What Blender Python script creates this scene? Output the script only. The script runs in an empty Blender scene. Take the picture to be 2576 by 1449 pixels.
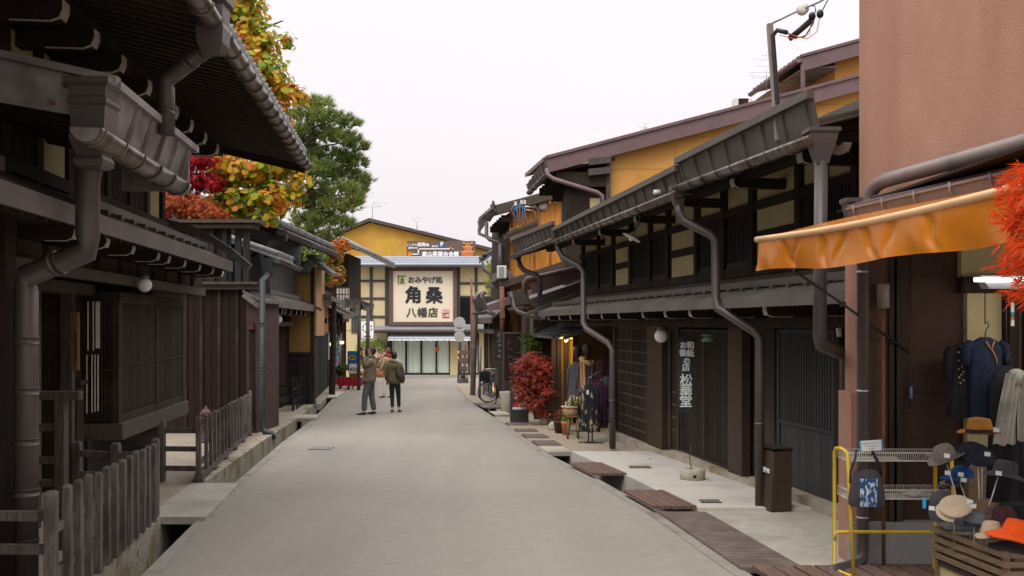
import bpy, bmesh, math, random
from mathutils import Vector, Matrix, Quaternion
rnd = random.Random(11)
SC = bpy.context.scene
COL = SC.collection
V = Vector
FOC, CXP, HOR, EYE, SL = 2500.0, 1288.0, 815.0, 1.78, 0.0232
def at(px, py, Y):
    return V(((px-CXP)/FOC*Y, Y, EYE-(py-HOR)/FOC*Y))
def gz(y): return -SL*min(y, 61.0)
def gnd(px, py):
    Y = EYE/((py-HOR)/FOC-SL)
    return V(((px-CXP)/FOC*Y, Y, gz(Y)))
def zat(py, Y): return EYE-(py-HOR)/FOC*Y
def xat(px, Y): return (px-CXP)/FOC*Y
UP = V((0, 0, 1))

# ------------------------------------------------------------------ mesh builder
class MB:
    def __init__(s): s.v = []; s.f = []; s.sm = []
    def add(s, vs, fs, smooth=False):
        o = len(s.v); s.v += [tuple(p) for p in vs]
        s.f += [tuple(o+i for i in f) for f in fs]; s.sm += [smooth]*len(fs); return s
    def hexa(s, p):
        return s.add(p, [(0,3,2,1),(4,5,6,7),(0,1,5,4),(1,2,6,5),(2,3,7,6),(3,0,4,7)])
    def box(s, x0, x1, y0, y1, z0, z1):
        return s.hexa([(x0,y0,z0),(x1,y0,z0),(x1,y1,z0),(x0,y1,z0),(x0,y0,z1),(x1,y0,z1),(x1,y1,z1),(x0,y1,z1)])
    def bar(s, p, q, w, h, up=UP):
        p = V(p); q = V(q); d = (q-p).normalized()
        a = d.cross(up)
        if a.length < 1e-4: a = d.cross(V((0,1,0)))
        a.normalize(); b = a.cross(d).normalized()
        c = []
        for e in (p, q):
            c += [e-a*w/2-b*h/2, e+a*w/2-b*h/2, e+a*w/2+b*h/2, e-a*w/2+b*h/2]
        return s.add(c, [(0,1,2,3),(7,6,5,4),(0,4,5,1),(1,5,6,2),(2,6,7,3),(3,7,4,0)])
    def tube(s, pts, r, n=8, cap=True, flat=1.0):
        pts = [V(p) for p in pts]; m = len(pts)
        rs = r if isinstance(r, (list, tuple)) else [r]*m
        vs = []; prev = None
        for i, p in enumerate(pts):
            d = (pts[min(i+1, m-1)]-pts[max(i-1, 0)]).normalized()
            if prev is None:
                a = d.cross(UP)
                if a.length < 1e-3: a = d.cross(V((0,1,0)))
            else:
                a = prev-d*prev.dot(d)
                if a.length < 1e-4: a = d.cross(UP)
            a.normalize(); prev = a; b = d.cross(a)
            for k in range(n):
                t = 2*math.pi*k/n
                vs.append(p+(a*math.cos(t)+b*math.sin(t)*flat)*rs[i])
        fs = []
        for i in range(m-1):
            for k in range(n):
                k2 = (k+1) % n
                fs.append((i*n+k, i*n+k2, (i+1)*n+k2, (i+1)*n+k))
        s.add(vs, fs, True)
        if cap:
            o = len(s.v)-len(vs)
            s.f.append(tuple(o+k for k in range(n))[::-1]); s.sm.append(False)
            s.f.append(tuple(o+(m-1)*n+k for k in range(n))); s.sm.append(False)
        return s
    def lathe(s, prof, c, n=16, M=None, sx=1, sy=1):
        c = V(c); vs = []
        for r, z in prof:
            for k in range(n):
                t = 2*math.pi*k/n
                p = V((r*math.cos(t)*sx, r*math.sin(t)*sy, z))
                if M: p = M @ p
                vs.append(c+p)
        fs = []
        for i in range(len(prof)-1):
            for k in range(n):
                k2 = (k+1) % n
                fs.append((i*n+k, i*n+k2, (i+1)*n+k2, (i+1)*n+k))
        fs.append(tuple(range(n))[::-1]); fs.append(tuple((len(prof)-1)*n+k for k in range(n)))
        s.add(vs, fs, True); s.sm[-1] = s.sm[-2] = False; return s
    def ball(s, c, r, n=14, sz=1.0):
        m = n//2+2
        return s.lathe([(max(r*math.sin(math.pi*i/m), r*.01), -r*sz*math.cos(math.pi*i/m)) for i in range(m+1)], c, n)
    def prism(s, poly, ext):
        poly = [V(p) for p in poly]; ext = V(ext); n = len(poly)
        vs = poly+[p+ext for p in poly]
        fs = [tuple(range(n))[::-1], tuple(range(n, 2*n))]
        for i in range(n):
            j = (i+1) % n; fs.append((i, j, n+j, n+i))
        return s.add(vs, fs)
    def frusta(s, c, secs):
        vs = []
        for hx, hy, z in secs:
            vs += [(c[0]-hx, c[1]-hy, z), (c[0]+hx, c[1]-hy, z), (c[0]+hx, c[1]+hy, z), (c[0]-hx, c[1]+hy, z)]
        fs = [(0,3,2,1)]
        for i in range(len(secs)-1):
            for k in range(4):
                k2 = (k+1) % 4
                fs.append((i*4+k, i*4+k2, i*4+4+k2, i*4+4+k))
        m = (len(secs)-1)*4; fs.append((m, m+1, m+2, m+3))
        return s.add(vs, fs)
    def grid(s, fn, nu, nv, smooth=True):
        vs = [fn(i/nu, j/nv) for j in range(nv+1) for i in range(nu+1)]
        fs = [(j*(nu+1)+i, j*(nu+1)+i+1, (j+1)*(nu+1)+i+1, (j+1)*(nu+1)+i) for j in range(nv) for i in range(nu)]
        return s.add(vs, fs, smooth)
    def gutter(s, p, q, r, strap=0, th=.012):
        p = V(p); q = V(q); d = (q-p).normalized(); a = d.cross(UP).normalized(); b = a.cross(d).normalized()
        n = 8; vs = []
        for e in (p, q):
            for rr in (r, r-th):
                for k in range(n+1):
                    t = math.pi+math.pi*k/n
                    vs.append(e+a*math.cos(t)*rr+b*math.sin(t)*rr)
        m = n+1; fs = []
        for k in range(n):
            fs.append((k, k+1, 2*m+k+1, 2*m+k)); fs.append((m+k+1, m+k, 3*m+k, 3*m+k+1))
            fs.append((k, m+k, m+k+1, k+1)); fs.append((2*m+k+1, 3*m+k+1, 3*m+k, 2*m+k))
        fs.append((0, 2*m, 3*m, m)); fs.append((n, m+n, 3*m+n, 2*m+n))
        s.add(vs, fs, True)
        s.add([p+a*math.cos(math.pi+math.pi*k/n)*r+b*math.sin(math.pi+math.pi*k/n)*r for k in range(n+1)], [tuple(range(n+1))])
        s.add([q+a*math.cos(math.pi+math.pi*k/n)*r+b*math.sin(math.pi+math.pi*k/n)*r for k in range(n+1)], [tuple(range(n+1))[::-1]])
        if strap:
            L = (q-p).length; k = max(1, int(L/strap))
            for i in range(k+1):
                c = p+d*(L*(i+.15)/(k+.4))
                s.tube([c+(a*math.cos(math.pi+math.pi*j/8)+b*math.sin(math.pi+math.pi*j/8))*(r+.008) for j in range(9)], .009, 5)
        return s
    def build(s, name, mat, parent=None, origin=None, bevel=0):
        me = bpy.data.meshes.new(name)
        wp = V((0,0,0))
        if parent is not None:
            wp = wpos(parent)
        elif origin is None:
            xs = [p[0] for p in s.v]; ys = [p[1] for p in s.v]; zs = [p[2] for p in s.v]
            origin = V(((min(xs)+max(xs))/2, (min(ys)+max(ys))/2, min(zs)))
        o_ = V(origin) if (parent is None and origin is not None) else wp
        me.from_pydata([(p[0]-o_.x, p[1]-o_.y, p[2]-o_.z) for p in s.v], [], s.f)
        me.polygons.foreach_set('use_smooth', s.sm)
        me.materials.append(mat); me.update()
        o = bpy.data.objects.new(name, me); COL.objects.link(o)
        if parent is not None: o.parent = parent
        else: o.location = o_
        if bevel:
            m = o.modifiers.new('bevel', 'BEVEL'); m.width = bevel; m.segments = 2; m.limit_method = 'ANGLE'
        return o
def wpos(o):
    p = V((0,0,0))
    while o is not None:
        p = p+o.location; o = o.parent
    return p
def tag(o, label, cat, group=None):
    o['label'] = label; o['category'] = cat
    if group: o['group'] = group
    return o
def thing(name, label, cat, loc, group=None):
    o = bpy.data.objects.new(name, None); COL.objects.link(o); o.location = V(loc); o.empty_display_size = .1
    return tag(o, label, cat, group)
def structure(o): o['kind'] = 'structure'; return o
def dup(root, loc, label=None, group=None, rz=0, sc=None):
    r = root.copy(); COL.objects.link(r); r.location = V(loc); r.rotation_euler.z = root.rotation_euler.z+rz
    if sc: r.scale = (sc, sc, sc)
    if label: r['label'] = label
    if group: r['group'] = group
    for ch in list(root.children):
        c = ch.copy(); COL.objects.link(c); c.parent = r
        for g in list(ch.children):
            e = g.copy(); COL.objects.link(e); e.parent = c
    return r

# frame along a facade: t = world Y of the foot on the wall line, d = metres out towards the street, z = world z
class Fr:
    def __init__(s, a, b, sgn):
        s.a, s.b, s.s = a, b, sgn; L = math.hypot(1, b)
        s.u = V((b/L, 1/L, 0)); s.n = V((sgn/L, -sgn*b/L, 0))
    def pt(s, t, d, z): return V((s.a+s.b*t+s.n.x*d, t+s.n.y*d, z))
    def t(s, px, d=0):
        k = (px-CXP)/FOC
        return (s.a+d*s.n.x-k*d*s.n.y)/(k-s.b)
    def z(s, py, t, d=0): return EYE-(py-HOR)/FOC*(t+d*s.n.y)
    def box(s, mb, t0, t1, d0, d1, z0, z1):
        P = s.pt
        return mb.hexa([P(t0,d0,z0),P(t1,d0,z0),P(t1,d1,z0),P(t0,d1,z0),P(t0,d0,z1),P(t1,d0,z1),P(t1,d1,z1),P(t0,d1,z1)])
    def slab(s, mb, t0, t1, d0, z0, d1, z1, th):
        P = s.pt
        return mb.hexa([P(t0,d0,z0-th),P(t1,d0,z0-th),P(t1,d1,z1-th),P(t0,d1,z1-th),P(t0,d0,z0),P(t1,d0,z0),P(t1,d1,z1),P(t0,d1,z1)])
    def plate(s, mb, t, th, poly):   # polygon in the (d,z) plane, thickness along the street
        return mb.prism([s.pt(t, d, z) for d, z in poly], s.u*th)
    def lattice(s, mb, t0, t1, d, z0, z1, pitch=.045, w=.022, dep=.03, back=None):
        n = max(2, int((t1-t0)/pitch)); q = (t1-t0)/n
        for i in range(n):
            c = t0+(i+.5)*q
            s.box(mb, c-w/2, c+w/2, d-dep, d, z0, z1)
        return mb

# ------------------------------------------------------------------ materials
def L1(c):
    c /= 255.0
    return c/12.92 if c <= .04045 else ((c+.055)/1.055)**2.4
def S(r, g, b): return (L1(r), L1(g), L1(b))
MATS = {}
def mat(name, c1, c2=None, rough=.7, scale=6, stretch=(1,1,1), bump=0.0, bscale=60, bstretch=(1,1,1), metal=0.0, spec=.4,
        lo=.35, hi=.65, dirt=None, dscale=1.2, dstretch=None, emit=None, estr=0, island=0.0, rvar=0.0):
    m = bpy.data.materials.new(name); m.use_nodes = True; nt = m.node_tree; N = nt.nodes; K = nt.links
    b = N['Principled BSDF']; b.inputs['Roughness'].default_value = rough; b.inputs['Metallic'].default_value = metal
    b.inputs['Specular IOR Level'].default_value = spec
    if c2 is None: c2 = tuple(x*.8 for x in c1)
    tc = N.new('ShaderNodeTexCoord'); mp = N.new('ShaderNodeMapping'); mp.inputs['Scale'].default_value = stretch
    K.new(tc.outputs['Object'], mp.inputs['Vector'])
    nz = N.new('ShaderNodeTexNoise'); nz.inputs['Scale'].default_value = scale; nz.inputs['Detail'].default_value = 7; nz.inputs['Roughness'].default_value = .62
    K.new(mp.outputs[0], nz.inputs['Vector'])
    rp = N.new('ShaderNodeValToRGB'); rp.color_ramp.elements[0].position = lo; rp.color_ramp.elements[1].position = hi
    rp.color_ramp.elements[0].color = (*c1, 1); rp.color_ramp.elements[1].color = (*c2, 1)
    K.new(nz.outputs['Fac'], rp.inputs['Fac']); out = rp.outputs['Color']
    if island:
        g = N.new('ShaderNodeNewGeometry'); hs = N.new('ShaderNodeHueSaturation')
        mr = N.new('ShaderNodeMapRange'); mr.inputs['To Min'].default_value = 1-island; mr.inputs['To Max'].default_value = 1+island
        K.new(g.outputs['Random Per Island'], mr.inputs['Value']); K.new(mr.outputs[0], hs.inputs['Value']); K.new(out, hs.inputs['Color']); out = hs.outputs['Color']
    if dirt:
        n2 = N.new('ShaderNodeTexNoise'); n2.inputs['Scale'].default_value = dscale; n2.inputs['Detail'].default_value = 5
        if dstretch:
            m4 = N.new('ShaderNodeMapping'); m4.inputs['Scale'].default_value = dstretch; K.new(tc.outputs['Object'], m4.inputs['Vector']); K.new(m4.outputs[0], n2.inputs['Vector'])
        else: K.new(tc.outputs['Object'], n2.inputs['Vector'])
        r2 = N.new('ShaderNodeValToRGB'); r2.color_ramp.elements[0].position = .48; r2.color_ramp.elements[1].position = .68
        K.new(n2.outputs['Fac'], r2.inputs['Fac'])
        mx = N.new('ShaderNodeMixRGB'); K.new(r2.outputs['Color'], mx.inputs['Fac']); K.new(out, mx.inputs['Color1']); mx.inputs['Color2'].default_value = (*dirt, 1); out = mx.outputs['Color']
    K.new(out, b.inputs['Base Color'])
    if rvar:
        mr = N.new('ShaderNodeMapRange'); mr.inputs['To Min'].default_value = max(.05, rough-rvar); mr.inputs['To Max'].default_value = min(1, rough+rvar)
        K.new(nz.outputs['Fac'], mr.inputs['Value']); K.new(mr.outputs[0], b.inputs['Roughness'])
    if bump:
        m2 = N.new('ShaderNodeMapping'); m2.inputs['Scale'].default_value = bstretch; K.new(tc.outputs['Object'], m2.inputs['Vector'])
        n3 = N.new('ShaderNodeTexNoise'); n3.inputs['Scale'].default_value = bscale; n3.inputs['Detail'].default_value = 4; K.new(m2.outputs[0], n3.inputs['Vector'])
        bp = N.new('ShaderNodeBump'); bp.inputs['Strength'].default_value = 1; bp.inputs['Distance'].default_value = bump
        K.new(n3.outputs['Fac'], bp.inputs['Height']); K.new(bp.outputs[0], b.inputs['Normal'])
    if emit:
        b.inputs['Emission Color'].default_value = (*emit, 1); b.inputs['Emission Strength'].default_value = estr
    MATS[name] = m
    return m
def leafmat(name, cols, nscale=.9, trans=.35, rough=.5):
    m = bpy.data.materials.new(name); m.use_nodes = True; nt = m.node_tree; N = nt.nodes; K = nt.links
    b = N['Principled BSDF']; b.inputs['Roughness'].default_value = rough; b.inputs['Specular IOR Level'].default_value = .3
    tc = N.new('ShaderNodeTexCoord'); nz = N.new('ShaderNodeTexNoise'); nz.inputs['Scale'].default_value = nscale; nz.inputs['Detail'].default_value = 3
    K.new(tc.outputs['Object'], nz.inputs['Vector'])
    g = N.new('ShaderNodeNewGeometry')
    ma = N.new('ShaderNodeMath'); ma.operation = 'MULTIPLY_ADD'; ma.inputs[1].default_value = .55; ma.inputs[2].default_value = -.27
    K.new(g.outputs['Random Per Island'], ma.inputs[0])
    ad = N.new('ShaderNodeMath'); ad.operation = 'ADD'; K.new(nz.outputs['Fac'], ad.inputs[0]); K.new(ma.outputs[0], ad.inputs[1])
    rp = N.new('ShaderNodeValToRGB'); e = rp.color_ramp.elements
    e[0].position = .25; e[0].color = (*cols[0], 1); e[1].position = .75; e[1].color = (*cols[-1], 1)
    for i, c in enumerate(cols[1:-1]):
        x = e.new(.25+.5*(i+1)/(len(cols)-1)); x.color = (*c, 1)
    K.new(ad.outputs[0], rp.inputs['Fac']); K.new(rp.outputs[0], b.inputs['Base Color'])
    tr = N.new('ShaderNodeBsdfTranslucent'); K.new(rp.outputs[0], tr.inputs['Color'])
    mx = N.new('ShaderNodeMixShader'); mx.inputs[0].default_value = trans
    K.new(b.outputs[0], mx.inputs[1]); K.new(tr.outputs[0], mx.inputs[2]); K.new(mx.outputs[0], N['Material Output'].inputs['Surface'])
    return m
ZG = (9, 9, .5)
M = MATS
mat('darkwood', (.021,.0135,.0095), (.039,.027,.0195), .8, 7, ZG, .004, 30, ZG, spec=.2, island=.25, dirt=(.056,.041,.031), dscale=1.3)
mat('darkwood_h', (.021,.0135,.0095), (.041,.029,.021), .8, 7, (9,.6,9), .004, 30, (9,.6,9), spec=.2, island=.25)
mat('slat', (.027,.0195,.015), (.046,.035,.027), .75, 9, ZG, .002, 30, ZG, spec=.2, island=.3)
mat('slat_brown', (.034,.022,.015), (.054,.037,.026), .75, 9, ZG, .002, 30, ZG, spec=.2, island=.3)
mat('slat_slate', (.029,.029,.029), (.043,.043,.043), .7, 9, ZG, .002, 30, ZG, island=.15)
mat('slat_dark', (.014,.012,.011), (.024,.020,.018), .75, 9, ZG, .002, 30, ZG, island=.3)
mat('board_brown', (.014,.0075,.006), (.030,.016,.012), .75, 6, ZG, .003, 30, ZG, spec=.2, island=.25, dirt=(.018,.010,.009), dscale=1.4)
mat('board_red', (.042,.017,.013), (.075,.046,.038), .75, 5, (8,8,.7), .004, 30, ZG, dirt=(.045,.02,.016), dscale=2)
mat('plank_brown', (.036,.020,.011), (.056,.033,.020), .6, 5, ZG, .002, 30, ZG)
mat('greywood', (.075,.062,.054), (.165,.142,.125), .9, 6, (9,9,.9), .006, 40, (9,9,1), island=.3, dirt=(.06,.042,.034), dscale=3, dstretch=(2,2,.8))
mat('greywood_h', (.10,.085,.075), (.20,.17,.15), .9, 6, (1.5,1.5,9), .004, 40, (1,1,9), dirt=(.085,.06,.05), dscale=3)
mat('oldwood', (.048,.036,.027), (.095,.073,.058), .85, 6, (9,9,.9), .004, 40, (9,9,1))
mat('tarwood', (.016,.0155,.016), (.034,.032,.031), .8, 6, (9,9,.8), .004, 40, (9,9,1), spec=.2, island=.25)
mat('cratewood', (.13,.088,.052), (.21,.15,.095), .75, 5, (2,2,9), .002, 40, (2,2,9), island=.2)
mat('fitting', (.34,.34,.33), None, .5)
mat('warmwood', (.14,.075,.03), (.24,.14,.06), .6, 5, (9,9,.8), .002, 40, (9,9,1))
mat('roofmetal', (.088,.072,.062), (.13,.109,.095), .55, 3, (1,1,1), .003, 8, spec=.4, dirt=(.07,.06,.053), dscale=1.5)
mat('fascia', (.058,.048,.039), (.092,.077,.064), .5, 2.5, (1,1,2), .003, 12, spec=.4, rvar=.15)
mat('fascia_lt', (.20,.18,.17), (.28,.255,.24), .5, 2.5, (1,1,2), .003, 12, spec=.4, dirt=(.11,.09,.08), dscale=2.5)
mat('pipe', (.058,.044,.042), (.080,.063,.060), .42, 3, spec=.45, bump=.001, bscale=20, dirt=(.06,.05,.046), dscale=3)
mat('pipe_lt', (.19,.145,.13), (.24,.19,.17), .4, 3, spec=.5, dirt=(.12,.10,.09), dscale=3)
mat('pipe_blue', (.020,.024,.030), (.034,.039,.046), .5, 3, spec=.45)
mat('pipe_purple', (.13,.075,.085), (.17,.105,.11), .45, 3, spec=.4)
mat('gutter', (.10,.085,.075), (.21,.18,.16), .3, 5, (1,4,1), metal=.5, spec=.5, dirt=(.09,.06,.045), dscale=4)
mat('gutter_dk', (.07,.058,.052), (.12,.10,.09), .35, 5, metal=.3, spec=.5)
mat('tile', (.16,.16,.165), (.27,.27,.27), .5, 9, (2,2,2), .004, 30, spec=.5, island=.25)
mat('tile_dk', (.06,.06,.062), (.11,.105,.10), .6, 7, bump=.004, bscale=20, island=.2)
mat('cream', (.44,.37,.19), (.51,.43,.24), .9, 3, bump=.001, bscale=90)
mat('cream_end', (.62,.50,.28), (.68,.56,.33), .85, 2, bump=.001, bscale=40)
mat('white', (.78,.76,.73), (.70,.68,.64), .6, 5)
mat('capwhite', (.62,.58,.50), (.44,.41,.36), .7, 9)
mat('black', (.008,.008,.009), (.012,.011,.012), .7, 5)
mat('voiddark', (.010,.008,.007), (.014,.011,.010), .9, 5)
mat('ochre', (.50,.245,.055), (.57,.29,.075), .85, 1.5, bump=.001, bscale=60)
mat('ochre_sand', (.27,.15,.045), (.34,.20,.065), .95, 20, bump=.003, bscale=120)
mat('tanboard', (.42,.24,.11), (.50,.29,.14), .8, 4, (6,6,.6), island=.1)
mat('purple', (.13,.075,.08), (.165,.10,.10), .5, 2, dirt=(.11,.07,.07), dscale=2)
mat('stucco', (.362,.190,.132), (.412,.222,.158), .95, 2.6, bump=.006, bscale=110, dirt=(.345,.178,.124), dscale=1.6, dstretch=(1.6,1.6,.22))
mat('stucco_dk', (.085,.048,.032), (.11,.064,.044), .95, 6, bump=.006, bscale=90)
mat('brownsheet', (.045,.022,.014), (.058,.030,.019), .85, 40, bump=.001, bscale=200)
mat('concrete', (.34,.31,.26), (.42,.385,.33), .9, 8, bump=.002, bscale=60, dirt=(.28,.25,.21), dscale=1.1)
mat('concrete_lt', (.44,.41,.36), (.52,.48,.43), .9, 14, bump=.0015, bscale=80, dirt=(.38,.35,.31), dscale=.9)
mat('pave_warm', (.27,.22,.165), (.35,.29,.225), .9, 7, bump=.003, bscale=40, dirt=(.27,.22,.17), dscale=1.3)
mat('stone', (.30,.26,.20), (.40,.36,.29), .9, 12, bump=.006, bscale=30, dirt=(.20,.15,.08), dscale=2.5)
mat('grey', (.25,.245,.24), (.31,.30,.29), .8, 6, bump=.002, bscale=40)
mat('steel', (.42,.42,.43), (.52,.52,.52), .35, 6, metal=.7)
mat('signback', (.36,.36,.35), (.44,.43,.42), .5, 6)
mat('grate', (.155,.115,.10), (.215,.165,.148), .8, 8, (1,1,1), dirt=(.13,.095,.082), dscale=3)
mat('boardcover', (.11,.062,.046), (.185,.115,.09), .85, 6, (9,1,9), .003, 40, (2,9,9))
mat('rustpole', (.15,.055,.03), (.22,.095,.06), .8, 8)
mat('yellowpaint', (.60,.40,.02), (.66,.44,.03), .4, 9, spec=.5)
mat('wire', (.55,.53,.48), (.62,.60,.55), .4, 9, metal=.3)
mat('cable', (.02,.02,.022), None, .5)
mat('bluecable', (.10,.24,.45), (.14,.30,.50), .5)
mat('awning', (.43,.135,.007), (.48,.155,.010), .25, 2, spec=.6, bump=.006, bscale=4)
mat('awningtube', (.60,.36,.17), (.66,.41,.20), .4, 4)
mat('orangesheet', (.58,.24,.035), (.64,.28,.05), .6, 3, (6,6,.4))
mat('mustard', (.50,.29,.035), (.56,.34,.05), .7, 2, (3,1,.2), dirt=(.44,.21,.025), dscale=.5)
mat('skyblue_roof', (.20,.215,.26), (.26,.275,.32), .5, 2, (.3,1,1))
mat('signcream', (.76,.66,.50), (.80,.70,.55), .7, 1)
mat('signbrown', (.115,.07,.055), (.145,.09,.07), .7, 3)
mat('ink', (.02,.022,.025), None, .6)
mat('inkgrey', (.06,.06,.06), None, .6)
mat('signgreen', (.17,.24,.035), None, .6)
mat('red', (.50,.012,.012), (.56,.02,.02), .6)
mat('orange', (.80,.17,.01), None, .6)
mat('signwhite', (.80,.80,.78), None, .6)
mat('blue', (.01,.12,.36), (.015,.14,.40), .6)
mat('bluelogo', (.03,.12,.40), None, .6)
mat('yellow', (.70,.50,.08), None, .6)
mat('curtain', (.72,.80,.70), (.78,.86,.76), .9, 3, (3,3,.2))
mat('glassdark', (.012,.014,.018), None, .08, spec=.6)
mat('globe', (.72,.70,.66), (.76,.74,.70), .35, 4, spec=.5)
mat('lampgreen', (.10,.17,.12), (.14,.22,.16), .5)
mat('lit', (.9,.7,.35), None, .5, emit=(1,.68,.30), estr=3.0)
mat('litwarm', (.9,.5,.15), None, .5, emit=(1,.50,.12), estr=2.2)
mat('tubelight', (1,1,1), None, .5, emit=(1,.95,1), estr=4.5)
mat('litsign', (.8,.8,.75), None, .5, emit=(1,.97,.88), estr=.35)
mat('awnpale', (.60,.66,.74), (.68,.72,.78), .7, 3)
mat('redcloth', (.33,.004,.012), (.40,.008,.02), .8, 3)
mat('terracotta', (.40,.14,.06), (.46,.18,.08), .8, 8)
mat('claypot', (.34,.30,.24), (.44,.39,.31), .9, 12, bump=.003, bscale=40)
mat('wicker', (.30,.17,.08), (.45,.29,.15), .8, 30, (1,1,3), .006, 60)
mat('skin', (.55,.30,.20), (.60,.34,.23), .55, 8)
mat('hair', (.012,.010,.010), (.02,.016,.014), .5, 20)
mat('hairbrown', (.10,.04,.02), (.14,.06,.03), .5, 20)
mat('jacket', (.145,.11,.075), (.19,.15,.105), .85, 6, bump=.004, bscale=25)
mat('parka', (.10,.078,.038), (.135,.107,.057), .85, 6, bump=.004, bscale=25)
mat('fur', (.22,.16,.085), (.32,.25,.15), .95, 20, bump=.02, bscale=60)
mat('trousers', (.085,.085,.092), (.11,.11,.118), .9, 6, bump=.003, bscale=30)
mat('denimblack', (.012,.013,.016), (.02,.02,.024), .9, 8)
mat('shoeblack', (.014,.014,.015), None, .5)
mat('shoebrown', (.12,.085,.065), None, .7)
mat('bagbrown', (.045,.026,.022), None, .6)
mat('beigecoat', (.46,.33,.19), None, .9)
mat('cameragrey', (.03,.03,.032), None, .4)
mat('navy', (.006,.012,.030), (.012,.024,.055), .9, 30, bump=.003, bscale=120)
mat('blackcloth', (.008,.008,.010), (.014,.014,.016), .9, 9)
mat('hat_mustard', (.34,.155,.022), (.40,.19,.03), .95, 12, bump=.001, bscale=120)
mat('hat_band', (.035,.018,.015), None, .8)
mat('hat_taupe', (.165,.13,.115), (.20,.16,.14), .95, 30, bump=.001, bscale=150)
mat('hat_navy', (.010,.013,.024), (.022,.026,.040), .95, 90, bump=.002, bscale=150)
mat('hat_blue', (.012,.065,.22), (.02,.09,.28), .95, 40, bump=.001, bscale=150)
mat('hat_slate', (.045,.043,.052), (.062,.060,.07), .95, 40, bump=.002, bscale=150)
mat('hat_beige', (.44,.34,.235), (.50,.39,.28), .95, 10, bump=.004, bscale=30)
mat('hat_brown', (.15,.09,.06), (.19,.12,.08), .95, 30, bump=.002, bscale=120)
mat('hat_maroon', (.055,.016,.022), (.075,.024,.03), .95, 30)
mat('hat_orange', (.80,.085,.004), (.86,.105,.008), .9, 30)
mat('hat_grey', (.13,.15,.17), (.17,.19,.21), .95, 20)
mat('scarf', (.36,.34,.29), (.42,.22,.25), .95, 9, (1,1,.6), .006, 60, lo=.5, hi=.7, dirt=(.17,.22,.175), dscale=6)
mat('scarf_tan', (.50,.29,.13), (.58,.36,.18), .95, 9)
mat('indigo', (.50,.57,.66), (.02,.07,.18), .9, 26, (1.7,1.7,.8), lo=.44, hi=.50)
mat('patterncloth', (.015,.015,.020), (.36,.29,.18), .95, 9, (1.4,1.4,.55), lo=.56, hi=.62)
mat('plumcloth', (.045,.012,.04), (.07,.02,.05), .95, 20)
mat('greycloth', (.06,.055,.06), (.10,.095,.10), .95, 30)
mat('browncloth', (.085,.05,.05), (.11,.07,.07), .95, 12)
mat('card', (.75,.76,.76), None, .6)
mat('cyan', (.02,.35,.60), None, .6)
mat('hydrant', (.075,.026,.023), (.10,.036,.032), .5, 10)
mat('tyre', (.015,.015,.015), None, .8)
mat('bark', (.04,.028,.02), (.075,.055,.04), .95, 10, (4,4,1), .01, 20)
mat('granite', (.22,.15,.085), (.32,.23,.14), .9, 60, bump=.003, bscale=90)
mat('plasticwhite', (.62,.61,.57), (.66,.65,.61), .5, 4)
leafmat('leaf_yellow', [S(92,120,30), S(142,154,40), S(184,180,50), S(208,176,52), S(216,150,50), S(190,114,48)], .9, .45)
leafmat('leaf_red', [S(120,8,28), S(170,14,40), S(196,30,44), S(150,10,30)], 1.5)
leafmat('leaf_orange', [S(140,60,30), S(190,84,40), S(176,60,34), S(150,100,40)], 1.5)
leafmat('leaf_bush', [S(86,32,34), S(122,52,46), S(146,70,56), S(176,66,46)], 4)
leafmat('leaf_fire', [S(214,66,20), S(236,100,34), S(196,56,24)], 4, .45)
leafmat('leaf_pine', [S(62,84,40), S(96,118,54), S(124,142,66), S(160,166,92)], .8, .35)
leafmat('leaf_green', [S(48,70,22), S(80,104,30), S(110,128,44)], 1.2)
leafmat('leaf_vine', [S(92,104,26), S(150,130,34), S(196,110,40), S(170,74,34)], 1.6)
leafmat('leaf_light', [S(120,140,60), S(160,175,90), S(190,200,120)], 2)
leafmat('leaf_moss', [S(60,84,10), S(96,116,14), S(130,140,24)], 6)

def text(txt, size, parent, m, loc, xdir, ydir, off=0.0, ext=.006, name='lettering', ls=1.0, align='CENTER', ch=1.0):
    cu = bpy.data.curves.new('txt', 'FONT'); cu.body = txt; cu.size = size; cu.align_x = align; cu.align_y = 'CENTER'
    cu.extrude = ext; cu.space_character = ch; cu.space_line = ls; cu.resolution_u = 3
    o = bpy.data.objects.new('txt', cu); COL.objects.link(o)
    dg = bpy.context.evaluated_depsgraph_get(); me = bpy.data.meshes.new_from_object(o.evaluated_get(dg))
    bpy.data.objects.remove(o); bpy.data.curves.remove(cu)
    x = V(xdir).normalized(); y = V(ydir).normalized(); z = x.cross(y)
    Mx = Matrix((x, y, z)).transposed().to_4x4()
    wp = wpos(parent) if parent is not None else V((0,0,0))
    Mx.translation = V(loc)-wp
    me.transform(Mx)
    if off:   # heavier brush weight: shifted layers, each a hair further back
        vs = [v.co.copy() for v in me.vertices]; fs = [tuple(p.vertices) for p in me.polygons]; V2 = []; F2 = []
        for k in range(9):
            d = (x*math.cos(k*.785)+y*math.sin(k*.785))*off if k else V((0,0,0)); o2 = len(V2)
            V2 += [p+d-z*.0006*k for p in vs]; F2 += [tuple(i+o2 for i in f) for f in fs]
        me = bpy.data.meshes.new(name); me.from_pydata(V2, [], F2); me.update()
    me.materials.clear(); me.materials.append(m); me.name = name
    r = bpy.data.objects.new(name, me); COL.objects.link(r); r.parent = parent
    return r
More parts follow.
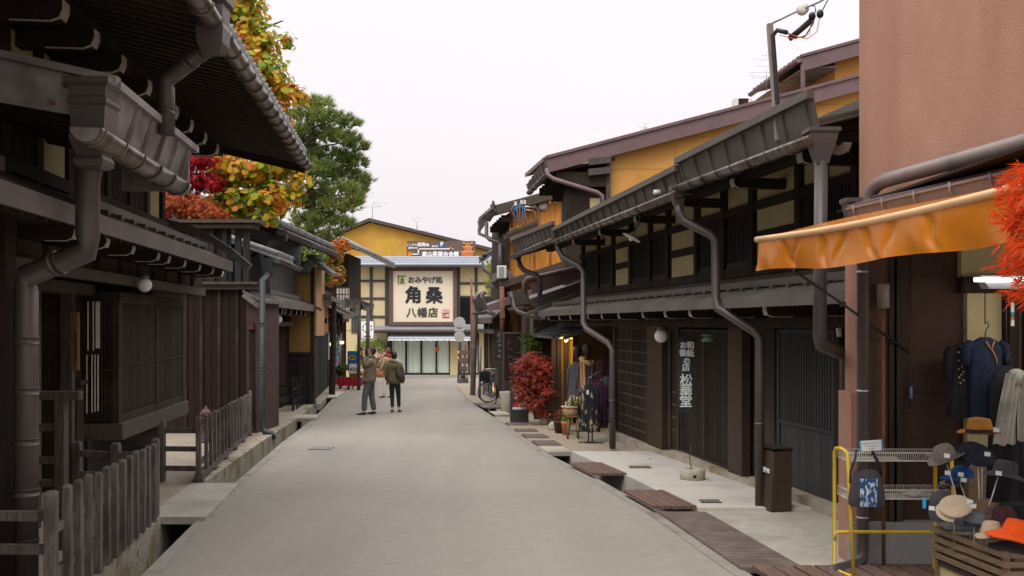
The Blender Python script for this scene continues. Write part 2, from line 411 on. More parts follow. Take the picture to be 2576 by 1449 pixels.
def skin(name, J, E, m, parent, root=0, sub=2, bshape=None):
    me = bpy.data.meshes.new(name); wp = wpos(parent) if parent is not None else V((0,0,0))
    bm = bmesh.new(); lay = bm.verts.layers.skin.verify(); vs = []
    for j in J:
        v = bm.verts.new(V(j[:3])-wp); vs.append(v)
        r = j[3]; v[lay].radius = r if isinstance(r, tuple) else (r, r)
    vs[root][lay].use_root = True
    for a, b in E: bm.edges.new((vs[a], vs[b]))
    bm.to_mesh(me); bm.free()
    o = bpy.data.objects.new(name, me); COL.objects.link(o)
    o.modifiers.new('s', 'SKIN').use_smooth_shade = True
    ss = o.modifiers.new('u', 'SUBSURF'); ss.levels = sub; ss.render_levels = sub
    dg = bpy.context.evaluated_depsgraph_get(); dg.update()
    m2 = bpy.data.meshes.new_from_object(o.evaluated_get(dg))
    bpy.data.objects.remove(o); bpy.data.meshes.remove(me)
    m2.materials.clear(); m2.materials.append(m); m2.name = name
    for p in m2.polygons: p.use_smooth = True
    r = bpy.data.objects.new(name, m2); COL.objects.link(r); r.parent = parent
    return r
# ------------------------------------------------------------------ setting
def lerp(tab, y):
    if y <= tab[0][0]: (a, b) = tab[0], tab[1]
    elif y >= tab[-1][0]: (a, b) = tab[-2], tab[-1]
    else:
        for a, b in zip(tab, tab[1:]):
            if a[0] <= y <= b[0]: break
    return a[1]+(b[1]-a[1])*(y-a[0])/(b[0]-a[0])
RL = [(-6,-1.15),(2,-2.15),(7.72,-2.88),(13,-3.63),(18.4,-4.27),(24.4,-4.90),(35,-6.28),(48,-7.5)]
RR = [(-6,3.5),(2,2.62),(7.72,1.86),(10.58,1.58),(13.26,1.18),(16.56,.59),(23.8,-.27),(32.5,-1.4),(43.6,-2.4),(50,-2.75)]
roadL = lambda y: lerp(RL, y)
roadR = lambda y: lerp(RR, y)
def ys(a, b, st=1.0):
    n = max(1, int(round((b-a)/st))); return [a+(b-a)*i/n for i in range(n+1)]
def sheet(mb, Ys, fl, fr, dz, nx=1, dzr=None, th=0):
    vs = []
    for y in Ys:
        for i in range(nx+1):
            f = i/nx; x = fl(y)*(1-f)+fr(y)*f
            z = gz(y)+dz+((dzr-dz)*f if dzr is not None else 0)
            vs.append((x, y, z))
    w = nx+1
    fs = [(j*w+i, j*w+i+1, (j+1)*w+i+1, (j+1)*w+i) for j in range(len(Ys)-1) for i in range(nx)]
    mb.add(vs, fs)
    if th:
        n = len(Ys)
        lo = [(p[0], p[1], p[2]-th) for p in vs]
        o = len(mb.v)
        mb.add(vs+lo, [(j*w, (j+1)*w, len(vs)+(j+1)*w, len(vs)+j*w) for j in range(n-1)] +
               [((j+1)*w+nx, j*w+nx, len(vs)+j*w+nx, len(vs)+(j+1)*w+nx) for j in range(n-1)] +
               [(i+1, i, len(vs)+i, len(vs)+i+1) for i in range(nx)] +
               [((n-1)*w+i, (n-1)*w+i+1, len(vs)+(n-1)*w+i+1, len(vs)+(n-1)*w+i) for i in range(nx)])
    return mb
def wallstrip(mb, Ys, fx, dz0, dz1):
    vs = []
    for y in Ys: vs += [(fx(y), y, gz(y)+dz0), (fx(y), y, gz(y)+dz1)]
    return mb.add(vs, [(2*j, 2*j+2, 2*j+3, 2*j+1) for j in range(len(Ys)-1)])
# asphalt: fine light aggregate, faint tyre tracks and repaired patches
def roadmat():
    m = mat('asphalt', (.243,.216,.187), (.316,.283,.247), .9, 90, bump=.004, bscale=160, lo=.3, hi=.7, dirt=(.252,.226,.198), dscale=.32)
    nt = m.node_tree; N = nt.nodes; K = nt.links; b = N['Principled BSDF']
    src = b.inputs['Base Color'].links[0].from_socket
    tc = N.new('ShaderNodeTexCoord'); mp = N.new('ShaderNodeMapping'); mp.inputs['Scale'].default_value = (1.1, .10, 1); mp.inputs['Rotation'].default_value = (0, 0, -.14)
    K.new(tc.outputs['Object'], mp.inputs['Vector'])
    n = N.new('ShaderNodeTexNoise'); n.inputs['Scale'].default_value = 1.3; n.inputs['Detail'].default_value = 3; K.new(mp.outputs[0], n.inputs['Vector'])
    mr = N.new('ShaderNodeMapRange'); mr.inputs['From Min'].default_value = .3; mr.inputs['From Max'].default_value = .7; mr.inputs['To Min'].default_value = .93; mr.inputs['To Max'].default_value = 1.05
    n2 = N.new('ShaderNodeTexNoise'); n2.inputs['Scale'].default_value = 7; n2.inputs['Detail'].default_value = 8; n2.inputs['Roughness'].default_value = .75; K.new(tc.outputs['Object'], n2.inputs['Vector'])
    ad = N.new('ShaderNodeMath'); ad.operation = 'MULTIPLY_ADD'; ad.inputs[1].default_value = 1.6; ad.inputs[2].default_value = -.8; K.new(n2.outputs['Fac'], ad.inputs[0])
    a2 = N.new('ShaderNodeMath'); a2.operation = 'ADD'; K.new(n.outputs['Fac'], a2.inputs[0]); K.new(ad.outputs[0], a2.inputs[1])
    K.new(a2.outputs[0], mr.inputs['Value'])
    hs = N.new('ShaderNodeHueSaturation'); K.new(mr.outputs[0], hs.inputs['Value']); K.new(src, hs.inputs['Color']); K.new(hs.outputs[0], b.inputs['Base Color'])
    return m
g = MB(); g.add([(-300,-60,gz(-60)-.62),(300,-60,gz(-60)-.62),(300,61,gz(61)-.62),(-300,61,gz(61)-.62),(300,700,gz(61)-.62),(-300,700,gz(61)-.62)], [(0,1,2,3),(3,2,4,5)])
structure(g.build('ground', M['pave_warm'], origin=(0,0,0)))
g = MB(); sheet(g, ys(-6, 48, 1), roadL, roadR, 0, 6)
sheet(g, ys(48, 61, 1), lambda y: -16, lambda y: 8, 0, 6)
structure(g.build('road', roadmat(), origin=(0,0,0)))
# drain channels either side of the carriageway (depth .40, width about .36)
GW = .36
YG = ys(-6, 36.5, .75); YR = ys(-6, 31, .75)
def mossmat():
    m = mat('channelstone', (.26,.23,.18), (.36,.32,.25), .9, 12, bump=.006, bscale=30, dirt=(.18,.13,.07), dscale=2.2)
    nt = m.node_tree; N = nt.nodes; K = nt.links; b = N['Principled BSDF']
    src = b.inputs['Base Color'].links[0].from_socket
    tc = N.new('ShaderNodeTexCoord'); n = N.new('ShaderNodeTexNoise'); n.inputs['Scale'].default_value = 2.6; n.inputs['Detail'].default_value = 6; K.new(tc.outputs['Object'], n.inputs['Vector'])
    r = N.new('ShaderNodeValToRGB'); r.color_ramp.elements[0].position = .60; r.color_ramp.elements[1].position = .67; K.new(n.outputs['Fac'], r.inputs['Fac'])
    mx = N.new('ShaderNodeMixRGB'); K.new(r.outputs[0], mx.inputs['Fac']); K.new(src, mx.inputs['Color1']); mx.inputs['Color2'].default_value = (.085,.11,.02,1); K.new(mx.outputs[0], b.inputs['Base Color'])
    return m
MOSS = mossmat()
g = MB(); wallstrip(g, YG, roadL, 0, -.42); sheet(g, YG, lambda y: roadL(y)-GW, roadL, -.42)
structure(g.build('channel_bed', MOSS, origin=(0,0,0)))
g = MB(); wallstrip(g, YR, roadR, -.42, 0); sheet(g, YR, roadR, lambda y: roadR(y)+.38, -.42)
structure(g.build('channel_bed', MOSS, origin=(0,0,0)))
wm = mat('water', (.02,.022,.018), (.05,.05,.045), .06, 8, bump=.02, bscale=14, spec=.8)
g = MB(); sheet(g, YG, lambda y: roadL(y)-GW+.01, lambda y: roadL(y)-.01, -.34)
structure(g.build('water', wm, origin=(0,0,0)))
g = MB(); sheet(g, YR, lambda y: roadR(y)+.01, lambda y: roadR(y)+.37, -.36)
structure(g.build('water', wm, origin=(0,0,0)))
# stone kerb beyond each channel, then the pavement
g = MB(); sheet(g, YG, lambda y: roadL(y)-GW-.17, lambda y: roadL(y)-GW, .035, th=.5)
structure(g.build('kerb', MOSS, origin=(0,0,0)))
g = MB(); sheet(g, YG, lambda y: -3.273-.13*y-2.2, lambda y: roadL(y)-GW-.17, .03)
sheet(g, ys(36.5,48,1), lambda y: -12, roadL, .03)
structure(g.build('pavement', M['pave_warm'], origin=(0,0,0)))
g = MB(); sheet(g, ys(10.7,16.5,.5), lambda y: roadR(y)+.38, lambda y: 5.0-.16*y-.05, .05, 2, th=.45)
structure(g.build('pavement', M['concrete_lt'], origin=(0,0,0)))
g = MB(); sheet(g, ys(-6,10.7,.6), lambda y: roadR(y)+.38, lambda y: 7.5, .012, 4, .05, th=.4)
structure(g.build('pavement', M['concrete'], origin=(0,0,0)))
g = MB(); sheet(g, ys(16.5,31,.8), lambda y: roadR(y)+.38, lambda y: 6.0-.16*y, .02, 2, th=.4)
sheet(g, ys(31,48,1), roadR, lambda y: 6.0-.16*y, .02, 2)
structure(g.build('pavement', M['pave_warm'], origin=(0,0,0)))
# edge stone strip along the road edge
for fx, sg in ((roadL, 1), (roadR, -1)):
    g = MB(); sheet(g, ys(-6, 34, .7), (lambda y, f=fx: f(y)) if sg > 0 else (lambda y, f=fx: f(y)-.13), (lambda y, f=fx: f(y)+.13) if sg > 0 else (lambda y, f=fx: f(y)), .005)
    structure(g.build('edge_strip', mat('edgestone%d' % (sg > 0), (.23,.205,.175), (.30,.275,.24), .95, 30, bump=.006, bscale=60, dirt=(.18,.155,.125), dscale=2.5), origin=(0,0,0)))
# covers over the channels
def cover(name, label, cat, m, fl, fr, y0, y1, dz, th, group=None, ribs=0, planks=0):
    g = MB()
    if planks:
        n = planks
        for i in range(n):
            a = i/n; b = (i+.86)/n
            sheet(g, [y0, y1], lambda y, a=a: fl(y)*(1-a)+fr(y)*a, lambda y, b=b: fl(y)*(1-b)+fr(y)*b, dz+rnd.uniform(0,.006), th=th)
    elif ribs:
        sheet(g, ys(y0, y1, .5), fl, fr, dz-.02, th=th)
        st = (y1-y0)/ribs
        for i in range(ribs):
            a = y0+i*st
            sheet(g, [a, a+st*.55], fl, fr, dz, th=.018)
    else:
        sheet(g, ys(y0, y1, .6), fl, fr, dz, th=th)
    return tag(g.build(name, m), label, cat, group)
CL = lambda a, b: (lambda y: roadL(y)-GW-a, lambda y: roadL(y)+b)
fl, fr = CL(.02, .10)
cover('channel_slab', 'wide smooth concrete slab bridging the left drain between the two picket fences', 'drain cover', M['concrete'], lambda y: roadL(y)-GW-.15, fr, 10.15, 12.7, .045, .075)
cover('channel_slab', 'short concrete slab over the left drain just past the dark rain pipe', 'drain cover', M['concrete'], lambda y: roadL(y)-GW-.15, fr, 24.2, 25.6, .045, .08)
cover('cover_board', 'pale worn board laid over the left drain before the red bench', 'board', M['concrete_lt'], lambda y: roadL(y)-GW-.5, lambda y: roadL(y)+.15, 34.2, 38.5, .06, .05)
gl = lambda y: roadR(y)-.06
cover('channel_slab', 'narrow concrete lintel slab across the right drain at the far end of the pale pavement', 'drain cover', M['concrete'], lambda y: roadR(y)+.0, lambda y: roadR(y)+.42, 16.6, 17.6, .03, .07)
cover('wooden_cover', 'reddish slatted wooden cover on the right drain, the farther of two', 'drain cover', M['boardcover'], gl, lambda y: roadR(y)+.42, 13.45, 14.75, .07, .035, planks=7)
cover('wooden_cover', 'reddish slatted wooden cover on the right drain next to the ribbed grating', 'drain cover', M['boardcover'], gl, lambda y: roadR(y)+.42, 10.65, 11.85, .075, .035, planks=7)
cover('drain_grating', 'long brown ribbed metal grating over the near right drain', 'grating', M['grate'], lambda y: roadR(y)-.02, lambda y: roadR(y)+.48, 7.9, 10.6, .03, .03, ribs=44)
cover('floor_boards', 'brown wooden boards at the pavement edge in front of the hat shop', 'boards', M['boardcover'], lambda y: roadR(y)+.05, lambda y: 4.2, 6.0, 7.86, .05, .04, planks=14)
i = 0
for y0, y1, nm, lb, m_, rb in ((17.7,18.6,'drain_grating','small ribbed drain grating in the stone pavement by the clothes rack','grate',16),
    (19.2,20.0,'drain_grating','small brown grating in front of the basket stool','grate',14), (20.6,21.3,'drain_grating','narrow grating level with the terracotta pot','grate',12),
    (22.3,23.0,'drain_grating','worn grating in the pavement in front of the potted red maple','grate',12),
    (25.2,26.5,'channel_slab','grey ribbed slab over the right drain beside the stone planter','concrete',0), (28.2,29.8,'cover_board','grey plank board over the right drain before the bicycle','greywood_h',0),
    (30.2,31.0,'drain_grating','reddish grating by the bicycle front wheel','grate',10)):
    sh = .02 if m_ == 'grate' else .05
    cover(nm, lb, 'drain cover', M[m_], lambda y: roadR(y)+.02, lambda y: roadR(y)+.44+(.2 if m_ == 'greywood_h' else 0), y0, y1, sh+.02, .03, ribs=rb)
# slabs filling the right drain between those gratings
g = MB()
for a, b in ((17.6,17.7),(18.6,19.2),(20.0,20.6),(21.3,22.3),(23.0,25.2),(31.0,31.2)):
    sheet(g, [a, b], roadR, lambda y: roadR(y)+.40, .018, th=.06)
structure(g.build('pavement', M['pave_warm'], origin=(0,0,0)))
def hole(px0, px1, py0, py1, name, label, m, ribs=6):
    a = gnd(px0, py1); b = gnd(px1, py0); y0, y1 = a.y, b.y
    g = MB(); x0 = xat(px0, y0); x1 = xat(px1, y0); n = ribs; pd = .05 if x0 > 0 else 0.004
    for i in range(n):
        f0, f1 = i/n, (i+.6)/n
        g.box(x0+(x1-x0)*f0, x0+(x1-x0)*f1, y0, y1, gz(y0)+pd-.02, gz(y1)+pd+.016)
    g.box(x0, x1, y0, y0+.02, gz(y0)+pd-.02, gz(y1)+pd+.018); g.box(x0, x1, y1-.02, y1, gz(y0)+pd-.02, gz(y1)+pd+.018)
    return tag(g.build(name, m), label, 'drain')
hole(1585, 1640, 1183, 1187, 'pavement_drain', 'thin dark drain slot in the pale pavement, farther of the two', M['grate'])
hole(1765, 1817, 1271, 1277, 'pavement_drain', 'thin dark drain slot in the pale pavement near the stone lamp base', M['grate'])
hole(775, 832, 1127, 1132, 'road_drain', 'small grey grating set into the road on the left', M['grey'], 14)
# ------------------------------------------------------------------ left side of the street
LF = Fr(-3.273, -.1032, 1)
def arm(fr, t, th, d1, z0, z1, m, parent, d0=0.0, r=.06, cap0=None, name='bracket'):
    pts = [(d0, z1), (d1, z1), (d1, z0+r), (d1-.3*r, z0+.3*r), (d1-r, z0), (d0, z0)]
    g = MB(); fr.plate(g, t, th, pts); b = g.build(name, m, parent)
    e = .007; c0 = d1-r-.16 if cap0 is None else cap0
    g = MB()
    ou = [(d1+e, z1-.01), (d1+e, z0+r), (d1-.3*r+e, z0+.3*r-e), (d1-r, z0-e), (c0, z0-e)]
    inn = [(d1+.001, z1-.01), (d1+.001, z0+r), (d1-.3*r+.001, z0+.3*r), (d1-r, z0-.001), (c0, z0-.001)]
    for k in range(4):
        g.prism([fr.pt(t-.004, *ou[k]), fr.pt(t-.004, *ou[k+1]), fr.pt(t-.004, *inn[k+1]), fr.pt(t-.004, *inn[k])], fr.u*(th+.008 if k < 2 else th*.22))
    g.build('painted_edge', M['capwhite'], b)
    return b
def tilerows(mb, fr, t0, t1, d0, z0, d1, z1, pitch=.27, r=.055):
    n = max(1, int((t1-t0)/pitch))
    for i in range(n):
        t = t0+(i+.5)*(t1-t0)/n
        mb.tube([fr.pt(t, d0+.02, z0+.02), fr.pt(t, d1, z1+.02)], r, 8)
    return mb
def rafters(mb, fr, t0, t1, d0, z0, d1, z1, pitch=.16, w=.06, h=.07):
    n = max(1, int((t1-t0)/pitch))
    for i in range(n):
        t = t0+(i+.5)*(t1-t0)/n
        mb.bar(fr.pt(t, d0, z0-h/2), fr.pt(t, d1, z1-h/2), w, h)
    return mb
def snowbar(mb, fr, t0, t1, d, z, pitch=.45):
    mb.bar(fr.pt(t0, d, z), fr.pt(t1, d, z), .02, .06)
    return mb
# ---- the near two-storey house
hA = thing('townhouse', 'near left dark timber townhouse with deep tiled eaves and a slatted bay window', 'house', LF.pt(9, 0, gz(9)))
g = MB()
LF.box(g, 3.0, 9.5, -.55, -.4, gz(4)-.3, 3.0); LF.box(g, 10.6, 14.4, -.55, -.4, gz(14)-.1, 3.0); LF.box(g, 9.5, 10.6, -.55, -.4, 2.12, 3.0)
LF.box(g, 3.0, 14.4, -6.0, -1.9, gz(14)-.2, 2.95); LF.box(g, 9.3, 9.5, -1.9, -.55, gz(9), 2.95); LF.box(g, 10.6, 10.8, -1.9, -.55, gz(10), 2.95)
LF.box(g, 3.0, 13.3, -6.0, -.05, 2.96, 4.75)
g.build('wall', M['darkwood'], hA)
g = MB(); LF.box(g, 11.0, 14.4, -.38, -.28, gz(14)-.05, .5); g.build('foundation', M['black'], hA)
# projecting slatted bay
tb0, tb1 = 11.2, 14.45
g = MB()
LF.box(g, tb0, tb0+.1, -.09, 0, .66, 2.12); LF.box(g, tb0, tb0+.1, -.40, -.36, .66, 2.12)
for a, b in ((tb0+1.66, tb0+1.74), (tb1-.10, tb1)): LF.box(g, a, b, -.38, 0.0, .66, 2.12)
LF.box(g, tb0, tb1, -.38, .01, 2.02, 2.14); LF.box(g, tb0+.12, tb1-.1, -.04, -.005, .66, .76)
bay = g.build('bay_frame', M['darkwood'], hA)
g = MB(); LF.box(g, tb0-.04, tb1+.06, -.42, .05, .47, .66); g.build('sill', M['oldwood'], bay, bevel=.012)
g = MB(); LF.box(g, tb0-.03, tb1, -.36, -.02, .661, .664); g.build('sill_board', M['darkwood'], bay)
for a, b in ((tb0+.12, tb0+1.66), (tb0+1.74, tb1-.10)):
    g = MB(); LF.lattice(g, a, b, -.012, .77, 2.02, .044, .026, .03)
    LF.box(g, a, b, -.008, .002, 1.30, 1.318); LF.box(g, a, b, -.07, -.05, .77, 2.02)
    for zz in (.77, 1.60, 1.99): LF.box(g, a, b, -.045, -.043+.02, zz, zz+.03)
    g.build('lattice_screen', M['slat'], bay)
# camera-facing end of the bay, slats with white paper behind
g = MB(); P0 = LF.pt(tb0, 0, 0)
for i in range(11):
    d = -.37+i*.03; LF.box(g, tb0-.015, tb0+.005, d, d+.017, .68, 2.02)
LF.box(g, tb0-.02, tb0+.012, -.385, 0, 1.24, 1.28)
g.build('end_slats', M['darkwood'], bay)
g = MB(); yv_ = tb0-.062
for a, b, y0, y1 in ((219.5,223,759,882),(233,236,759,882),(240.5,251,759,876),(217,219.7,892,1040),(230,232.6,892,1038),(237.6,240.2,892,1036),(245,247.8,892,1034)):
    g.box(xat(a,yv_), xat(b,yv_), yv_, yv_+.004, zat(y1,yv_), zat(y0,yv_))
g.build('paper_strips', M['white'], bay)
# entrance
g = MB()
for px in (83, 170):
    t = LF.t(px, -.36); LF.box(g, t-.05, t+.05, -.42, -.30, gz(t), 2.14)
LF.box(g, LF.t(60,-.36), tb0, -.46, -.26, 2.10, 2.22)
g.build('door_frame', M['oldwood'], hA)
g = MB(); LF.box(g, 9.5, 10.6, -.56, -.50, gz(10), gz(10)+.25); g.build('doorstep', M['stone'], hA)
g = MB(); t = LF.t(189, -.36); LF.box(g, t-.12, t+.1, -.40, -.30, .0, 1.12); LF.box(g, t-.14, t+.12, -.42, -.26, 1.12, 1.17); g.build('counter_box', M['darkwood'], hA)
# ground floor pent roof
g = MB(); LF.slab(g, 3.5, 13.65, .8, 2.64, -.05, 3.04, .05)
LF.box(g, 3.5, 13.65, .80, .83, 2.50, 2.645)
rf = g.build('pent_roof', M['roofmetal'], hA)
g = MB(); LF.box(g, 8.2, 13.4, .52, .54, 2.80, 2.87)
for i in range(12): LF.box(g, 8.4+i*.42, 8.47+i*.42, .49, .58, 2.76, 2.80)
g.build('snow_rail', M['fascia'], rf)
g = MB(); rafters(g, LF, 3.6, 13.6, .76, 2.56, -.3, 2.96, .22); LF.box(g, 3.5, 13.65, -.3, .79, 2.565, 2.575); g.build('soffit', M['darkwood_h'], rf)
g = MB(); pts = [(1.02,2.57),(.75,2.80),(.45,3.0),(.2,3.11),(-.15,3.2)]
for a, b in zip(pts, pts[1:]): g.bar(LF.pt(13.85, *a), LF.pt(13.85, *b), .12, .10)
g.build('curved_verge', M['fascia'], rf)
for px in (179, 261.5, 327, 391, 419, 459, 497, 530, 555):
    arm(LF, LF.t(px, .6), .09, .62, 2.44, 2.60, M['darkwood_h'], hA)
g = MB(); LF.box(g, 3.5, 14.4, .22, .31, 2.19, 2.29); g.build('lintel', M['oldwood'], hA)
g = MB(); t = 7.0
while t < 14.2:
    w = rnd.uniform(.42, .6); LF.box(g, t, t+w, -.4, .24+rnd.uniform(-.01,.01), 2.28, 2.445); t += w+.16
g.build('frieze_boards', M['darkwood'], hA)
# upper storey windows
up = MB(); LF.box(up, 4, 13.3, -.05, .05, 3.02, 3.14); LF.box(up, 4, 13.3, -.05, .04, 3.72, 3.82)
for px in (-200, 4, 90, 168, 265, 322, 365, 404):
    t = LF.t(px); LF.box(up, t-.07, t+.07, -.05, .045, 3.0, 4.35)
up.build('timber_frame', M['darkwood'], hA)
for a, b, k in ((-195,0,'l'),(10,85,'l'),(95,164,'c'),(172,260,'l'),(270,318,'l'),(326,361,'l'),(369,400,'c')):
    t0, t1 = LF.t(a)+.05, LF.t(b)-.05
    if k == 'l':
        g = MB(); LF.lattice(g, t0, t1, .02, 3.14, 3.72, .06, .03); LF.box(g, t0, t1, -.045, -.03, 3.14, 3.72); g.build('lattice_window', M['slat_dark'], hA)
    else:
        g = MB(); LF.box(g, t0, t1, -.05, .012, 3.14, 3.72); g.build('plaster_panel', M['cream'], hA)
    g = MB(); LF.box(g, t0, t1, -.05, .01, 3.82, 4.2); g.build('plaster_panel', M['cream'], hA)
# main eaves
for px in (-40, 60, 150, 230, 300, 367, 437, 475, 510, 541):
    arm(LF, LF.t(px, .62), .14, .64, 4.08, 4.25, M['darkwood_h'], hA, r=.09, cap0=.25, name='eave_arm')
g = MB(); LF.box(g, 2.5, 14.6, .36, .52, 4.251, 4.43); g.build('eave_beam', M['darkwood_h'], hA)
g = MB()
for zz0, zz1 in ((1.68, -6.5),): LF.slab(g, 2.0, 14.75, 1.70, 4.29, -6.5, 6.1, .05)
mr = g.build('main_roof', M['tile'], hA)
g = MB(); tilerows(g, LF, 2.0, 14.75, 1.70, 4.31, -6.4, 6.1, .21, .06); g.build('roof_tiles', M['tile'], mr)
g = MB(); rafters(g, LF, 2.1, 14.6, 1.62, 4.245, -.2, 4.65, .17, .075, .085); LF.slab(g, 2.0, 14.7, 1.66, 4.255, -.2, 4.665, .008); g.build('soffit', M['darkwood_h'], mr)
g = MB(); g.bar(LF.pt(14.72, 1.72, 4.17), LF.pt(14.72, -6.4, 6.0), .07, .26); g.build('verge_board', M['darkwood_h'], mr)
g = MB(); g.gutter(LF.pt(2.2, 1.70, 4.19), LF.pt(14.9, 1.70, 4.19), .088, .42); g.build('gutter', M['gutter'], mr)
# little lower roof with grey metal verge, nearer than the hopper
lr = MB(); LF.slab(lr, 6.75, 9.3, 1.22, 3.45, -.05, 3.70, .035); lr.bar(LF.pt(6.72, 1.26, 3.455), LF.pt(6.72, -.6, 3.84), .10, .05)
lowr = lr.build('lower_roof', M['fascia_lt'], hA)
g = MB(); g.prism([LF.pt(6.74, 1.2, 3.43), LF.pt(6.74, 1.12, 3.19), LF.pt(6.74, .2, 3.34), LF.pt(6.74, -.6, 3.52), LF.pt(6.74, -.6, 3.80)], LF.u*.03); g.build('verge_board', M['fascia_lt'], lowr)
g = MB()
for d, z in ((.9, 3.42), (.82, 3.30)): g.tube([LF.pt(6.70, d, z), LF.pt(6.75, d, z)], .016, 10)
g.build('bolt', M['rustpole'], lowr)
g = MB(); g.hexa([LF.pt(6.8,1.14,3.1),LF.pt(9.2,1.14,3.1),LF.pt(9.2,1.10,3.1),LF.pt(6.8,1.10,3.1),LF.pt(6.8,1.24,3.43),LF.pt(9.2,1.24,3.43),LF.pt(9.2,1.2,3.43),LF.pt(6.8,1.2,3.43)])
LF.box(g, 6.75, 9.3, 1.22, 1.27, 3.40, 3.46); LF.box(g, 9.16, 9.22, .6, 1.2, 3.02, 3.42)
for i in range(5): g.bar(LF.pt(7.3+i*.42, 1.155, 3.1), LF.pt(7.3+i*.42, 1.245, 3.38), .015, .03)
g.build('snow_guard', M['fascia_lt'], lowr)
g = MB(); LF.slab(g, 6.8, 9.2, 1.14, 3.30, -.03, 3.55, .03); rafters(g, LF, 6.9, 9.1, 1.12, 3.27, 0, 3.5, .3, .07, .09); g.build('soffit', M['darkwood_h'], lowr)
g = MB(); g.gutter(LF.pt(6.35, 1.16, 3.06), LF.pt(9.0, 1.16, 3.06), .105, .5); g.build('gutter', M['gutter'], lowr)
# dark canopy and posts at the left picture edge
g = MB(); LF.box(g, 4.2, 6.6, -.4, .52, 2.82, 2.87); LF.box(g, 4.2, 6.45, .30, .42, 2.66, 2.80); LF.box(g, 4.2, 6.6, .5, .56, 2.80, 2.9)
g.build('side_canopy', M['fascia'], hA)
g = MB(); t = LF.t(6, .36); LF.box(g, t-.1, t+.1, .30, .42, gz(t), 2.66); g.build('porch_post', M['board_brown'], hA)

# ---- hanging and standing things on the near house
def downpipe(label, path, r, m, straps=.5, hopper=None, name='rain_pipe', n=12, lower=None, shoe=None):
    root = thing(name, label, 'rain pipe', V(path[-1]))
    g = MB(); g.tube(path, r, n); p = g.build('pipe', M[m], root)
    for a, b in zip(path, path[1:]):
        a = V(a); b = V(b); L = (b-a).length; d = (b-a)/L
        if L < straps: continue
        k = int(L/straps)
        for i in range(1, k+1):
            c = a+d*(L*i/(k+1)); g = MB()
            g.tube([c-d*.028, c-d*.02, c-d*.0195, c+d*.0195, c+d*.02, c+d*.028], [r+.007,r+.007,r+.0025,r+.0025,r+.007,r+.007], n); g.build('joint_ring', M[m], p)
    if hopper:
        g = MB(); g.frusta(hopper[0], hopper[1]); g.build('hopper', M[m], root)
    return root
pA = LF.pt(6.72, 1.10, 0); pB = LF.pt(6.95, .985, 0); pC = LF.pt(7.05, .53, 0)
downpipe('thick brown rain pipe with an elbow and stepped hopper at the left edge', [(pA.x,pA.y,2.98),(pB.x,pB.y,2.78),(pB.x,pB.y,2.40),(pB.x,pB.y,2.30),(pC.x,pC.y,2.12),(pC.x,pC.y,2.02),(pC.x,pC.y,gz(7)+.02)], .083, 'pipe', .42,
    (pA, [(.06,.06,2.84),(.095,.095,2.86),(.10,.10,2.90),(.085,.085,2.93),(.12,.115,3.02),(.125,.12,3.06),(.11,.11,3.08),(.12,.115,3.26),(.135,.13,3.28),(.135,.13,3.31),(.12,.115,3.33),(.13,.125,3.39),(.155,.15,3.41),(.155,.15,3.45)]))
tH = LF.t(462, 1.72)
hp = LF.pt(7.75, 1.70, 0); h2 = LF.pt(7.95, 1.29, 0)
downpipe('big curved sheet metal gutter hopper with short pipe under the near main eaves', [(hp.x,hp.y,4.02),(h2.x+.1,h2.y,3.84),(h2.x,h2.y,3.76),(h2.x,h2.y,3.70),(h2.x,h2.y,3.32)], .066, 'pipe', .2,
    (hp, [(.07,.07,3.93),(.10,.10,4.0),(.11,.11,4.12),(.10,.10,4.16),(.105,.105,4.30),(.13,.13,4.33),(.13,.13,4.42)]))
def globe(label, c, r, arm_pts, capm='lampgreen', group='white globe lamps'):
    root = thing('globe_lamp', label, 'lamp', c, group)
    g = MB(); g.ball(c, r, 20); g.build('globe', M['globe'], root)
    g = MB(); g.lathe([(r*.62,r*.80),(r*.62,r*.92),(r*.5,r*1.25),(r*.3,r*1.4)], c, 14); g.build('cap', M[capm], root)
    g = MB(); g.tube([V(c)+V((0,0,r*1.35))]+[V(p) for p in arm_pts], r*.10, 6); g.build('arm', M['cable'], root)
    return root
c = LF.pt(LF.t(364, .42), .42, 0); c.z = zat(717, c.y)
globe('white globe lamp on a curved arm over the slatted bay of the near left house', c, .076, [c+V((-.02,0,.15)), c+V((-.08,0,.17)), c+V((-.2,0,.13))])
# wooden signboard in the entrance
t = LF.t(189, -.27); c = LF.pt(t, -.27, zat(858, LF.pt(t,-.27,0).y))
root = thing('signboard', 'tall narrow golden wooden signboard hanging in the left entrance', 'sign', c)
g = MB(); g.box(c.x-.045, c.x+.04, c.y-.02, c.y+.02, c.z-.31, c.z+.31); g.build('board', M['warmwood'], root, bevel=.004)
g = MB(); 
for i in range(16): g.box(c.x+.0, c.x+.014+.006*(i%3), c.y-.023, c.y-.021, c.z+.1-.021*i, c.z+.112-.021*i)
g.build('small_lettering', M['ink'], root)
g = MB(); g.tube([c+V((-.02,0,.31)), c+V((-.02,0,.42))], .004, 5); g.tube([c+V((.02,0,.31)), c+V((.02,0,.42))], .004, 5); g.build('hanger', M['cable'], root)
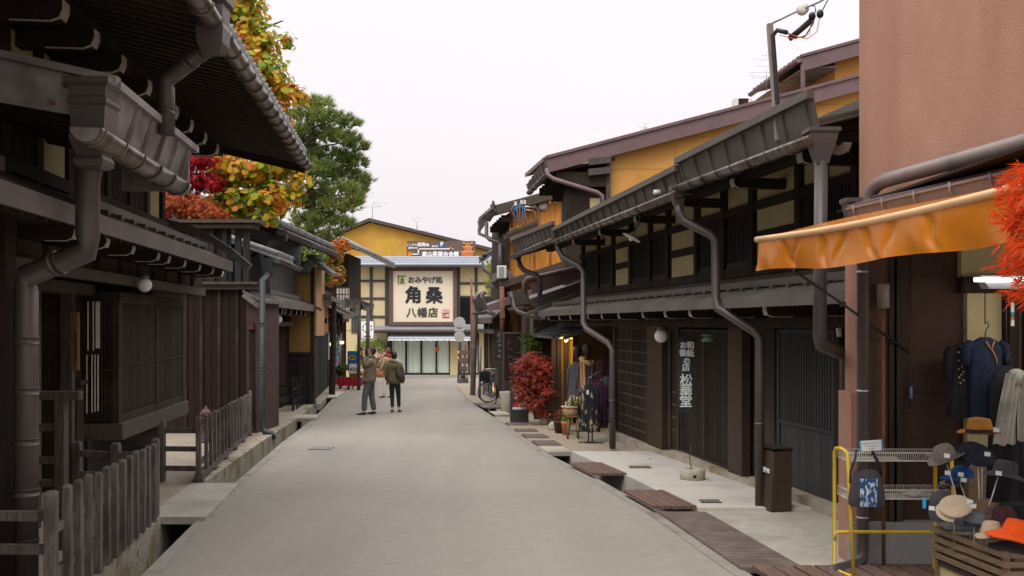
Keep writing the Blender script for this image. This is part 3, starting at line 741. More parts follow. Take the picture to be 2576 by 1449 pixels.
# entrance barrier: beam on a post with low rails
p = at(136, 995, 8.6)
root = thing('entrance_rail', 'dark wooden rail frame with a thick top beam in front of the left entrance', 'railing', (p.x, p.y, gz(8.6)))
g = MB(); g.bar((xat(40,8.6), 8.6, p.z), (xat(204,8.6), 8.6, p.z), .10, .075); g.build('top_beam', M['oldwood'], root, bevel=.006)
g = MB(); g.box(xat(143,8.6), xat(167,8.6), 8.55, 8.65, gz(8.6), p.z-.037); g.build('post', M['oldwood'], root, bevel=.004)
for yy in (1075, 1158, 1215):
    g = MB(); z = zat(yy, 8.6); g.box(xat(-20,8.6), xat(143,8.6), 8.575, 8.625, z-.03, z+.03); g.build('rail', M['oldwood'], root, bevel=.004)
# picket fences
def fence(label, p0, p1, n, h, m, ret0=None, ret1=None, base=False, w=.07, endw=.09):
    p0 = V(p0); p1 = V(p1); c = (p0+p1)/2
    root = thing('picket_fence', label, 'fence', (c.x, c.y, gz(c.y)+.03), 'picket fences along the left pavement')
    d = V((p1.x-p0.x, p1.y-p0.y, 0)); L = d.length; d.normalize(); nn = V((d.y, -d.x, 0))
    zb = lambda p: gz(p.y)+.035
    for i in range(n):
        f = i/(n-1); q = p0.lerp(p1, f); q = V((q.x, q.y, 0)); ww = endw if i in (0, n-1) else w*rnd.uniform(.92,1.08)
        hh = h+rnd.uniform(-.012,.012)+(.02 if i in (0,n-1) else 0); b0 = zb(q)+(.13 if base else 0.0)
        off = nn*(.0 if i in (0, n-1) else .035)
        a = q+off+V((0,0,b0)); hw = ww/2; tk = ww*.42
        ln = d*rnd.uniform(-.008,.008)+nn*rnd.uniform(-.006,.006)
        g = MB(); vs = []
        for zz, sx in ((0,1),(hh-b0+zb(q)-.02,1),(hh-b0+zb(q),.55)):
            for sx1, sy1 in ((-1,-1),(1,-1),(1,1),(-1,1)): vs.append(a+d*(sx1*tk*sx)+nn*(sy1*hw*.5*sx)+ln*(zz/.8)+V((0,0,zz)))
        g.add(vs, [(0,3,2,1)]+[(r+k, r+(k+1)%4, r+4+(k+1)%4, r+4+k) for r in (0,4) for k in range(4)]+[(8,9,10,11)])
        g.build('post' if i in (0, n-1) else 'picket', m, root)
    for fz in (.30, .68):
        g = MB(); a = V((p0.x,p0.y,zb(p0)+h*fz)); b = V((p1.x,p1.y,zb(p1)+h*fz)); g.bar(a, b, .045, .06); g.build('rail', m, root)
    if base:
        g = MB(); a = V((p0.x,p0.y,zb(p0)+.09)); b = V((p1.x,p1.y,zb(p1)+.09)); g.bar(a-d*.06, b, .09, .08)
        for k in range(6):
            q = a.lerp(b, k/5.3); g.box(q.x-.06,q.x+.06,q.y-.05,q.y+.05,gz(q.y)+.03,q.z-.041)
        g.build('base_beam', m, root)
    for e, lst in ((p0, ret0), (p1, ret1)):
        if not lst: continue
        q1 = V(lst)
        for fz in (.22, .52, .80):
            g = MB(); mid = e.lerp(q1, .5); g.bar((e.x,e.y,zb(e)+h*fz), (mid.x,mid.y,zb(e)+h*fz-.012), .035, .065); g.bar((mid.x,mid.y,zb(e)+h*fz-.012), (q1.x,q1.y,zb(e)+h*fz), .035, .065); g.build('rail', m, root)
        for f in (.5, 1.0):
            q = e.lerp(q1, f); g = MB(); g.frusta((q.x,q.y), [(.04,.04,zb(e)),(.04,.04,zb(e)+h*.93),(.028,.028,zb(e)+h*.95)]); g.build('post', m, root)
    return root
fence('weathered grey picket fence, nearest of the three on the left', (-3.04,6.55,0), (-3.66,10.2,0), 14, .79, M['greywood'], ret0=(-4.0,6.7,0), ret1=(-4.55,10.4,0), w=.098, endw=.13)
fence('grey picket fence in the middle, standing before the brown board wall', (-4.02,12.75,0), (-5.27,20.0,0), 17, .84, M['greywood'], ret0=(-5.05,13.0,0), base=True, w=.092, endw=.12)
fence('dark tarred picket fence, farthest on the left', (-5.97,27.1,0), (-7.05,35.5,0), 12, .86, M['tarwood'], ret0=(-7.0,27.2,0), w=.09, endw=.12)
# hydrant
c = gnd(518, 1072); c = V((xat(518,18.2), 18.2, gz(18.2)+.03))
root = thing('fire_hydrant', 'dull red domed hydrant behind the middle picket fence', 'hydrant', c)
g = MB(); g.lathe([(.11,0),(.11,.04),(.075,.05),(.075,.42),(.10,.43),(.10,.47),(.085,.48),(.085,.5)], c, 16); b = g.build('barrel', M['hydrant'], root)
g = MB(); g.lathe([(.105,.5),(.11,.52),(.09,.57),(.05,.61),(.025,.62),(.025,.66),(.012,.67)], c, 16); g.build('dome', M['hydrant'], root)
for s in (-1, 1):
    g = MB(); g.tube([c+V((s*.06,-.02,.36)), c+V((s*.13,-.03,.36))], .035, 10); g.build('outlet', M['hydrant'], root)

# ---- board-clad storehouse beyond the yard
YC = 20.2; xc = xat(622, YC)
hC = thing('storehouse', 'reddish brown board-clad storehouse with capped slatted parapet behind the middle fence', 'house', (xc-1.5, YC, gz(YC)))
zc = zat(716, YC)
g = MB(); xx = xc-3.6
k = 0
while xx < xc-.02:
    w = .36; g.box(xx, min(xx+w, xc)-.012, YC+rnd.uniform(0,.012), YC+2.0, gz(22)-.2, zc); xx += w; k += 1
g.box(xc-3.6, xc-.03, YC+.02, YC+1.95, gz(22)-.2, zc-.01)
g.build('wall', M['board_brown'], hC)
for px in (467, 507, 552, 597):
    g = MB(); x = xat(px, YC); g.box(x-.03, x+.03, YC-.035, YC, gz(YC), zc); g.build('batten', M['darkwood'], hC)
g = MB(); g.box(xc-3.6, xat(655,YC), YC-.22, YC+.3, zc, zc+.05); g.box(xc-3.6, xat(648,YC), YC-.14, YC+.2, zc-.10, zc-.002); g.build('wall_cap', M['oldwood'], hC)
g = MB(); xp = xat(621, YC); xq = xat(650, YC)
g.box(xp, xq-.03, YC-.03, YC+1.9, gz(22)-.1, zat(757,YC)); g.build('end_pillar', M['board_red'], hC)
g = MB(); g.box(xp+.06, xq-.06, YC-.045, YC-.028, gz(YC)+.1, zat(830,YC)); g.build('pillar_panel', M['board_brown'], hC)
g = MB(); a = V((xat(615,YC), YC, zat(729,YC))); b = V((xat(664,YC), YC, zat(756,YC)))
g.hexa([a+V((0,-.15,-.05)), b+V((0,-.15,-.05)), b+V((0,1.9,-.05)), a+V((0,1.9,-.05)), a+V((0,-.15,0)), b+V((0,-.15,0)), b+V((0,1.9,0)), a+V((0,1.9,0))])
g.bar(a+V((.02,-.16,-.10)), b+V((-.06,-.16,-.12)), .05, .10); g.build('pillar_roof', M['greywood_h'], hC)
zt = zat(574, YC); z0 = zc+.05
g = MB()
for px in (440, 470, 500, 527, 549, 572, 598): g.box(xat(px-9,YC), xat(px+7,YC), YC+.05, YC+.10, z0, zt)
g.box(xat(400,YC), xat(625,YC), YC+.10, YC+.14, zat(640,YC), zat(628,YC)); g.box(xat(400,YC), xat(540,YC), YC+.06, YC+.1, z0, zt)
g.build('parapet_slats', M['tarwood'], hC)
for px in (533, 565, 618):
    g = MB(); g.box(xat(px-6,YC), xat(px+6,YC), YC-.02, YC+.16, z0, zt); g.build('parapet_post', M['tarwood'], hC)
g = MB(); g.box(xat(405,YC), xat(658,YC), YC-.25, YC+.35, zat(563,YC), zat(555,YC)); g.box(xat(405,YC), xat(645,YC), YC-.16, YC+.25, zat(575,YC), zat(566,YC)); g.build('parapet_cap', M['oldwood'], hC)
root = thing('post_box', 'small red wooden box fixed to the weathered pillar by the dark rain pipe', 'box', (xat(633,YC), YC-.05, zat(829,YC)))
x = xat(633, YC); g = MB(); g.box(x-.055, x+.055, YC-.12, YC-.03, zat(829,YC), zat(812,YC)); b = g.build('body', M['hydrant'], root, bevel=.006)
g = MB(); g.box(x-.065, x+.065, YC-.13, YC-.03, zat(812,YC)+.001, zat(810,YC)+.012); g.build('lid', M['hydrant'], root)

# ---- house D: short tiled eave, pent roof, ochre sleeve wall
LD = Fr(-4.14, -.09, 1)
hD = thing('townhouse', 'second left townhouse with ochre side wall, slatted screen and small pent roof', 'house', LD.pt(26, 0, gz(26)))
g = MB(); LD.box(g, 22.2, 30.6, -4, -.08, gz(31)-.2, 3.9); g.build('wall', M['darkwood'], hD)
g = MB()
for px in (664, 676, 686, 723):
    t = LD.t(px); LD.box(g, t-.1, t+.1, -.1, .06, gz(t)-.1, 2.0)
LD.box(g, 22.2, 30.4, -.1, .1, 1.88, 2.02); g.build('timber_frame', M['darkwood'], hD)
g = MB(); t0, t1 = LD.t(688)+.1, LD.t(722)-.1; LD.lattice(g, t0, t1, .03, -.35, 1.88, .07, .04); LD.box(g, t0, t1, -.06, -.03, -.35, 1.88)
LD.box(g, t0, t1, .03, .05, .78, .83); LD.box(g, t0-.1, t1+.1, -.05, .12, -.55, -.35); g.build('lattice_screen', M['slat_brown'], hD)
dl = .8
g = MB(); LD.slab(g, 22.0, 30.2, dl, 2.34, -.05, 2.75, .05); LD.box(g, 22.0, 30.2, dl, dl+.04, 2.16, 2.345)
g.bar(LD.pt(30.25, dl+.25, 2.20), LD.pt(30.25, -.1, 2.80), .10, .08)
pr = g.build('pent_roof', M['roofmetal'], hD)
g = MB(); LD.box(g, 22.0, 30.2, .48, .50, 2.50, 2.60); g.build('snow_rail', M['fascia'], pr)
for px in (686, 706, 714, 728, 742, 754, 764):
    arm(LD, LD.t(px, .62), .1, .66, 2.02, 2.17, M['darkwood_h'], hD)
g = MB(); LD.box(g, 22, 29.9, .22, .32, 1.72, 1.84); g.build('lintel', M['oldwood'], hD)
YS = 30.4; xa, xb = xat(700,YS), xat(783,YS)
g = MB(); g.box(xa, xb, YS, YS+.16, zat(889,YS), zat(688,YS)); g.build('ochre_wall', M['ochre_sand'], hD)
g = MB(); g.box(xat(720,YS), xb+.02, YS-.05, YS+.16, gz(YS)-.1, zat(889,YS)); g.box(xat(720,YS), xb, YS-.09, YS, zat(894,YS), zat(886,YS)); g.box(xat(720,YS), xb, YS-.07, YS, zat(906,YS), zat(900,YS))
for px in (722, 752, 780): g.box(xat(px,YS)-.03, xat(px,YS)+.03, YS-.08, YS, gz(YS), zat(906,YS))
g.build('wainscot', M['tarwood'], hD)
g = MB(); g.box(xat(782,YS), xat(791,YS), YS-.03, YS+.22, gz(YS)-.1, zat(676,YS)); g.build('corner_post', M['darkwood'], hD)
g = MB(); g.box(xat(791,YS)+.002, xat(796,YS), YS+.02, YS+1.3, zat(845,YS), zat(676,YS)); g.build('lit_return', M['tanboard'], hD)  # street face of the ochre sleeve, its brighter light put into the colour
g = MB(); zr = zat(656,YS); xr = xat(787,YS)
for s, e in ((-1, xat(737,YS)), (1, xat(839,YS))):
    a = V((xr, YS-.35, zr)); b = V((e, YS-.35, zat(694,YS)))
    up_ = V((0,0,.09)); yv = V((0,1.3,0))
    g.hexa([a, b, b+yv, a+yv, a+up_, b+up_, b+up_+yv, a+up_+yv])
g.box(xr-.14, xr+.14, YS-.36, YS+.95, zr+.05, zr+.17)
g.build('gable_cap', M['tile_dk'], hD)
g = MB(); g.box(xat(694,YS), xat(782,YS), YS-.12, YS+.3, zat(690,YS), zat(683,YS)); g.build('wall_cap', M['tile_dk'], hD)
# small near eave (tile row, gutter) and the larger roof above
LS = Fr(xat(700,21)+.055*21, -.055, 1)
g = MB(); LS.slab(g, 20.9, 22.9, 0.0, zat(645,21), -1.6, zat(645,21)+.55, .06); tr_ = g.build('small_roof', M['tile'], hD)
g = MB(); tilerows(g, LS, 20.9, 22.9, 0.0, zat(645,21)+.03, -1.5, zat(645,21)+.55, .15, .06); g.build('roof_tiles', M['tile'], tr_)
g = MB(); g.gutter(LS.pt(20.6, .06, zat(655,21)), LS.pt(23.3, .06, zat(655,21)-.03), .10, .3); g.build('gutter', M['gutter_dk'], tr_)
g = MB(); LS.box(g, 20.9, 23, -1.6, -.55, 2.2, 3.2); g.build('side_wall', M['tarwood'], hD)
a, b = at(712, 583, 24), at(838, 640, 31)
LU = Fr(a.x-(b.x-a.x)/7*24, (b.x-a.x)/7, 1)
g = MB(); LU.slab(g, 23.8, 31.2, -.05, a.z+.12, -4, a.z+1.4, .08); LU.box(g, 24, 31, -4, -1.0, 2.5, a.z+.5); ur = g.build('main_roof', M['tile_dk'], hD)
g = MB(); tilerows(g, LU, 23.8, 31.2, 0, a.z+.16, -3.8, a.z+1.38, .22, .075); g.build('roof_tiles', M['tile'], ur)
g = MB(); g.gutter(LU.pt(23.7, .03, a.z), LU.pt(31.3, .03, a.z), .13, .35); g.build('gutter', M['gutter_dk'], ur)
g = MB(); rafters(g, LU, 23.9, 31.1, -.05, a.z+.05, -1.1, a.z+.38, .3, .1, .12); g.build('soffit', M['darkwood_h'], ur)
hq = LU.pt(23.9, 0, 0)
downpipe('short blue-grey gutter hopper under the tiled eave above the slatted parapet', [(hq.x,hq.y,a.z-.15),(hq.x-.3,hq.y,a.z-.32),(hq.x-.34,hq.y,a.z-.42),(hq.x-.34,hq.y,a.z-1.1)], .085, 'pipe_blue', .5, (hq, [(.09,.09,a.z-.24),(.12,.12,a.z-.15),(.13,.13,a.z+.02)]))
q = LS.pt(20.75, -.16, 0); q2 = V((xat(660,19.9), 19.9, 0))
downpipe('dark blue-grey rain pipe down the left with a curved shoe over the drain', [(q.x,q.y,zat(690,21)),(q2.x,q2.y,zat(705,20)),(q2.x,q2.y,0),(q2.x,q2.y,gz(20)+.16),(q2.x+.06,q2.y-.02,gz(20)+.08),(q2.x+.20,q2.y-.06,gz(20)+.06),(q2.x+.24,q2.y-.07,gz(20)-.06)], .062, 'pipe_blue', .9,
    (q, [(.07,.07,zat(700,21)),(.10,.10,zat(690,21)),(.14,.12,zat(652,21))]))
c = V((xat(698.5,25.0), 25.0, zat(803,25.0)))
globe('white globe lamp under the small pent roof of the ochre-walled house', c, .115, [c+V((-.02,0,.22)), c+V((-.12,.1,.26)), c+V((-.25,.3,.22))])

# ---- E: board wall with tan boards above
LE = Fr(-2.55, -.121, 1)
hE = thing('board_house', 'low house front of tan boards over dark boards beyond the ochre wall', 'house', LE.pt(36, 0, gz(36)))
g = MB(); t = 31.2
while t < 40.3:
    LE.box(g, t, t+.43, -.2, rnd.uniform(-.01,.012), gz(41)-.2, 1.40); t += .45
g.build('dark_boards', M['tarwood'], hE)
g = MB(); t = 31.2
while t < 40.0:
    LE.box(g, t, t+.72, -.18, -.02, 1.40, 2.52); LE.box(g, t+.70, t+.76, -.03, 0, 1.40, 2.52); t += .74
g.build('tan_boards', M['tanboard'], hE)
g = MB(); LE.box(g, 31.2, 40.3, -3, -.19, gz(41)-.2, 2.6); g.build('wall', M['darkwood'], hE)
g = MB(); LE.box(g, 31.1, 40.3, -.03, .05, 1.38, 1.45); g.build('rail', M['oldwood'], hE)
g = MB(); LE.slab(g, 31.3, 41, .6, 2.66, -2.5, 3.4, .07); LE.box(g, 31.3, 41, .6, .64, 2.52, 2.67); er = g.build('roof', M['tile_dk'], hE)
g = MB(); LE.slab(g, 34, 40, -.4, 3.2, -.6, 3.5, .1); g.build('snow_guard', M['fascia'], er)
g = MB(); LE.box(g, 31.3, 41, .0, .3, gz(36)-.1, gz(36)+.1); g.build('plinth', M['stone'], hE)

# ---- F: row of shops near the end of the street
LG = Fr(-4.0, -.09, 1)
hF = thing('shop_house', 'far left tiled shop house with lit lamps under its eaves', 'house', LG.pt(46, 0, gz(46)))
g = MB(); LG.box(g, 41, 52, -4, -.1, gz(52)-.3, 3.2); g.build('wall', M['darkwood'], hF)
for t in (41.6, 43.4, 45.2, 47, 49, 51):
    g = MB(); LG.box(g, t-.09, t+.09, -.1, .08, gz(t)-.1, 2.1); g.build('post', M['oldwood'], hF)
g = MB(); LG.lattice(g, 43.6, 45.0, .0, -.2, 1.5, .14, .05); g.build('lattice_screen', M['warmwood'], hF)
for t0, t1, dz in ((40.6, 44.5, 0), (44.6, 51.5, .1)):
    g = MB(); LG.slab(g, t0, t1, .7, 2.2+dz, -.1, 2.6+dz, .08); LG.box(g, t0, t1, .7, .75, 1.98+dz, 2.21+dz); f_ = g.build('pent_roof', M['fascia'], hF)
    g = MB(); rafters(g, LG, t0, t1, .65, 2.08+dz, 0, 2.45+dz, .5, .12, .14); g.build('soffit', M['darkwood_h'], f_)
for px in (822, 832, 842, 851, 861):
    arm(LG, LG.t(px, .5), .12, .52, 1.8, 2.0, M['darkwood_h'], hF)
Yr = 45.0
a, b = at(856, 600, Yr), at(948, 646, Yr)
g = MB(); yv = V((0,7,0)); th = V((0,0,.14))
g.hexa([a-th, b-th, b-th+yv, a-th+yv, a, b, b+yv, a+yv]); g.hexa([a-V((3,0,-.9))-th, a-th, a-th+yv, a-V((3,0,-.9))-th+yv, a-V((3,0,-.9)), a, a+yv, a-V((3,0,-.9))+yv])
rfF = g.build('main_roof', M['greywood_h'], hF)
g = MB()
for i in range(16): g.tube([a+V((0,.2+.43*i,.05)), b+V((0,.2+.43*i,.05))], .09, 7)
g.build('roof_tiles', M['tile'], rfF)
g = MB(); g.box(a.x-3, xat(853,Yr), Yr+2.5, Yr+6.5, 2.5, zat(628,Yr)); g.build('upper_wall', M['board_brown'], hF)
# snow-guard boxes standing on thin pipes
for lab, px0, px1, y0, y1, Y, pp in (('tall thin dark rain pipe with boxy gutter head, left of a close pair', 870, 903, 747, 770, 41.0, 904), ('tall thin dark rain pipe standing just in front of the round star logo sign', 898, 936, 750, 774, 40.0, 926)):
    root = thing('gutter_stand', lab, 'rain pipe', (xat(pp,Y), Y, gz(Y)), 'gutter stands at the far left')
    g = MB(); A = at(px0, y0, Y+1.5); B = at(px1, y1-8, Y); 
    g.hexa([V((A.x,A.y,A.z-.42)), V((B.x,B.y,B.z-.34)), V((B.x,B.y+.1,B.z-.34)), V((A.x,A.y+.1,A.z-.42)), V((A.x-.1,A.y,A.z)), V((B.x+.08,B.y,B.z)), V((B.x+.08,B.y+.1,B.z)), V((A.x-.1,A.y+.1,A.z))])
    g.build('guard_box', M['greywood'], root)
    g = MB(); x = xat(pp, Y); g.tube([(x,Y,B.z-.1),(x-.03,Y,gz(Y))], .075, 10); g.build('pipe', M['pipe'], root)
# white gridded sign tower
Yw = 47.0
root = thing('sign_tower', 'white gridded sign panel rising above the far left eaves', 'sign', (xat(862,Yw), Yw, zat(800,Yw)))
g = MB(); g.box(xat(846,Yw), xat(876,Yw), Yw, Yw+.3, zat(810,Yw), zat(724,Yw)); g.build('panel', M['white'], root)
g = MB()
for px in (846, 853.5, 861, 868.5, 876): g.box(xat(px,Yw)-.02, xat(px,Yw)+.02, Yw-.02, Yw, zat(810,Yw), zat(724,Yw))
for yy in (724, 740, 756, 772, 788): g.box(xat(846,Yw), xat(876,Yw), Yw-.025, Yw-.005, zat(yy,Yw)-.02, zat(yy,Yw)+.02)
g.build('frame', M['rustpole'], root)
# lantern lamps
for lab, px, py, Y in (('lit warm lantern under the far left eaves, left one of two', 834, 865, 43.0), ('lit warm lantern under the far left eaves, right one of two', 855.5, 861, 43.6)):
    c = at(px, py, Y); root = thing('lantern', lab, 'lamp', c, 'lit lanterns')
    g = MB(); g.lathe([(.10,-.08),(.16,-.05),(.17,.02),(.10,.09)], c, 14); g.build('glass', M['lit'], root)
    g = MB(); g.lathe([(.19,.05),(.16,.10),(.05,.15),(.02,.22)], c, 14); g.build('shade', M['bagbrown'], root)
Y = 43.2
root = thing('lamp_stand', 'thin pale wooden stand beneath the lit lanterns', 'stand', (xat(838,Y),Y,gz(Y)))
g = MB(); g.tube([(xat(836,Y),Y,zat(868,Y)),(xat(836,Y),Y,zat(925,Y))], .035, 8); g.build('pole', M['wire'], root)
g = MB(); g.tube([(xat(838,Y),Y,zat(905,Y)),(xat(846,Y),Y-.3,gz(Y))], .04, 6); g.tube([(xat(834,Y),Y,zat(905,Y)),(xat(830,Y),Y,gz(Y))], .04, 6); g.build('leg', M['greywood'], root)
# red bench with sign boards
YB = 41.6
root = thing('bench', 'bench draped in deep red cloth at the far left', 'bench', (xat(878,YB), YB, gz(YB)))
x0, x1 = xat(849,YB), xat(909,YB); zt = zat(950,YB); zb = zat(971,YB)
g = MB()
def rc(u, v):
    w = math.sin(u*40)*.012
    return V((x0+(x1-x0)*u, YB-.02+w-(.02*v), zt+(zb-zt)*v+math.sin(u*23)*.01*v))
g.grid(rc, 40, 4); g.box(x0, x1, YB-.01, YB+.5, zt-.03, zt); g.box(x0-.01, x0+.01, YB-.02, YB+.5, zb, zt-.01); g.box(x1-.01, x1+.01, YB-.02, YB+.5, zb, zt-.01); g.build('cloth', M['redcloth'], root)
for x in (x0+.1, (x0+x1)/2-.05, x1-.1):
    g = MB(); g.box(x-.04, x+.04, YB+.04, YB+.12, gz(YB), zt-.04); g.build('leg', M['darkwood'], root)
YN = 41.7
x0, x1 = xat(877,YN), xat(901,YN)
root = thing('shop_sign', 'white sign with brushed black writing on a wooden foot, on the red bench', 'sign', ((x0+x1)/2, YN+.2, zt))
g = MB(); g.box(x0, x1, YN+.1, YN+.22, zt, zt+.16); g.build('foot', M['warmwood'], root)
zs = zat(914, YN)
g = MB(); g.box(x0-.02, x1+.02, YN+.12, YN+.2, zt+.16, zs); g.build('frame', M['darkwood'], root)
g = MB(); g.box(x0+.01, x1-.01, YN+.10, YN+.119, zt+.17, zs-.02); g.build('panel', M['white'], root)
text('紀文', .17, root, M['inkgrey'], ((x0+x1)/2, YN+.095, zt+.33), (1,0,0), (0,0,1), .002)
YU = 42.6; x0, x1 = xat(874,YU), xat(900,YU); z0, z1 = zat(932,YU), zat(883,YU)
root = thing('notice_board', 'blue notice board with a cat emblem in a yellow oval behind the white sign', 'sign', ((x0+x1)/2, YU, z0))
g = MB(); g.box(x0, x1, YU, YU+.05, z0, z1); g.build('panel', M['blue'], root)
g = MB(); cx = (x0+x1)/2; cz = z0+(z1-z0)*.66
g.add([V((cx+.16*math.cos(k*.3927), YU-.006, cz+.095*math.sin(k*.3927))) for k in range(16)], [tuple(range(16))]); g.build('emblem_oval', M['yellow'], root)
g = MB(); cat_ = [(-.11,-.02),(-.10,.03),(-.05,.05),(.03,.045),(.07,.065),(.085,.045),(.11,.05),(.12,.01),(.09,-.015),(.08,-.06),(.05,-.06),(.045,-.02),(-.03,-.02),(-.05,-.06),(-.085,-.06),(-.08,-.02)]
g.add([V((cx+a, YU-.010, cz+b)) for a, b in cat_], [tuple(range(len(cat_)))]); g.build('emblem_cat', M['ink'], root)
g = MB(); g.box(cx-.10, cx+.10, YU-.012, YU-.002, z0+.05, z0+.30); g.build('paper', M['signwhite'], root)
g = MB(); g.box(cx-.03, cx+.03, YU+.05, YU+.1, gz(YU), z1-.1); g.build('post', M['darkwood'], root)
# round-logo sign
YL = 46.0; x0, x1 = xat(908,YL), xat(940,YL); z0, z1 = zat(851,YL), zat(808,YL); cx = (x0+x1)/2; cz = z0+(z1-z0)*.60
root = thing('hanging_sign', 'square white sign with a red and blue star ring hanging past the rain pipe', 'sign', (cx, YL, z0))
g = MB(); g.box(x0, x1, YL, YL+.14, z0, z1); g.build('panel', M['litsign'], root)
g = MB()
for a in (x0-.02, x1-.01): g.box(a, a+.03, YL-.01, YL+.15, z0-.02, z1+.02)
g.box(x0-.02, x1+.02, YL-.01, YL+.15, z1, z1+.03); g.box(x0-.02, x1+.02, YL-.01, YL+.15, z0-.03, z0); g.build('frame', M['fascia_lt'], root)
for k, mm in enumerate(('bluelogo','red')*4):
    a0 = math.pi/4*k+.1; a1 = a0+.62; am = (a0+a1)/2
    g = MB(); g.add([V((cx+r*math.cos(a), YL-.01, cz+r*math.sin(a))) for r, a in ((.225,a0),(.235,am),(.225,a1),(.15,am))], [(0,1,2,3)]); g.build('star_point', M[mm], root)
g = MB()
for i in range(5): g.box(cx-.17+.07*i, cx-.12+.07*i, YL-.008, YL-.003, z0+.05, z0+.12)
g.build('small_lettering', M['ink'], root)
g = MB(); g.tube([(cx-.6,YL+.07,z1+.2),(cx+.2,YL+.07,z1+.2)], .03, 6); g.tube([(cx,YL+.07,z1),(cx,YL+.07,z1+.2)], .02, 6); g.build('bracket', M['cable'], root)
# banner
YV = 42.9; x0, x1 = xat(846,YV), xat(856,YV)
root = thing('banner', 'tall blue and white banner with red marks near the lanterns', 'banner', ((x0+x1)/2, YV, zat(924,YV)))
g = MB(); g.grid(lambda u, v: V((x0+(x1-x0)*u-.05*v, YV+.03*math.sin(u*5+v*6), zat(842,YV)+(zat(924,YV)-zat(842,YV))*v)), 4, 14); g.build('cloth', mat('bannercloth', (.66,.68,.74), (.10,.16,.42), .8, 5, (2,2,1.2), lo=.47, hi=.53), root)
g = MB(); g.tube([(x1+.04,YV,zat(838,YV)),(x1-.02,YV,gz(YV))], .015, 6); g.build('pole', M['wire'], root)
YV = 39.8
root = tag(MB().grid(lambda u, v: V((xat(812,YV)+.28*u, YV+.05*math.sin(u*9), zat(842,YV)+(zat(905,YV)-zat(842,YV))*v)), 6, 10).build('noren_cloth', M['awnpale']), 'pale blue cloth hanging at the end of the dark board wall', 'cloth')
# ------------------------------------------------------------------ right side of the street
RF = Fr(5.136, -.16, -1)
hR = thing('townhouse', 'long two-storey dark timber townhouse on the right with ribbed snow guards on its eaves', 'house', RF.pt(15, 0, gz(15)))
g = MB()
RF.box(g, 8.56, 19.35, -.2, -.05, gz(20)-.2, 2.4); RF.box(g, 8.56, 11, -6, -.08, 2.30, 3.66); RF.box(g, 11, 22.3, -6, -.08, 2.30, 3.84); RF.box(g, 8.56, 23.2, -6, -3.0, gz(24)-.3, 2.3)
RF.box(g, 19.2, 19.35, -3, -.2, gz(20)-.2, 2.3); RF.box(g, 23.1, 23.3, -3, .1, gz(24)-.2, 2.3)
g.build('wall', M['darkwood'], hR)
g = MB()
RF.box(g, 8.56, 19.4, -.15, .22, gz(20)-.3, gz(8)+.02-.26)
vs = []
for t0, t1 in ((8.56,10.3),(10.3,12.4),(12.4,15.6),(15.6,19.4)): RF.box(g, t0, t1-.01, -.15, .20, gz(t1)-.3, gz(t1)+.17)
g.build('sill_stone', M['stone'], hR)
for px in (1553, 1640, 1693, 1715, 1851, 1957, 2119):
    t = RF.t(px); g = MB(); RF.box(g, t-.06, t+.06, -.06, .07, gz(t)+.1, 2.2); g.build('post', M['darkwood'], hR)
g = MB(); RF.box(g, 8.56, 19.4, -.06, .06, 1.73, 1.86); RF.box(g, 8.56, 23.2, .30, .38, 1.74, 1.80); g.build('lintel', M['darkwood_h'], hR)
# ground-floor doors, shutters and slatted screens
def screen(name, a, b, z0, z1, m, pitch, w, bars=(), split=None, back='slat_dark', lower=None):
    t0, t1 = RF.t(b)+.05, RF.t(a)-.05
    g = MB(); RF.box(g, t0, t1, -.03, .0, z0, z1); root = g.build(name, M[back], hR)
    g = MB(); RF.lattice(g, t0, t1, .035, (lower or z0), z1, pitch, w, .03)
    if lower:
        n = int((t1-t0)/.16)
        for i in range(n): RF.box(g, t0+i*(t1-t0)/n+.003, t0+(i+1)*(t1-t0)/n-.003, 0, .025+rnd.uniform(0,.004), z0, lower)
    g.build('slats', M[m], root)
    g = MB()
    if bars:
        for z in bars: RF.box(g, t0, t1, .0, .043, z-.014, z+.014)
        g.build('bars', M['oldwood'], root); g = MB()
    RF.box(g, t0, t1, -.02, .06, z0-.07, z0); RF.box(g, t0, t1, -.02, .05, z1-.05, z1)
    for s in (split or []): RF.box(g, t0+(t1-t0)*s-.035, t0+(t1-t0)*s+.035, -.02, .05, z0, z1)
    if lower: RF.box(g, t0, t1, 0, .045, lower-.02, lower+.02)
    g.build('rails', M[m], root)
    return root
screen('lattice_door', 1556, 1638, -.27, 1.73, 'slat_brown', .06, .036, [i*.2-.12 for i in range(9)], [0.02, .48, .98])
screen('narrow_lattice', 1694, 1714, -.2, 1.73, 'slat_brown', .06, .03, [.1,.3,.5,.7])
screen('slatted_screen', 1717, 1850, -.16, 1.70, 'slat', .05, .032, (), [0.02, .5, .98])
screen('slatted_shutter', 1960, 2117, -.14, 1.72, 'slat_slate', .062, .034, (), [0.015, .985], lower=.62, back='slat_slate')
g = MB(); RF.box(g, RF.t(1678), RF.t(1641), 0, .09, -.36, 1.74); g.build('board_panel', M['plank_brown'], hR)
g = MB(); RF.box(g, RF.t(1888), RF.t(1853), 0, .12, -.26, 1.74); g.build('board_panel', M['plank_brown'], hR)
g = MB(); RF.box(g, RF.t(1956), RF.t(1918), -.02, .03, -.2, 1.74); g.build('board_panel', M['darkwood'], hR)
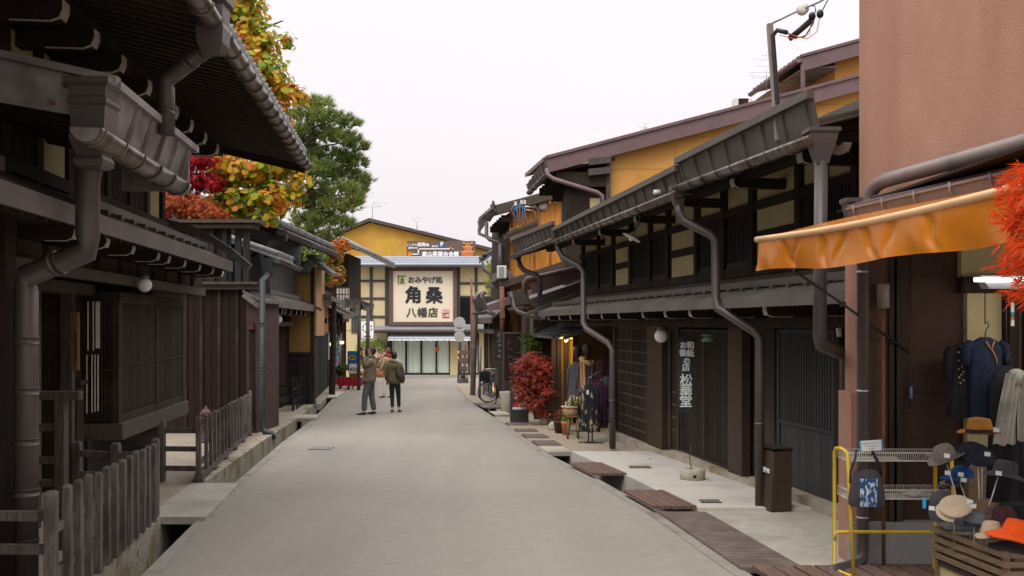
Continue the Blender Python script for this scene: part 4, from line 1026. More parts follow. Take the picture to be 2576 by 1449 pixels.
# pent roof
g = MB(); RF.slab(g, 8.56, 22.6, .92, 2.07, -.05, 2.42, .05); RF.box(g, 8.56, 22.6, .92, .95, 1.955, 2.075)
rp_ = g.build('pent_roof', M['roofmetal'], hR)
g = MB(); RF.box(g, 8.56, 22.3, .66, .68, 2.19, 2.26)
for i in range(34): RF.box(g, 8.6+i*.4, 8.66+i*.4, .64, .71, 2.16, 2.19)
g.build('snow_rail', M['fascia'], rp_)
g = MB(); rafters(g, RF, 8.6, 22.5, .88, 2.015, -.05, 2.35, .3); RF.slab(g, 8.56, 22.6, .9, 2.01, -.05, 2.36, .01); g.build('soffit', M['darkwood_h'], rp_)
g = MB(); g.bar(RF.pt(22.8, 1.15, 2.0), RF.pt(22.8, -.2, 2.52), .10, .09); g.build('verge_board', M['fascia'], rp_)
for px in (1383, 1410, 1438, 1483, 1518, 1561, 1622, 1679, 1742, 1839, 1933, 2070):
    arm(RF, RF.t(px, .7), .09, .72, 1.86, 2.03, M['darkwood_h'], hR, cap0=.42)
# upper storey
g = MB(); RF.box(g, 8.56, 22.35, -.06, .05, 2.40, 2.52); RF.box(g, 8.56, 22.35, -.06, .05, 3.22, 3.33); RF.box(g, 8.56, 22.35, -.06, .04, 3.62, 3.8)
for px in (1470, 1509, 1546, 1590, 1640, 1685, 1758, 1826, 1898, 2016, 2079, 2160, 2250):
    t = RF.t(px); RF.box(g, t-.065, t+.065, -.06, .06, 2.4, 3.75)
g.build('timber_frame', M['darkwood'], hR)
for a, b, k in ((1473,1507,'l'),(1511,1544,'l'),(1549,1588,'c'),(1593,1638,'l'),(1643,1683,'l'),(1689,1755,'c'),(1762,1823,'l'),(1830,1894,'l'),(1903,2011,'c'),(2021,2076,'l'),(2083,2156,'l'),(2165,2245,'c')):
    t0, t1 = RF.t(b)+.05, RF.t(a)-.05
    if k == 'l':
        g = MB(); RF.box(g, t0, t1, -.05, -.02, 2.52, 3.22); RF.lattice(g, t0, t1, .02, 2.60, 3.22, .065, .034); RF.box(g, t0, t1, -.02, .03, 2.52, 2.60); g.build('lattice_window', M['slat_dark'], hR)
    else:
        g = MB(); RF.box(g, t0, t1, -.05, .012, 2.52, 3.22); p_ = g.build('plaster_panel', M['cream'], hR)
        g = MB(); RF.box(g, t0, t1, .0, .03, 2.83, 2.95); g.build('rail', M['darkwood_h'], p_)
    g = MB(); RF.box(g, t0, t1, -.05, .01, 3.33, 3.62); g.build('plaster_panel', M['cream'], hR)
# main roof: soffit, three gutter runs with ribbed snow guards
g = MB(); RF.slab(g, 8.56, 23.7, 1.24, 3.50, -2.5, 4.45, .06); RF.slab(g, 11, 23.7, -2.4, 4.47, -6, 5.4, .06); mr_ = g.build('main_roof', M['fascia'], hR)
g = MB(); rafters(g, RF, 8.6, 23.6, 1.25, 3.46, -.1, 3.85, .36, .09, .11); RF.slab(g, 8.56, 23.7, 1.26, 3.46, -.1, 3.86, .01); g.build('soffit', M['darkwood_h'], mr_)
g = MB(); RF.box(g, 8.56, 23.5, .42, .58, 3.48, 3.60); g.build('eave_beam', M['darkwood_h'], hR)
for px in (1475, 1545, 1640, 1760, 1900, 2080): arm(RF, RF.t(px, .4), .12, .66, 3.38, 3.50, M['darkwood_h'], hR, name='eave_arm', cap0=.5)
g = MB(); RF.slab(g, 8.56, 9.4, .78, 3.70, -.6, 3.76, .04); RF.box(g, 8.56, 9.4, .78, .80, 3.60, 3.70); g.build('upper_eave', M['fascia'], mr_)
for t0, t1, zb, ze_, zt, zu in ((8.38, 11.72, 3.33, 3.40, 3.68, 3.68), (11.735, 18.75, 3.33, 3.36, 3.60, 3.56), (18.85, 23.75, 3.40, 3.42, 3.69, 3.79)):
    g = MB(); P = RF.pt
    g.hexa([P(t0,1.26,zb),P(t1,1.26,ze_),P(t1,1.29,ze_),P(t0,1.29,zb),P(t0,1.34,zt),P(t1,1.34,zu),P(t1,1.37,zu),P(t0,1.37,zt)])
    g.bar(P(t0-.02,1.37,zt-.015), P(t1+.02,1.37,zu-.015), .06, .07)
    n = int((t1-t0)/.42)
    for i in range(n+1):
        f = (.1+i*(t1-t0-.2)/n)/(t1-t0); t = t0+f*(t1-t0); g.bar(P(t,1.30,zb+(ze_-zb)*f), P(t,1.365,zt+(zu-zt)*f-.06), .012, .025)
    g.build('snow_guard', M['fascia'], mr_)
    g = MB(); g.gutter(P(t0-.05, 1.33, zb-.01), P(t1+.05, 1.33, ze_-.02), .075, .4); g.build('gutter', M['gutter'], mr_)
# rain pipes
def pth(*a): return [at(x, y, Y) for x, y, Y in a]
p = pth((2066,404,8.2),(2062,840,8.2),(2066,868,8.22),(2115,888,8.5),(2129,905,8.6)); p.append(V((p[-1].x, p[-1].y, gz(8.6)+.05)))
h = p[0]
r1 = downpipe('fat brown rain pipe with a shell-shaped hopper beside the pink stucco wall', p, .056, 'pipe', 1.1, (h, [(.05,.05,h.z-.03),(.055,.055,h.z),(.105,.09,h.z+.17),(.11,.095,h.z+.21),(.13,.11,h.z+.23),(.13,.11,h.z+.26)]))
g = MB(); c = h+V((.14,-.02,.15))
for k in range(11):
    a0 = math.pi+math.pi*k/11; a1 = math.pi+math.pi*(k+.8)/11
    g.prism([c+V((.03*math.cos(a0),0,.03*math.sin(a0))), c+V((.105*math.cos(a0),0,.105*math.sin(a0))), c+V((.105*math.cos(a1),0,.105*math.sin(a1))), c+V((.03*math.cos(a1),0,.03*math.sin(a1)))], V((0,.05,0)))
g.build('shell_end', M['gutter'], r1)
def rpipe(label, p, r, hop=True):
    h = p[0]
    return downpipe(label, p, r, 'pipe', 1.2, (h, [(r,r,h.z-.06),(r*1.5,r*1.5,h.z+.05),(r*1.9,r*1.7,h.z+.13),(r*1.9,r*1.7,h.z+.17)]) if hop else None)
p = pth((1706,505,11.62),(1709,535,11.6),(1722,557,11.58),(1788,590,11.4),(1800,606,11.38),(1801,755,11.3),(1806,775,11.25),(1895,832,10.9),(1911,850,10.85)); p.append(V((p[-1].x, p[-1].y, gz(10.85)+.05)))
rpipe('brown rain pipe with two bends standing on the pale pavement edge by the shutter', p, .05)
p = pth((1402,600,18.6),(1405,628,18.55),(1416,648,18.5),(1458,670,18.1),(1468,684,18.0),(1468,812,17.8),(1476,828,17.6),(1530,862,17.0),(1541,880,16.9)); p.append(V((p[-1].x, p[-1].y, gz(16.9)+.05)))
rpipe('brown rain pipe with two bends beside the clothes rack', p, .055)
p = pth((1303,648,23.6),(1308,668,23.5),(1318,680,23.5),(1350,692,23.3),(1358,702,23.2),(1358,745,23.2)); rpipe('short crooked rain pipe dropping from the far end of the long right eaves', p, .06)
c = RF.pt(RF.t(1663,.5), .5, 0); c.z = zat(845, c.y)
globe('large white globe lamp on the right wall beside the hanging black shop banner', c, 17/FOC*c.y, [c+V((0,0,.2)), c+V((0,0,.3))])
c = at(1783, 850, 13.0)
root = thing('pendant_lamp', 'green enamel pendant lamp under the right pent roof', 'lamp', c)
g = MB(); g.lathe([(.105,-.05),(.10,-.045),(.05,.03),(.03,.04)], c, 18); g.lathe([(.10,.028),(.10,.036),(.02,.05)], c, 18); g.build('shade', M['lampgreen'], root)
g = MB(); g.tube([c+V((0,0,.04)), c+V((0,0,.33))], .006, 6); g.build('cord', M['cable'], root)
c = at(1590, 596, 15.0); Mx = Matrix.Rotation(math.radians(28), 3, 'Y')
root = thing('shade_lamp', 'white enamel disc lamp on a bent arm under the right upper eaves', 'lamp', c)
g = MB(); g.lathe([(.15,-.02),(.145,-.01),(.06,.03),(.03,.07),(.02,.10)], c, 20, Mx); g.build('shade', M['globe'], root)
g = MB(); g.ball(c+Mx @ V((0,0,-.035)), .035, 12); g.build('bulb', M['globe'], root)
g = MB(); g.tube([c+Mx @ V((0,0,.09)), c+V((.1,0,.18)), c+V((.12,0,.30)), c+V((.03,0,.38)), c+V((-.02,.02,.45))], .012, 6); g.build('arm', M['lampgreen'], root)
c = at(1650, 484, 12.3)
root = thing('spot_lamp', 'small white tubular lamp on a wire arm against the ribbed snow guard', 'lamp', c)
g = MB(); g.tube([c+V((-.03,0,.0)), c+V((-.02,0,.0)), c+V((.05,0,.005)), c+V((.085,0,.0))], [.02,.032,.032,.02], 12); g.build('body', M['plasticwhite'], root)
g = MB(); g.tube([c+V((.08,0,0)), c+V((.2,.05,-.01)), c+V((.45,.05,-.02))], .008, 6); g.build('arm', M['wire'], root)
# hanging banner
YB2 = 13.75; x0, x1 = xat(1706,YB2), xat(1747,YB2); z0, z1 = zat(1036,YB2), zat(853,YB2); cx = (x0+x1)/2
root = thing('shop_banner', 'narrow black hanging banner with white brush lettering on the right house', 'sign', (cx, YB2, z0))
g = MB(); g.grid(lambda u, v: V((x0+(x1-x0)*u-.012*v, YB2+.006*math.sin(u*6), z0+(z1-z0)*(1-v))), 6, 12); g.build('cloth', mat('bannerblack', (.03,.03,.03), (.04,.04,.042), .8), root)
H = (z1-z0); W = x1-x0
for s, fx, fz, sz in (('お',.30,.09,.47),('和',.74,.09,.52),('香',.28,.195,.50),('紙',.73,.20,.52),('の',.52,.305,.48),('店',.47,.395,.54),('松',.48,.575,.86),('華',.47,.715,.88),('堂',.46,.865,.88)):
    text(s, sz*W*.92, root, M['capwhite'] if False else M['signwhite'], (x0+W*fx, YB2-.02, z1-H*fz), (1,0,0), (0,0,1), .0035)
g = MB(); g.tube([(x0,YB2,z1),(x1,YB2,z1)], .008, 6)
for a in (.2,.8): g.tube([(x0+W*a,YB2,z1),(x0+W*a,YB2,z1+.3)], .004, 5)
g.build('hanger', M['cable'], root)
# stone lamp base on the pavement with a stick
c = gnd(1742, 1215); c.z += .05
root = thing('stone_weight', 'round hollow stone base with a thin stick on the pale pavement', 'stone', c)
g = MB(); g.lathe([(.155,0),(.165,.01),(.165,.12),(.155,.135),(.06,.137),(.055,.10)], c, 24); b = g.build('block', M['claypot'], root)
g = MB(); g.box(c.x-.02, c.x+.02, c.y-.17, c.y-.16, c.z+.04, c.z+.075); g.build('slot', M['black'], b)
g = MB(); g.tube([c+V((-.01,0,.1)), c+V((-.04,0,.28)), c+V((-.02,0,.45))], .006, 5); g.build('stick', M['bark'], root)
# cabinet and stickers
c = RF.pt(RF.t(1952,.2), .22, 0); t = c.y; tb = 10.85
root = thing('wooden_cabinet', 'slanted brown wooden cabinet beside the slate shutter', 'cabinet', RF.pt(tb,.15,gz(tb)+.06))
g = MB(); P = RF.pt; a0, a1 = tb-.16, tb+.16; zb = gz(tb)+.03
g.hexa([P(a0,.44,zb),P(a1,.44,zb),P(a1,.68,zb),P(a0,.68,zb),P(a0,.44,zb+.66),P(a1,.44,zb+.66),P(a1,.64,zb+.64),P(a0,.64,zb+.64)]); b = g.build('body', M['plank_brown'], root, bevel=.006)
g = MB(); RF.box(g, a0-.015, a1+.015, .43, .655, zb+.662, zb+.68); g.build('lid', M['darkwood_h'], root, bevel=.004)
text('日 XE', .065, root, M['signwhite'], P(tb-.02,.666,zb+.42), -RF.u, UP, .0)
c = at(1941, 994, 11.7); c = P(RF.t(1941,.06), .05, zat(994, 11.9)); tq = RF.t(1941,.06)
g = MB(); RF.box(g, tq-.04, tq+.04, .035, .042, c.z-.09, c.z+.07); g.tube([P(tq-.04,.035,c.z+.07), P(tq+.04,.035,c.z+.07)], .012, 6)
tag(g.build('paper_notice', M['signwhite']), 'small white paper notice stuck on dark boards beside the slate shutter', 'notice')
c = at(2117, 832, 9.9); root = thing('flood_lamp', 'small white lamp plate at the top corner of the slate shutter', 'lamp', c)
g = MB(); g.hexa([c+V(v) for v in ((-.03,0,-.06),(.0,0,-.06),(.0,.05,-.06),(-.03,.05,-.06),(-.045,0,.06),(-.01,0,.06),(-.01,.05,.06),(-.045,.05,.06))]); g.build('plate', M['plasticwhite'], root)
g = MB(); g.box(c.x-.02, c.x+.4, c.y+.05, c.y+.09, c.z+.05, c.z+.075); g.build('bracket', M['cable'], root)
# electricity service mast and cables on the eave
Ym = 8.9; a = at(1958, 355, Ym); b = at(1936, 60, Ym)
root = thing('service_mast', 'brown metal service mast with looping black cables above the right gutter', 'mast', a)
g = MB(); g.bar(a, b, .06, .05); g.build('pole', M['pipe_lt'], root, bevel=.004)
g = MB(); g.tube(pth((1990,345,8.8),(1972,330,8.85),(1962,305,8.87),(1957,270,8.87),(1947,130,8.87),(1944,90,8.87),(1955,76,8.85),(1980,82,8.8)), .021, 8); g.tube(pth((1985,98,8.85),(2010,78,8.8),(2040,52,8.7)), .028, 8); g.tube(pth((1980,82,8.8),(2000,95,8.8),(2025,92,8.8),(2045,60,8.75),(2050,40,8.7)), .007, 6); g.build('cable', M['cable'], root)
g = MB(); g.tube(pth((1939,60,8.9),(1970,45,8.8),(2005,28,8.7),(2060,5,8.5),(2140,-40,8.2)), .010, 6); g.build('stay_wire', M['steel'], root)
g = MB(); c = at(2019,23,8.65); g.lathe([(.02,-.03),(.05,-.025),(.052,.02),(.02,.03)], c, 14, Matrix.Rotation(math.pi/2, 3, 'X')); g.build('insulator', M['plasticwhite'], root)
for x, y in ((2043,41),(2063,35)):
    g = MB(); g.ball(at(x, y, 8.7), .032, 10, 1.2); g.build('connector', M['cable'], root)
g = MB(); g.tube(pth((2063,35,8.7),(2072,20,8.6),(2085,-5,8.5)), .006, 6); g.tube(pth((2043,41,8.7),(2052,28,8.6),(2050,15,8.6),(2030,14,8.6)), .006, 6); g.build('blue_wire', M['bluecable'], root)
g = MB(); g.tube(pth((2043,45,8.7),(2036,85,8.7),(2000,98,8.75),(1960,88,8.8)), .004, 6); g.tube(pth((2063,38,8.7),(2055,80,8.7),(2030,98,8.7),(1990,88,8.8)), .004, 6); g.build('thin_wire', M['orange'], root)
# ---- clothes shop in the far bay of the long house
g = MB(); a_, b_, c_, d_ = at(1338,842,24.3), at(1422,850,21.6), at(1496,818,21.6), at(1412,812,24.3)
dn = V((0,0,-.05)); g.hexa([a_+dn, b_+dn, c_+dn, d_+dn, a_, b_, c_, d_])
for i in range(22):
    f = i/21; g.bar(a_.lerp(b_, f)+V((0,0,.015)), d_.lerp(c_, f)+V((0,0,.015)), .04, .02)
for i in range(1, 5): g.bar(a_.lerp(d_, i/5)+V((0,0,.012)), b_.lerp(c_, i/5)+V((0,0,.012)), .03, .025)
tag(g.build('shop_canopy', M['tile_dk']), 'small shingled canopy roof over the clothes shop entrance', 'canopy')
g = MB(); y = 22.6; g.box(xat(1406,y), xat(1441,y), y, y+.1, gz(y), zat(848,y)); ywall = tag(g.build('partition_wall', mat('yellowwall', (.55,.36,.06), (.62,.42,.09), .9)), 'warm yellow partition wall inside the clothes shop', 'wall')
g = MB()
for px in (1393, 1407, 1424): g.box(xat(px,22.4)-.05, xat(px,22.4)+.05, 22.35, 22.45, gz(22.4), zat(845,22.4))
g.build('timber_post', M['darkwood'], ywall)
c = at(1424, 850, 21.9); root = thing('shop_lamp', 'small glowing warm lamp under the shingled canopy', 'lamp', c)
g = MB(); g.lathe([(.15,-.02),(.14,.0),(.04,.05),(.02,.07)], c, 16); g.build('shade', M['litwarm'], root)
g = MB(); g.ball(c+V((0,0,-.045)), .045, 10); g.build('bulb', M['lit'], root)
pl = bpy.data.lights.new('shop_lamp_light', 'POINT'); pl.energy = 14; pl.color = (1,.62,.25); pl.shadow_soft_size = .08
po = bpy.data.objects.new('shop_lamp_light', pl); COL.objects.link(po); po.parent = root; po.location = (0,0,-.16)
# ---- houses further along the right side
def gable_house(name, label, Y, xw, xe, zw_l, slope, x_eave, z_eave, wallm, Lback, z0, ofs=.2):
    pass
# H1: ochre gable wall with purple verge
Y1 = 24.3
h1 = thing('ochre_house', 'tall ochre house with purple verge boards rising behind the long right townhouse', 'house', (xat(1700,Y1), Y1, gz(Y1)))
xe, ze = xat(1372,Y1), zat(402,Y1); xt, zt = xat(2000,Y1), zat(236,Y1); sl = (zt-ze)/(xt-xe)
zv = lambda x: ze+sl*(x-xe)
xw0, xw1 = xat(1537,Y1), 11.0
g = MB(); g.prism([(xw0,Y1+.25,1.0),(xw1,Y1+.25,1.0),(xw1,Y1+.25,zv(xw1)-.25),(xw0,Y1+.25,zv(xw0)-.25)], (-.4,2.6,0)); g.build('wall', M['ochre'], h1)
g = MB()
for z in (4.6, 5.6, 6.4, 7.2): g.box(max(xw0, xe+(z+.2-ze)/sl), xw1, Y1+.245, Y1+.25, z, z+.012)
g.box(xat(1700,Y1), xat(1700,Y1)+.012, Y1+.245, Y1+.25, 3, 6.2)
g.build('wall_joint', M['ochre_sand'], h1)
yd = V((-.16*2.6, 2.6, 0))
g = MB(); a = V((xe-.05,Y1,ze+.06)); b = V((11.2,Y1,zv(11.2)+.06)); th = V((0,0,-.1)); g.hexa([a+th, b+th, b+th+yd, a+th+yd, a, b, b+yd, a+yd]); r1_ = g.build('roof', M['purple'], h1)
g = MB(); g.bar(V((xe+.04,Y1-.02,ze-.14)), V((11.2,Y1-.02,zv(11.2)-.17)), .06, .36, V((-sl,0,1))); g.bar(V((xe,Y1-.05,ze+.05)), V((11.2,Y1-.05,zv(11.2)+.03)), .10, .07, V((-sl,0,1))); g.build('verge_board', M['purple'], r1_)
g = MB(); a = at(1370,400,Y1); b = at(1326,463,26.7); a2 = at(1378,430,Y1); b2 = at(1331,478,26.7); th = V((.04,0,0))
g.hexa([a2, b2, b2+th, a2+th, a, b, b+th, a+th])
for i in range(7): g.bar(a2.lerp(b2, i/6)+V((-.02,-.02,0)), a.lerp(b, i/6)+V((-.02,-.02,0)), .03, .03)
g.build('snow_guard', M['fascia'], r1_)
g = MB(); g.gutter(a2+V((0,0,-.06)), b2+V((0,0,-.06)), .08, .5); g.build('gutter', M['gutter_dk'], r1_)
for i in range(7):   # stepped bracket ends under the deep eaves
    y = Y1+.1+i*.36; x1 = xat(1390,Y1)-.16*(y-Y1)+.1; g = MB()
    z = zv(x1)-.35; g.box(x1, xw0-.1, y, y+.12, z-.2, z); g.box(x1+.35, xw0-.1, y, y+.12, z-.36, z-.201); g.build('eave_bracket', M['darkwood_h'], h1)
g = MB(); g.hexa([V(p) for p in ((xe+.1,Y1+.03,ze-.32),(xw0+.1,Y1+.03,zv(xw0)-.42),(xw0-.3,Y1+2.5,zv(xw0)-.42),(xe-.3,Y1+2.5,ze-.32),(xe+.1,Y1+.03,ze-.26),(xw0+.1,Y1+.03,zv(xw0)-.36),(xw0-.3,Y1+2.5,zv(xw0)-.36),(xe-.3,Y1+2.5,ze-.26))]); g.build('soffit', M['darkwood_h'], h1)
g = MB()
for yy in (402, 428): g.bar(at(1480,yy+6,Y1), at(1537,yy,Y1), .12, .16)
g.box(xat(1526,Y1), xat(1537,Y1), Y1+.1, Y1+.3, 2.5, zat(400,Y1)); g.build('corner_timber', M['oldwood'], h1)
g = MB(); g.tube(pth((1376,425,24.2),(1378,440,24.15),(1392,450,24.1),(1502,484,23.9),(1514,492,23.9),(1516,540,23.9)), .055, 10); g.build('rain_pipe', M['pipe_purple'], h1)
g = MB(); g.box(xat(1425,Y1), xw0, Y1+.4, Y1+2.4, 2, zat(470,Y1)); g.build('upper_wall', M['darkwood'], h1)
g = MB(); g.box(xat(1487,Y1), xat(1520,Y1), Y1+.36, Y1+.4, zat(520,Y1), zat(494,Y1)); g.build('plaster_panel', M['cream'], h1)
# attic block of the ochre house with tiled eave and window
Ya = 26.6; ke = at(2012, 152, Ya-.4); kf = at(1893, 236, 29.4)
g = MB(); xk = xat(2100,Ya); xb_ = 11.5
wd = V((-.16*4, 4, 0))
g.prism([(xk,Ya,5.5),(xb_,Ya,5.5),(xb_,Ya,ke.z+.27*(xb_-ke.x)-.1),(xk,Ya,ke.z+.27*(xk-ke.x)-.1)], wd); at_ = g.build('attic', M['ochre'], h1)
g = MB(); b = V((12, ke.y, ke.z+.27*(12-ke.x))); yd2 = kf-ke
g.hexa([ke, b, b+yd2, kf, ke+V((0,0,.1)), b+V((0,0,.1)), b+yd2+V((0,0,.1)), kf+V((0,0,.1))]); g.build('roof', M['tile_dk'], at_)
g = MB()
for i in range(12):
    q = ke.lerp(kf, (i+.5)/12)+V((-.02,0,.08)); g.bar(q, q+V((1.6,0,.432)), .16, .09)
g.build('roof_tiles', M['tile_dk'], at_)
g = MB(); g.bar(ke+V((.05,-.03,-.12)), b+V((0,-.03,-.10)), .06, .34, V((-.27,0,1))); g.bar(ke+V((.0,-.05,.1)), b+V((0,-.05,.12)), .1, .07, V((-.27,0,1))); g.build('verge_board', M['purple'], at_)
g = MB(); g.hexa([ke+V((.1,.1,-.2)), V((xk,Ya-.3,ke.z-.15)), V((xk,Ya-.3,ke.z-.15))+yd2, kf+V((.1,0,-.2)), ke+V((.1,.1,-.17)), V((xk,Ya-.3,ke.z-.12)), V((xk,Ya-.3,ke.z-.12))+yd2, kf+V((.1,0,-.17))]); g.build('soffit', M['fascia_lt'], at_)
g = MB(); g.gutter(ke+V((-.06,-.1,.0)), kf+V((-.06,0,0)), .09, 0); g.tube([ke+V((.06,.0,.05)), ke+V((.08,.0,-.25)), V((ke.x+.1, ke.y, 6.3))], .06, 10); g.build('gutter', M['pipe_purple'], at_)
g = MB(); fa = lambda f, z, o: V((xk, Ya, z))+V((-.16*4*f, 4*f, 0))+V((-o,0,0))
g.hexa([fa(.10,7.1,.03), fa(.33,7.0,.03), fa(.33,7.0,-.02), fa(.10,7.1,-.02), fa(.10,8.15,.03), fa(.33,8.15,.03), fa(.33,8.15,-.02), fa(.10,8.15,-.02)]); wn = g.build('window', M['glassdark'], at_)
g = MB()
for f in (.10, .215, .33): g.bar(fa(f,7.0,.04), fa(f,8.2,.04), .05, .05)
g.build('window_frame', M['purple'], wn)
g = MB(); A = at(2028,246,Ya-.6); B = at(2122,222,Ya-.6); yv = V((-.3,2.0,0)); dn = V((0,0,-.36)); g.hexa([A+dn, B+dn, B+dn+V((0,.06,0)), A+dn+V((0,.06,0)), A, B, B+V((0,.06,0)), A+V((0,.06,0))]); up_ = V((0,0,.06)); g.hexa([A, B, B+yv, A+yv, A+up_, B+up_, B+yv+up_, A+yv+up_]); g.build('window_hood', M['purple'], at_)
# aircon behind the verge
def aircon(label, px0, px1, py0, py1, Y, fan=True):
    x0, x1 = xat(px0,Y), xat(px1,Y); z0, z1 = zat(py1,Y), zat(py0,Y); root = thing('air_conditioner', label, 'air conditioner', ((x0+x1)/2, Y, z0))
    g = MB(); g.box(x0, x1, Y, Y+.4, z0, z1); g.build('casing', M['plasticwhite'], root, bevel=.02)
    g = MB(); g.box(x0+(x1-x0)*.2, x1-(x1-x0)*.25, Y-.015, Y-.002, z0+(z1-z0)*.12, z1-(z1-z0)*.1); g.build('grille', M['board_brown' if fan else 'grey'], root)
    return root
aircon('cream air conditioner unit with brown grille peeping over the purple verge', 1849, 1893, 245, 272, 25.5)
# H2: rusty orange boarded gable
Y2 = 31.0
h2 = thing('orange_house', 'rust-streaked orange boarded house with deep eaves beyond the ochre one', 'house', (xat(1400,Y2), Y2, gz(Y2)))
xe, ze = xat(1242,Y2), zat(522,Y2); xt, zt = xat(1440,Y2), zat(468,Y2); sl2 = (zt-ze)/(xt-xe); zv2 = lambda x: ze+sl2*(x-xe)
x0, x1 = xat(1282,Y2), xat(1570,Y2)
om = mat('rustboards', (.56,.23,.03), (.62,.27,.042), .6, 3, (6,6,.4))
nt_ = om.node_tree; N_ = nt_.nodes; K_ = nt_.links; b_n = N_['Principled BSDF']; s_ = b_n.inputs['Base Color'].links[0].from_socket
tc_ = N_.new('ShaderNodeTexCoord'); mp_ = N_.new('ShaderNodeMapping'); mp_.inputs['Scale'].default_value = (5,5,.35); K_.new(tc_.outputs['Object'], mp_.inputs['Vector'])
n_ = N_.new('ShaderNodeTexNoise'); n_.inputs['Scale'].default_value = 1.5; n_.inputs['Detail'].default_value = 5; K_.new(mp_.outputs[0], n_.inputs['Vector'])
r_ = N_.new('ShaderNodeValToRGB'); r_.color_ramp.elements[0].position = .56; r_.color_ramp.elements[1].position = .68; K_.new(n_.outputs['Fac'], r_.inputs['Fac'])
m_x = N_.new('ShaderNodeMixRGB'); K_.new(r_.outputs[0], m_x.inputs['Fac']); K_.new(s_, m_x.inputs['Color1']); m_x.inputs['Color2'].default_value = (.22,.055,.012,1); K_.new(m_x.outputs[0], b_n.inputs['Base Color'])
g = MB(); x = x0; 
while x < x1:
    w = .16; g.prism([(x,Y2+.3,1.5),(x+w-.012,Y2+.3,1.5),(x+w-.012,Y2+.3,zv2(x+w)-.2),(x,Y2+.3,zv2(x)-.2)], (0,.1,0)); x += w
g.box(x0, x1, Y2+.33, Y2+.36, 1.5, zv2(x0)-.2)
g.build('boards', om, h2)
g = MB(); g.prism([(x0+.05,Y2+.45,gz(36)),(x1+3,Y2+.45,gz(36)),(x1+3,Y2+.45,zv2(x1)+.1),(x0+.05,Y2+.45,zv2(x0)-.2)], (-.7,4.3,0)); g.build('wall', M['darkwood'], h2)
yd = V((-.16*3.4, 3.4, 0)); g = MB(); a = V((xe-.05,Y2,ze+.05)); b = V((x1+3,Y2,zv2(x1+3)+.05)); th = V((0,0,-.1)); g.hexa([a+th, b+th, b+th+yd, a+th+yd, a, b, b+yd, a+yd]); r2_ = g.build('roof', M['pipe'], h2)
g = MB(); g.bar(V((xe+.1,Y2-.02,ze-.10)), V((x1+3,Y2-.02,zv2(x1+3)-.12)), .06, .22, V((-sl2,0,1))); g.build('verge_board', M['oldwood'], r2_)
for (p0, p1, q0, q1, Ya_, Yb_) in (((1240,505),(1222,545),(1247,532),(1230,558),31.0,32.6), ((1222,532),(1203,556),(1230,548),(1207,580),32.6,34.4)):
    a = at(*p0, Ya_); b = at(*p1, Yb_); a2 = at(*q0, Ya_); b2 = at(*q1, Yb_); th = V((.04,0,0)); g = MB(); g.hexa([a2, b2, b2+th, a2+th, a, b, b+th, a+th])
    for i in range(5): g.bar(a2.lerp(b2, i/4)+V((-.02,-.02,0)), a.lerp(b, i/4)+V((-.02,-.02,0)), .03, .03)
    g.build('snow_guard', M['fascia'], r2_)
for i in range(6):
    y = Y2+.15+i*.5; xx = xat(1262,Y2)-.16*(y-Y2); z = zv2(xx)-.28; g = MB(); g.box(xx, x0+.1, y, y+.14, z-.2, z); g.box(xx+.3, x0+.1, y, y+.14, z-.36, z-.201); g.build('eave_bracket', M['darkwood_h'], h2)
g = MB(); g.box(xat(1264,Y2), x0, Y2+.1, Y2+.35, 0, zat(588,Y2)); g.build('corner_post', M['darkwood'], h2)
g = MB(); g.bar(at(1275,590,30.8), at(1352,560,30.8), .5, .10); g.bar(at(1268,598,30.6), at(1352,566,30.6), .05, .12); g.build('lower_verge', M['oldwood'], h2)
g = MB(); c = at(1365,518,Y2+.25); g.lathe([(.15,-.03),(.15,.02),(.10,.03),(.02,.02)], c, 18, Matrix.Rotation(math.pi/2, 3, 'X')); g.build('vent', M['steel'], h2)
g = MB(); g.tube(pth((1205,575,33.6),(1206,588,33.5),(1240,602,32)), .055, 8); g.tube(pth((1224,560,31.4),(1224,596,31.3),(1232,603,31.2),(1258,612,31)), .06, 8); g.tube(pth((1258,612,31),(1259,700,31)), .06, 8); g.build('rain_pipe', M['pipe'], h2)
# electric gear on the orange wall
c = at(1318,530,30.8); root = thing('service_cables', 'tangle of blue cables and grey conduit on the orange boarded wall', 'cables', c)
g = MB()
for i in range(9):
    x = 1296+i*3.2+rnd.uniform(-3,3); g.tube(pth((x,514+rnd.uniform(-4,4),30.7),(x-4+rnd.uniform(-5,5),528,30.6),(x+rnd.uniform(-8,8),548,30.65),(x+8,568+rnd.uniform(-6,4),30.8)), .008, 5)
g.build('blue_cable', M['bluecable'], root)
g = MB(); g.tube(pth((1318,520,30.9),(1348,521,31.1),(1354,528,31.2),(1354,600,31.2)), .03, 6); g.tube(pth((1324,528,30.9),(1342,530,31.1),(1347,536,31.1),(1347,570,31.2)), .02, 6); g.build('conduit', M['steel'], root)
g = MB()
for x, y in ((1297,510),(1312,506),(1320,506)): g.box(xat(x,30.7)-.035, xat(x,30.7)+.035, 30.6, 30.7, zat(y+8,30.7), zat(y-2,30.7))
g.build('junction_box', M['plasticwhite'], root)
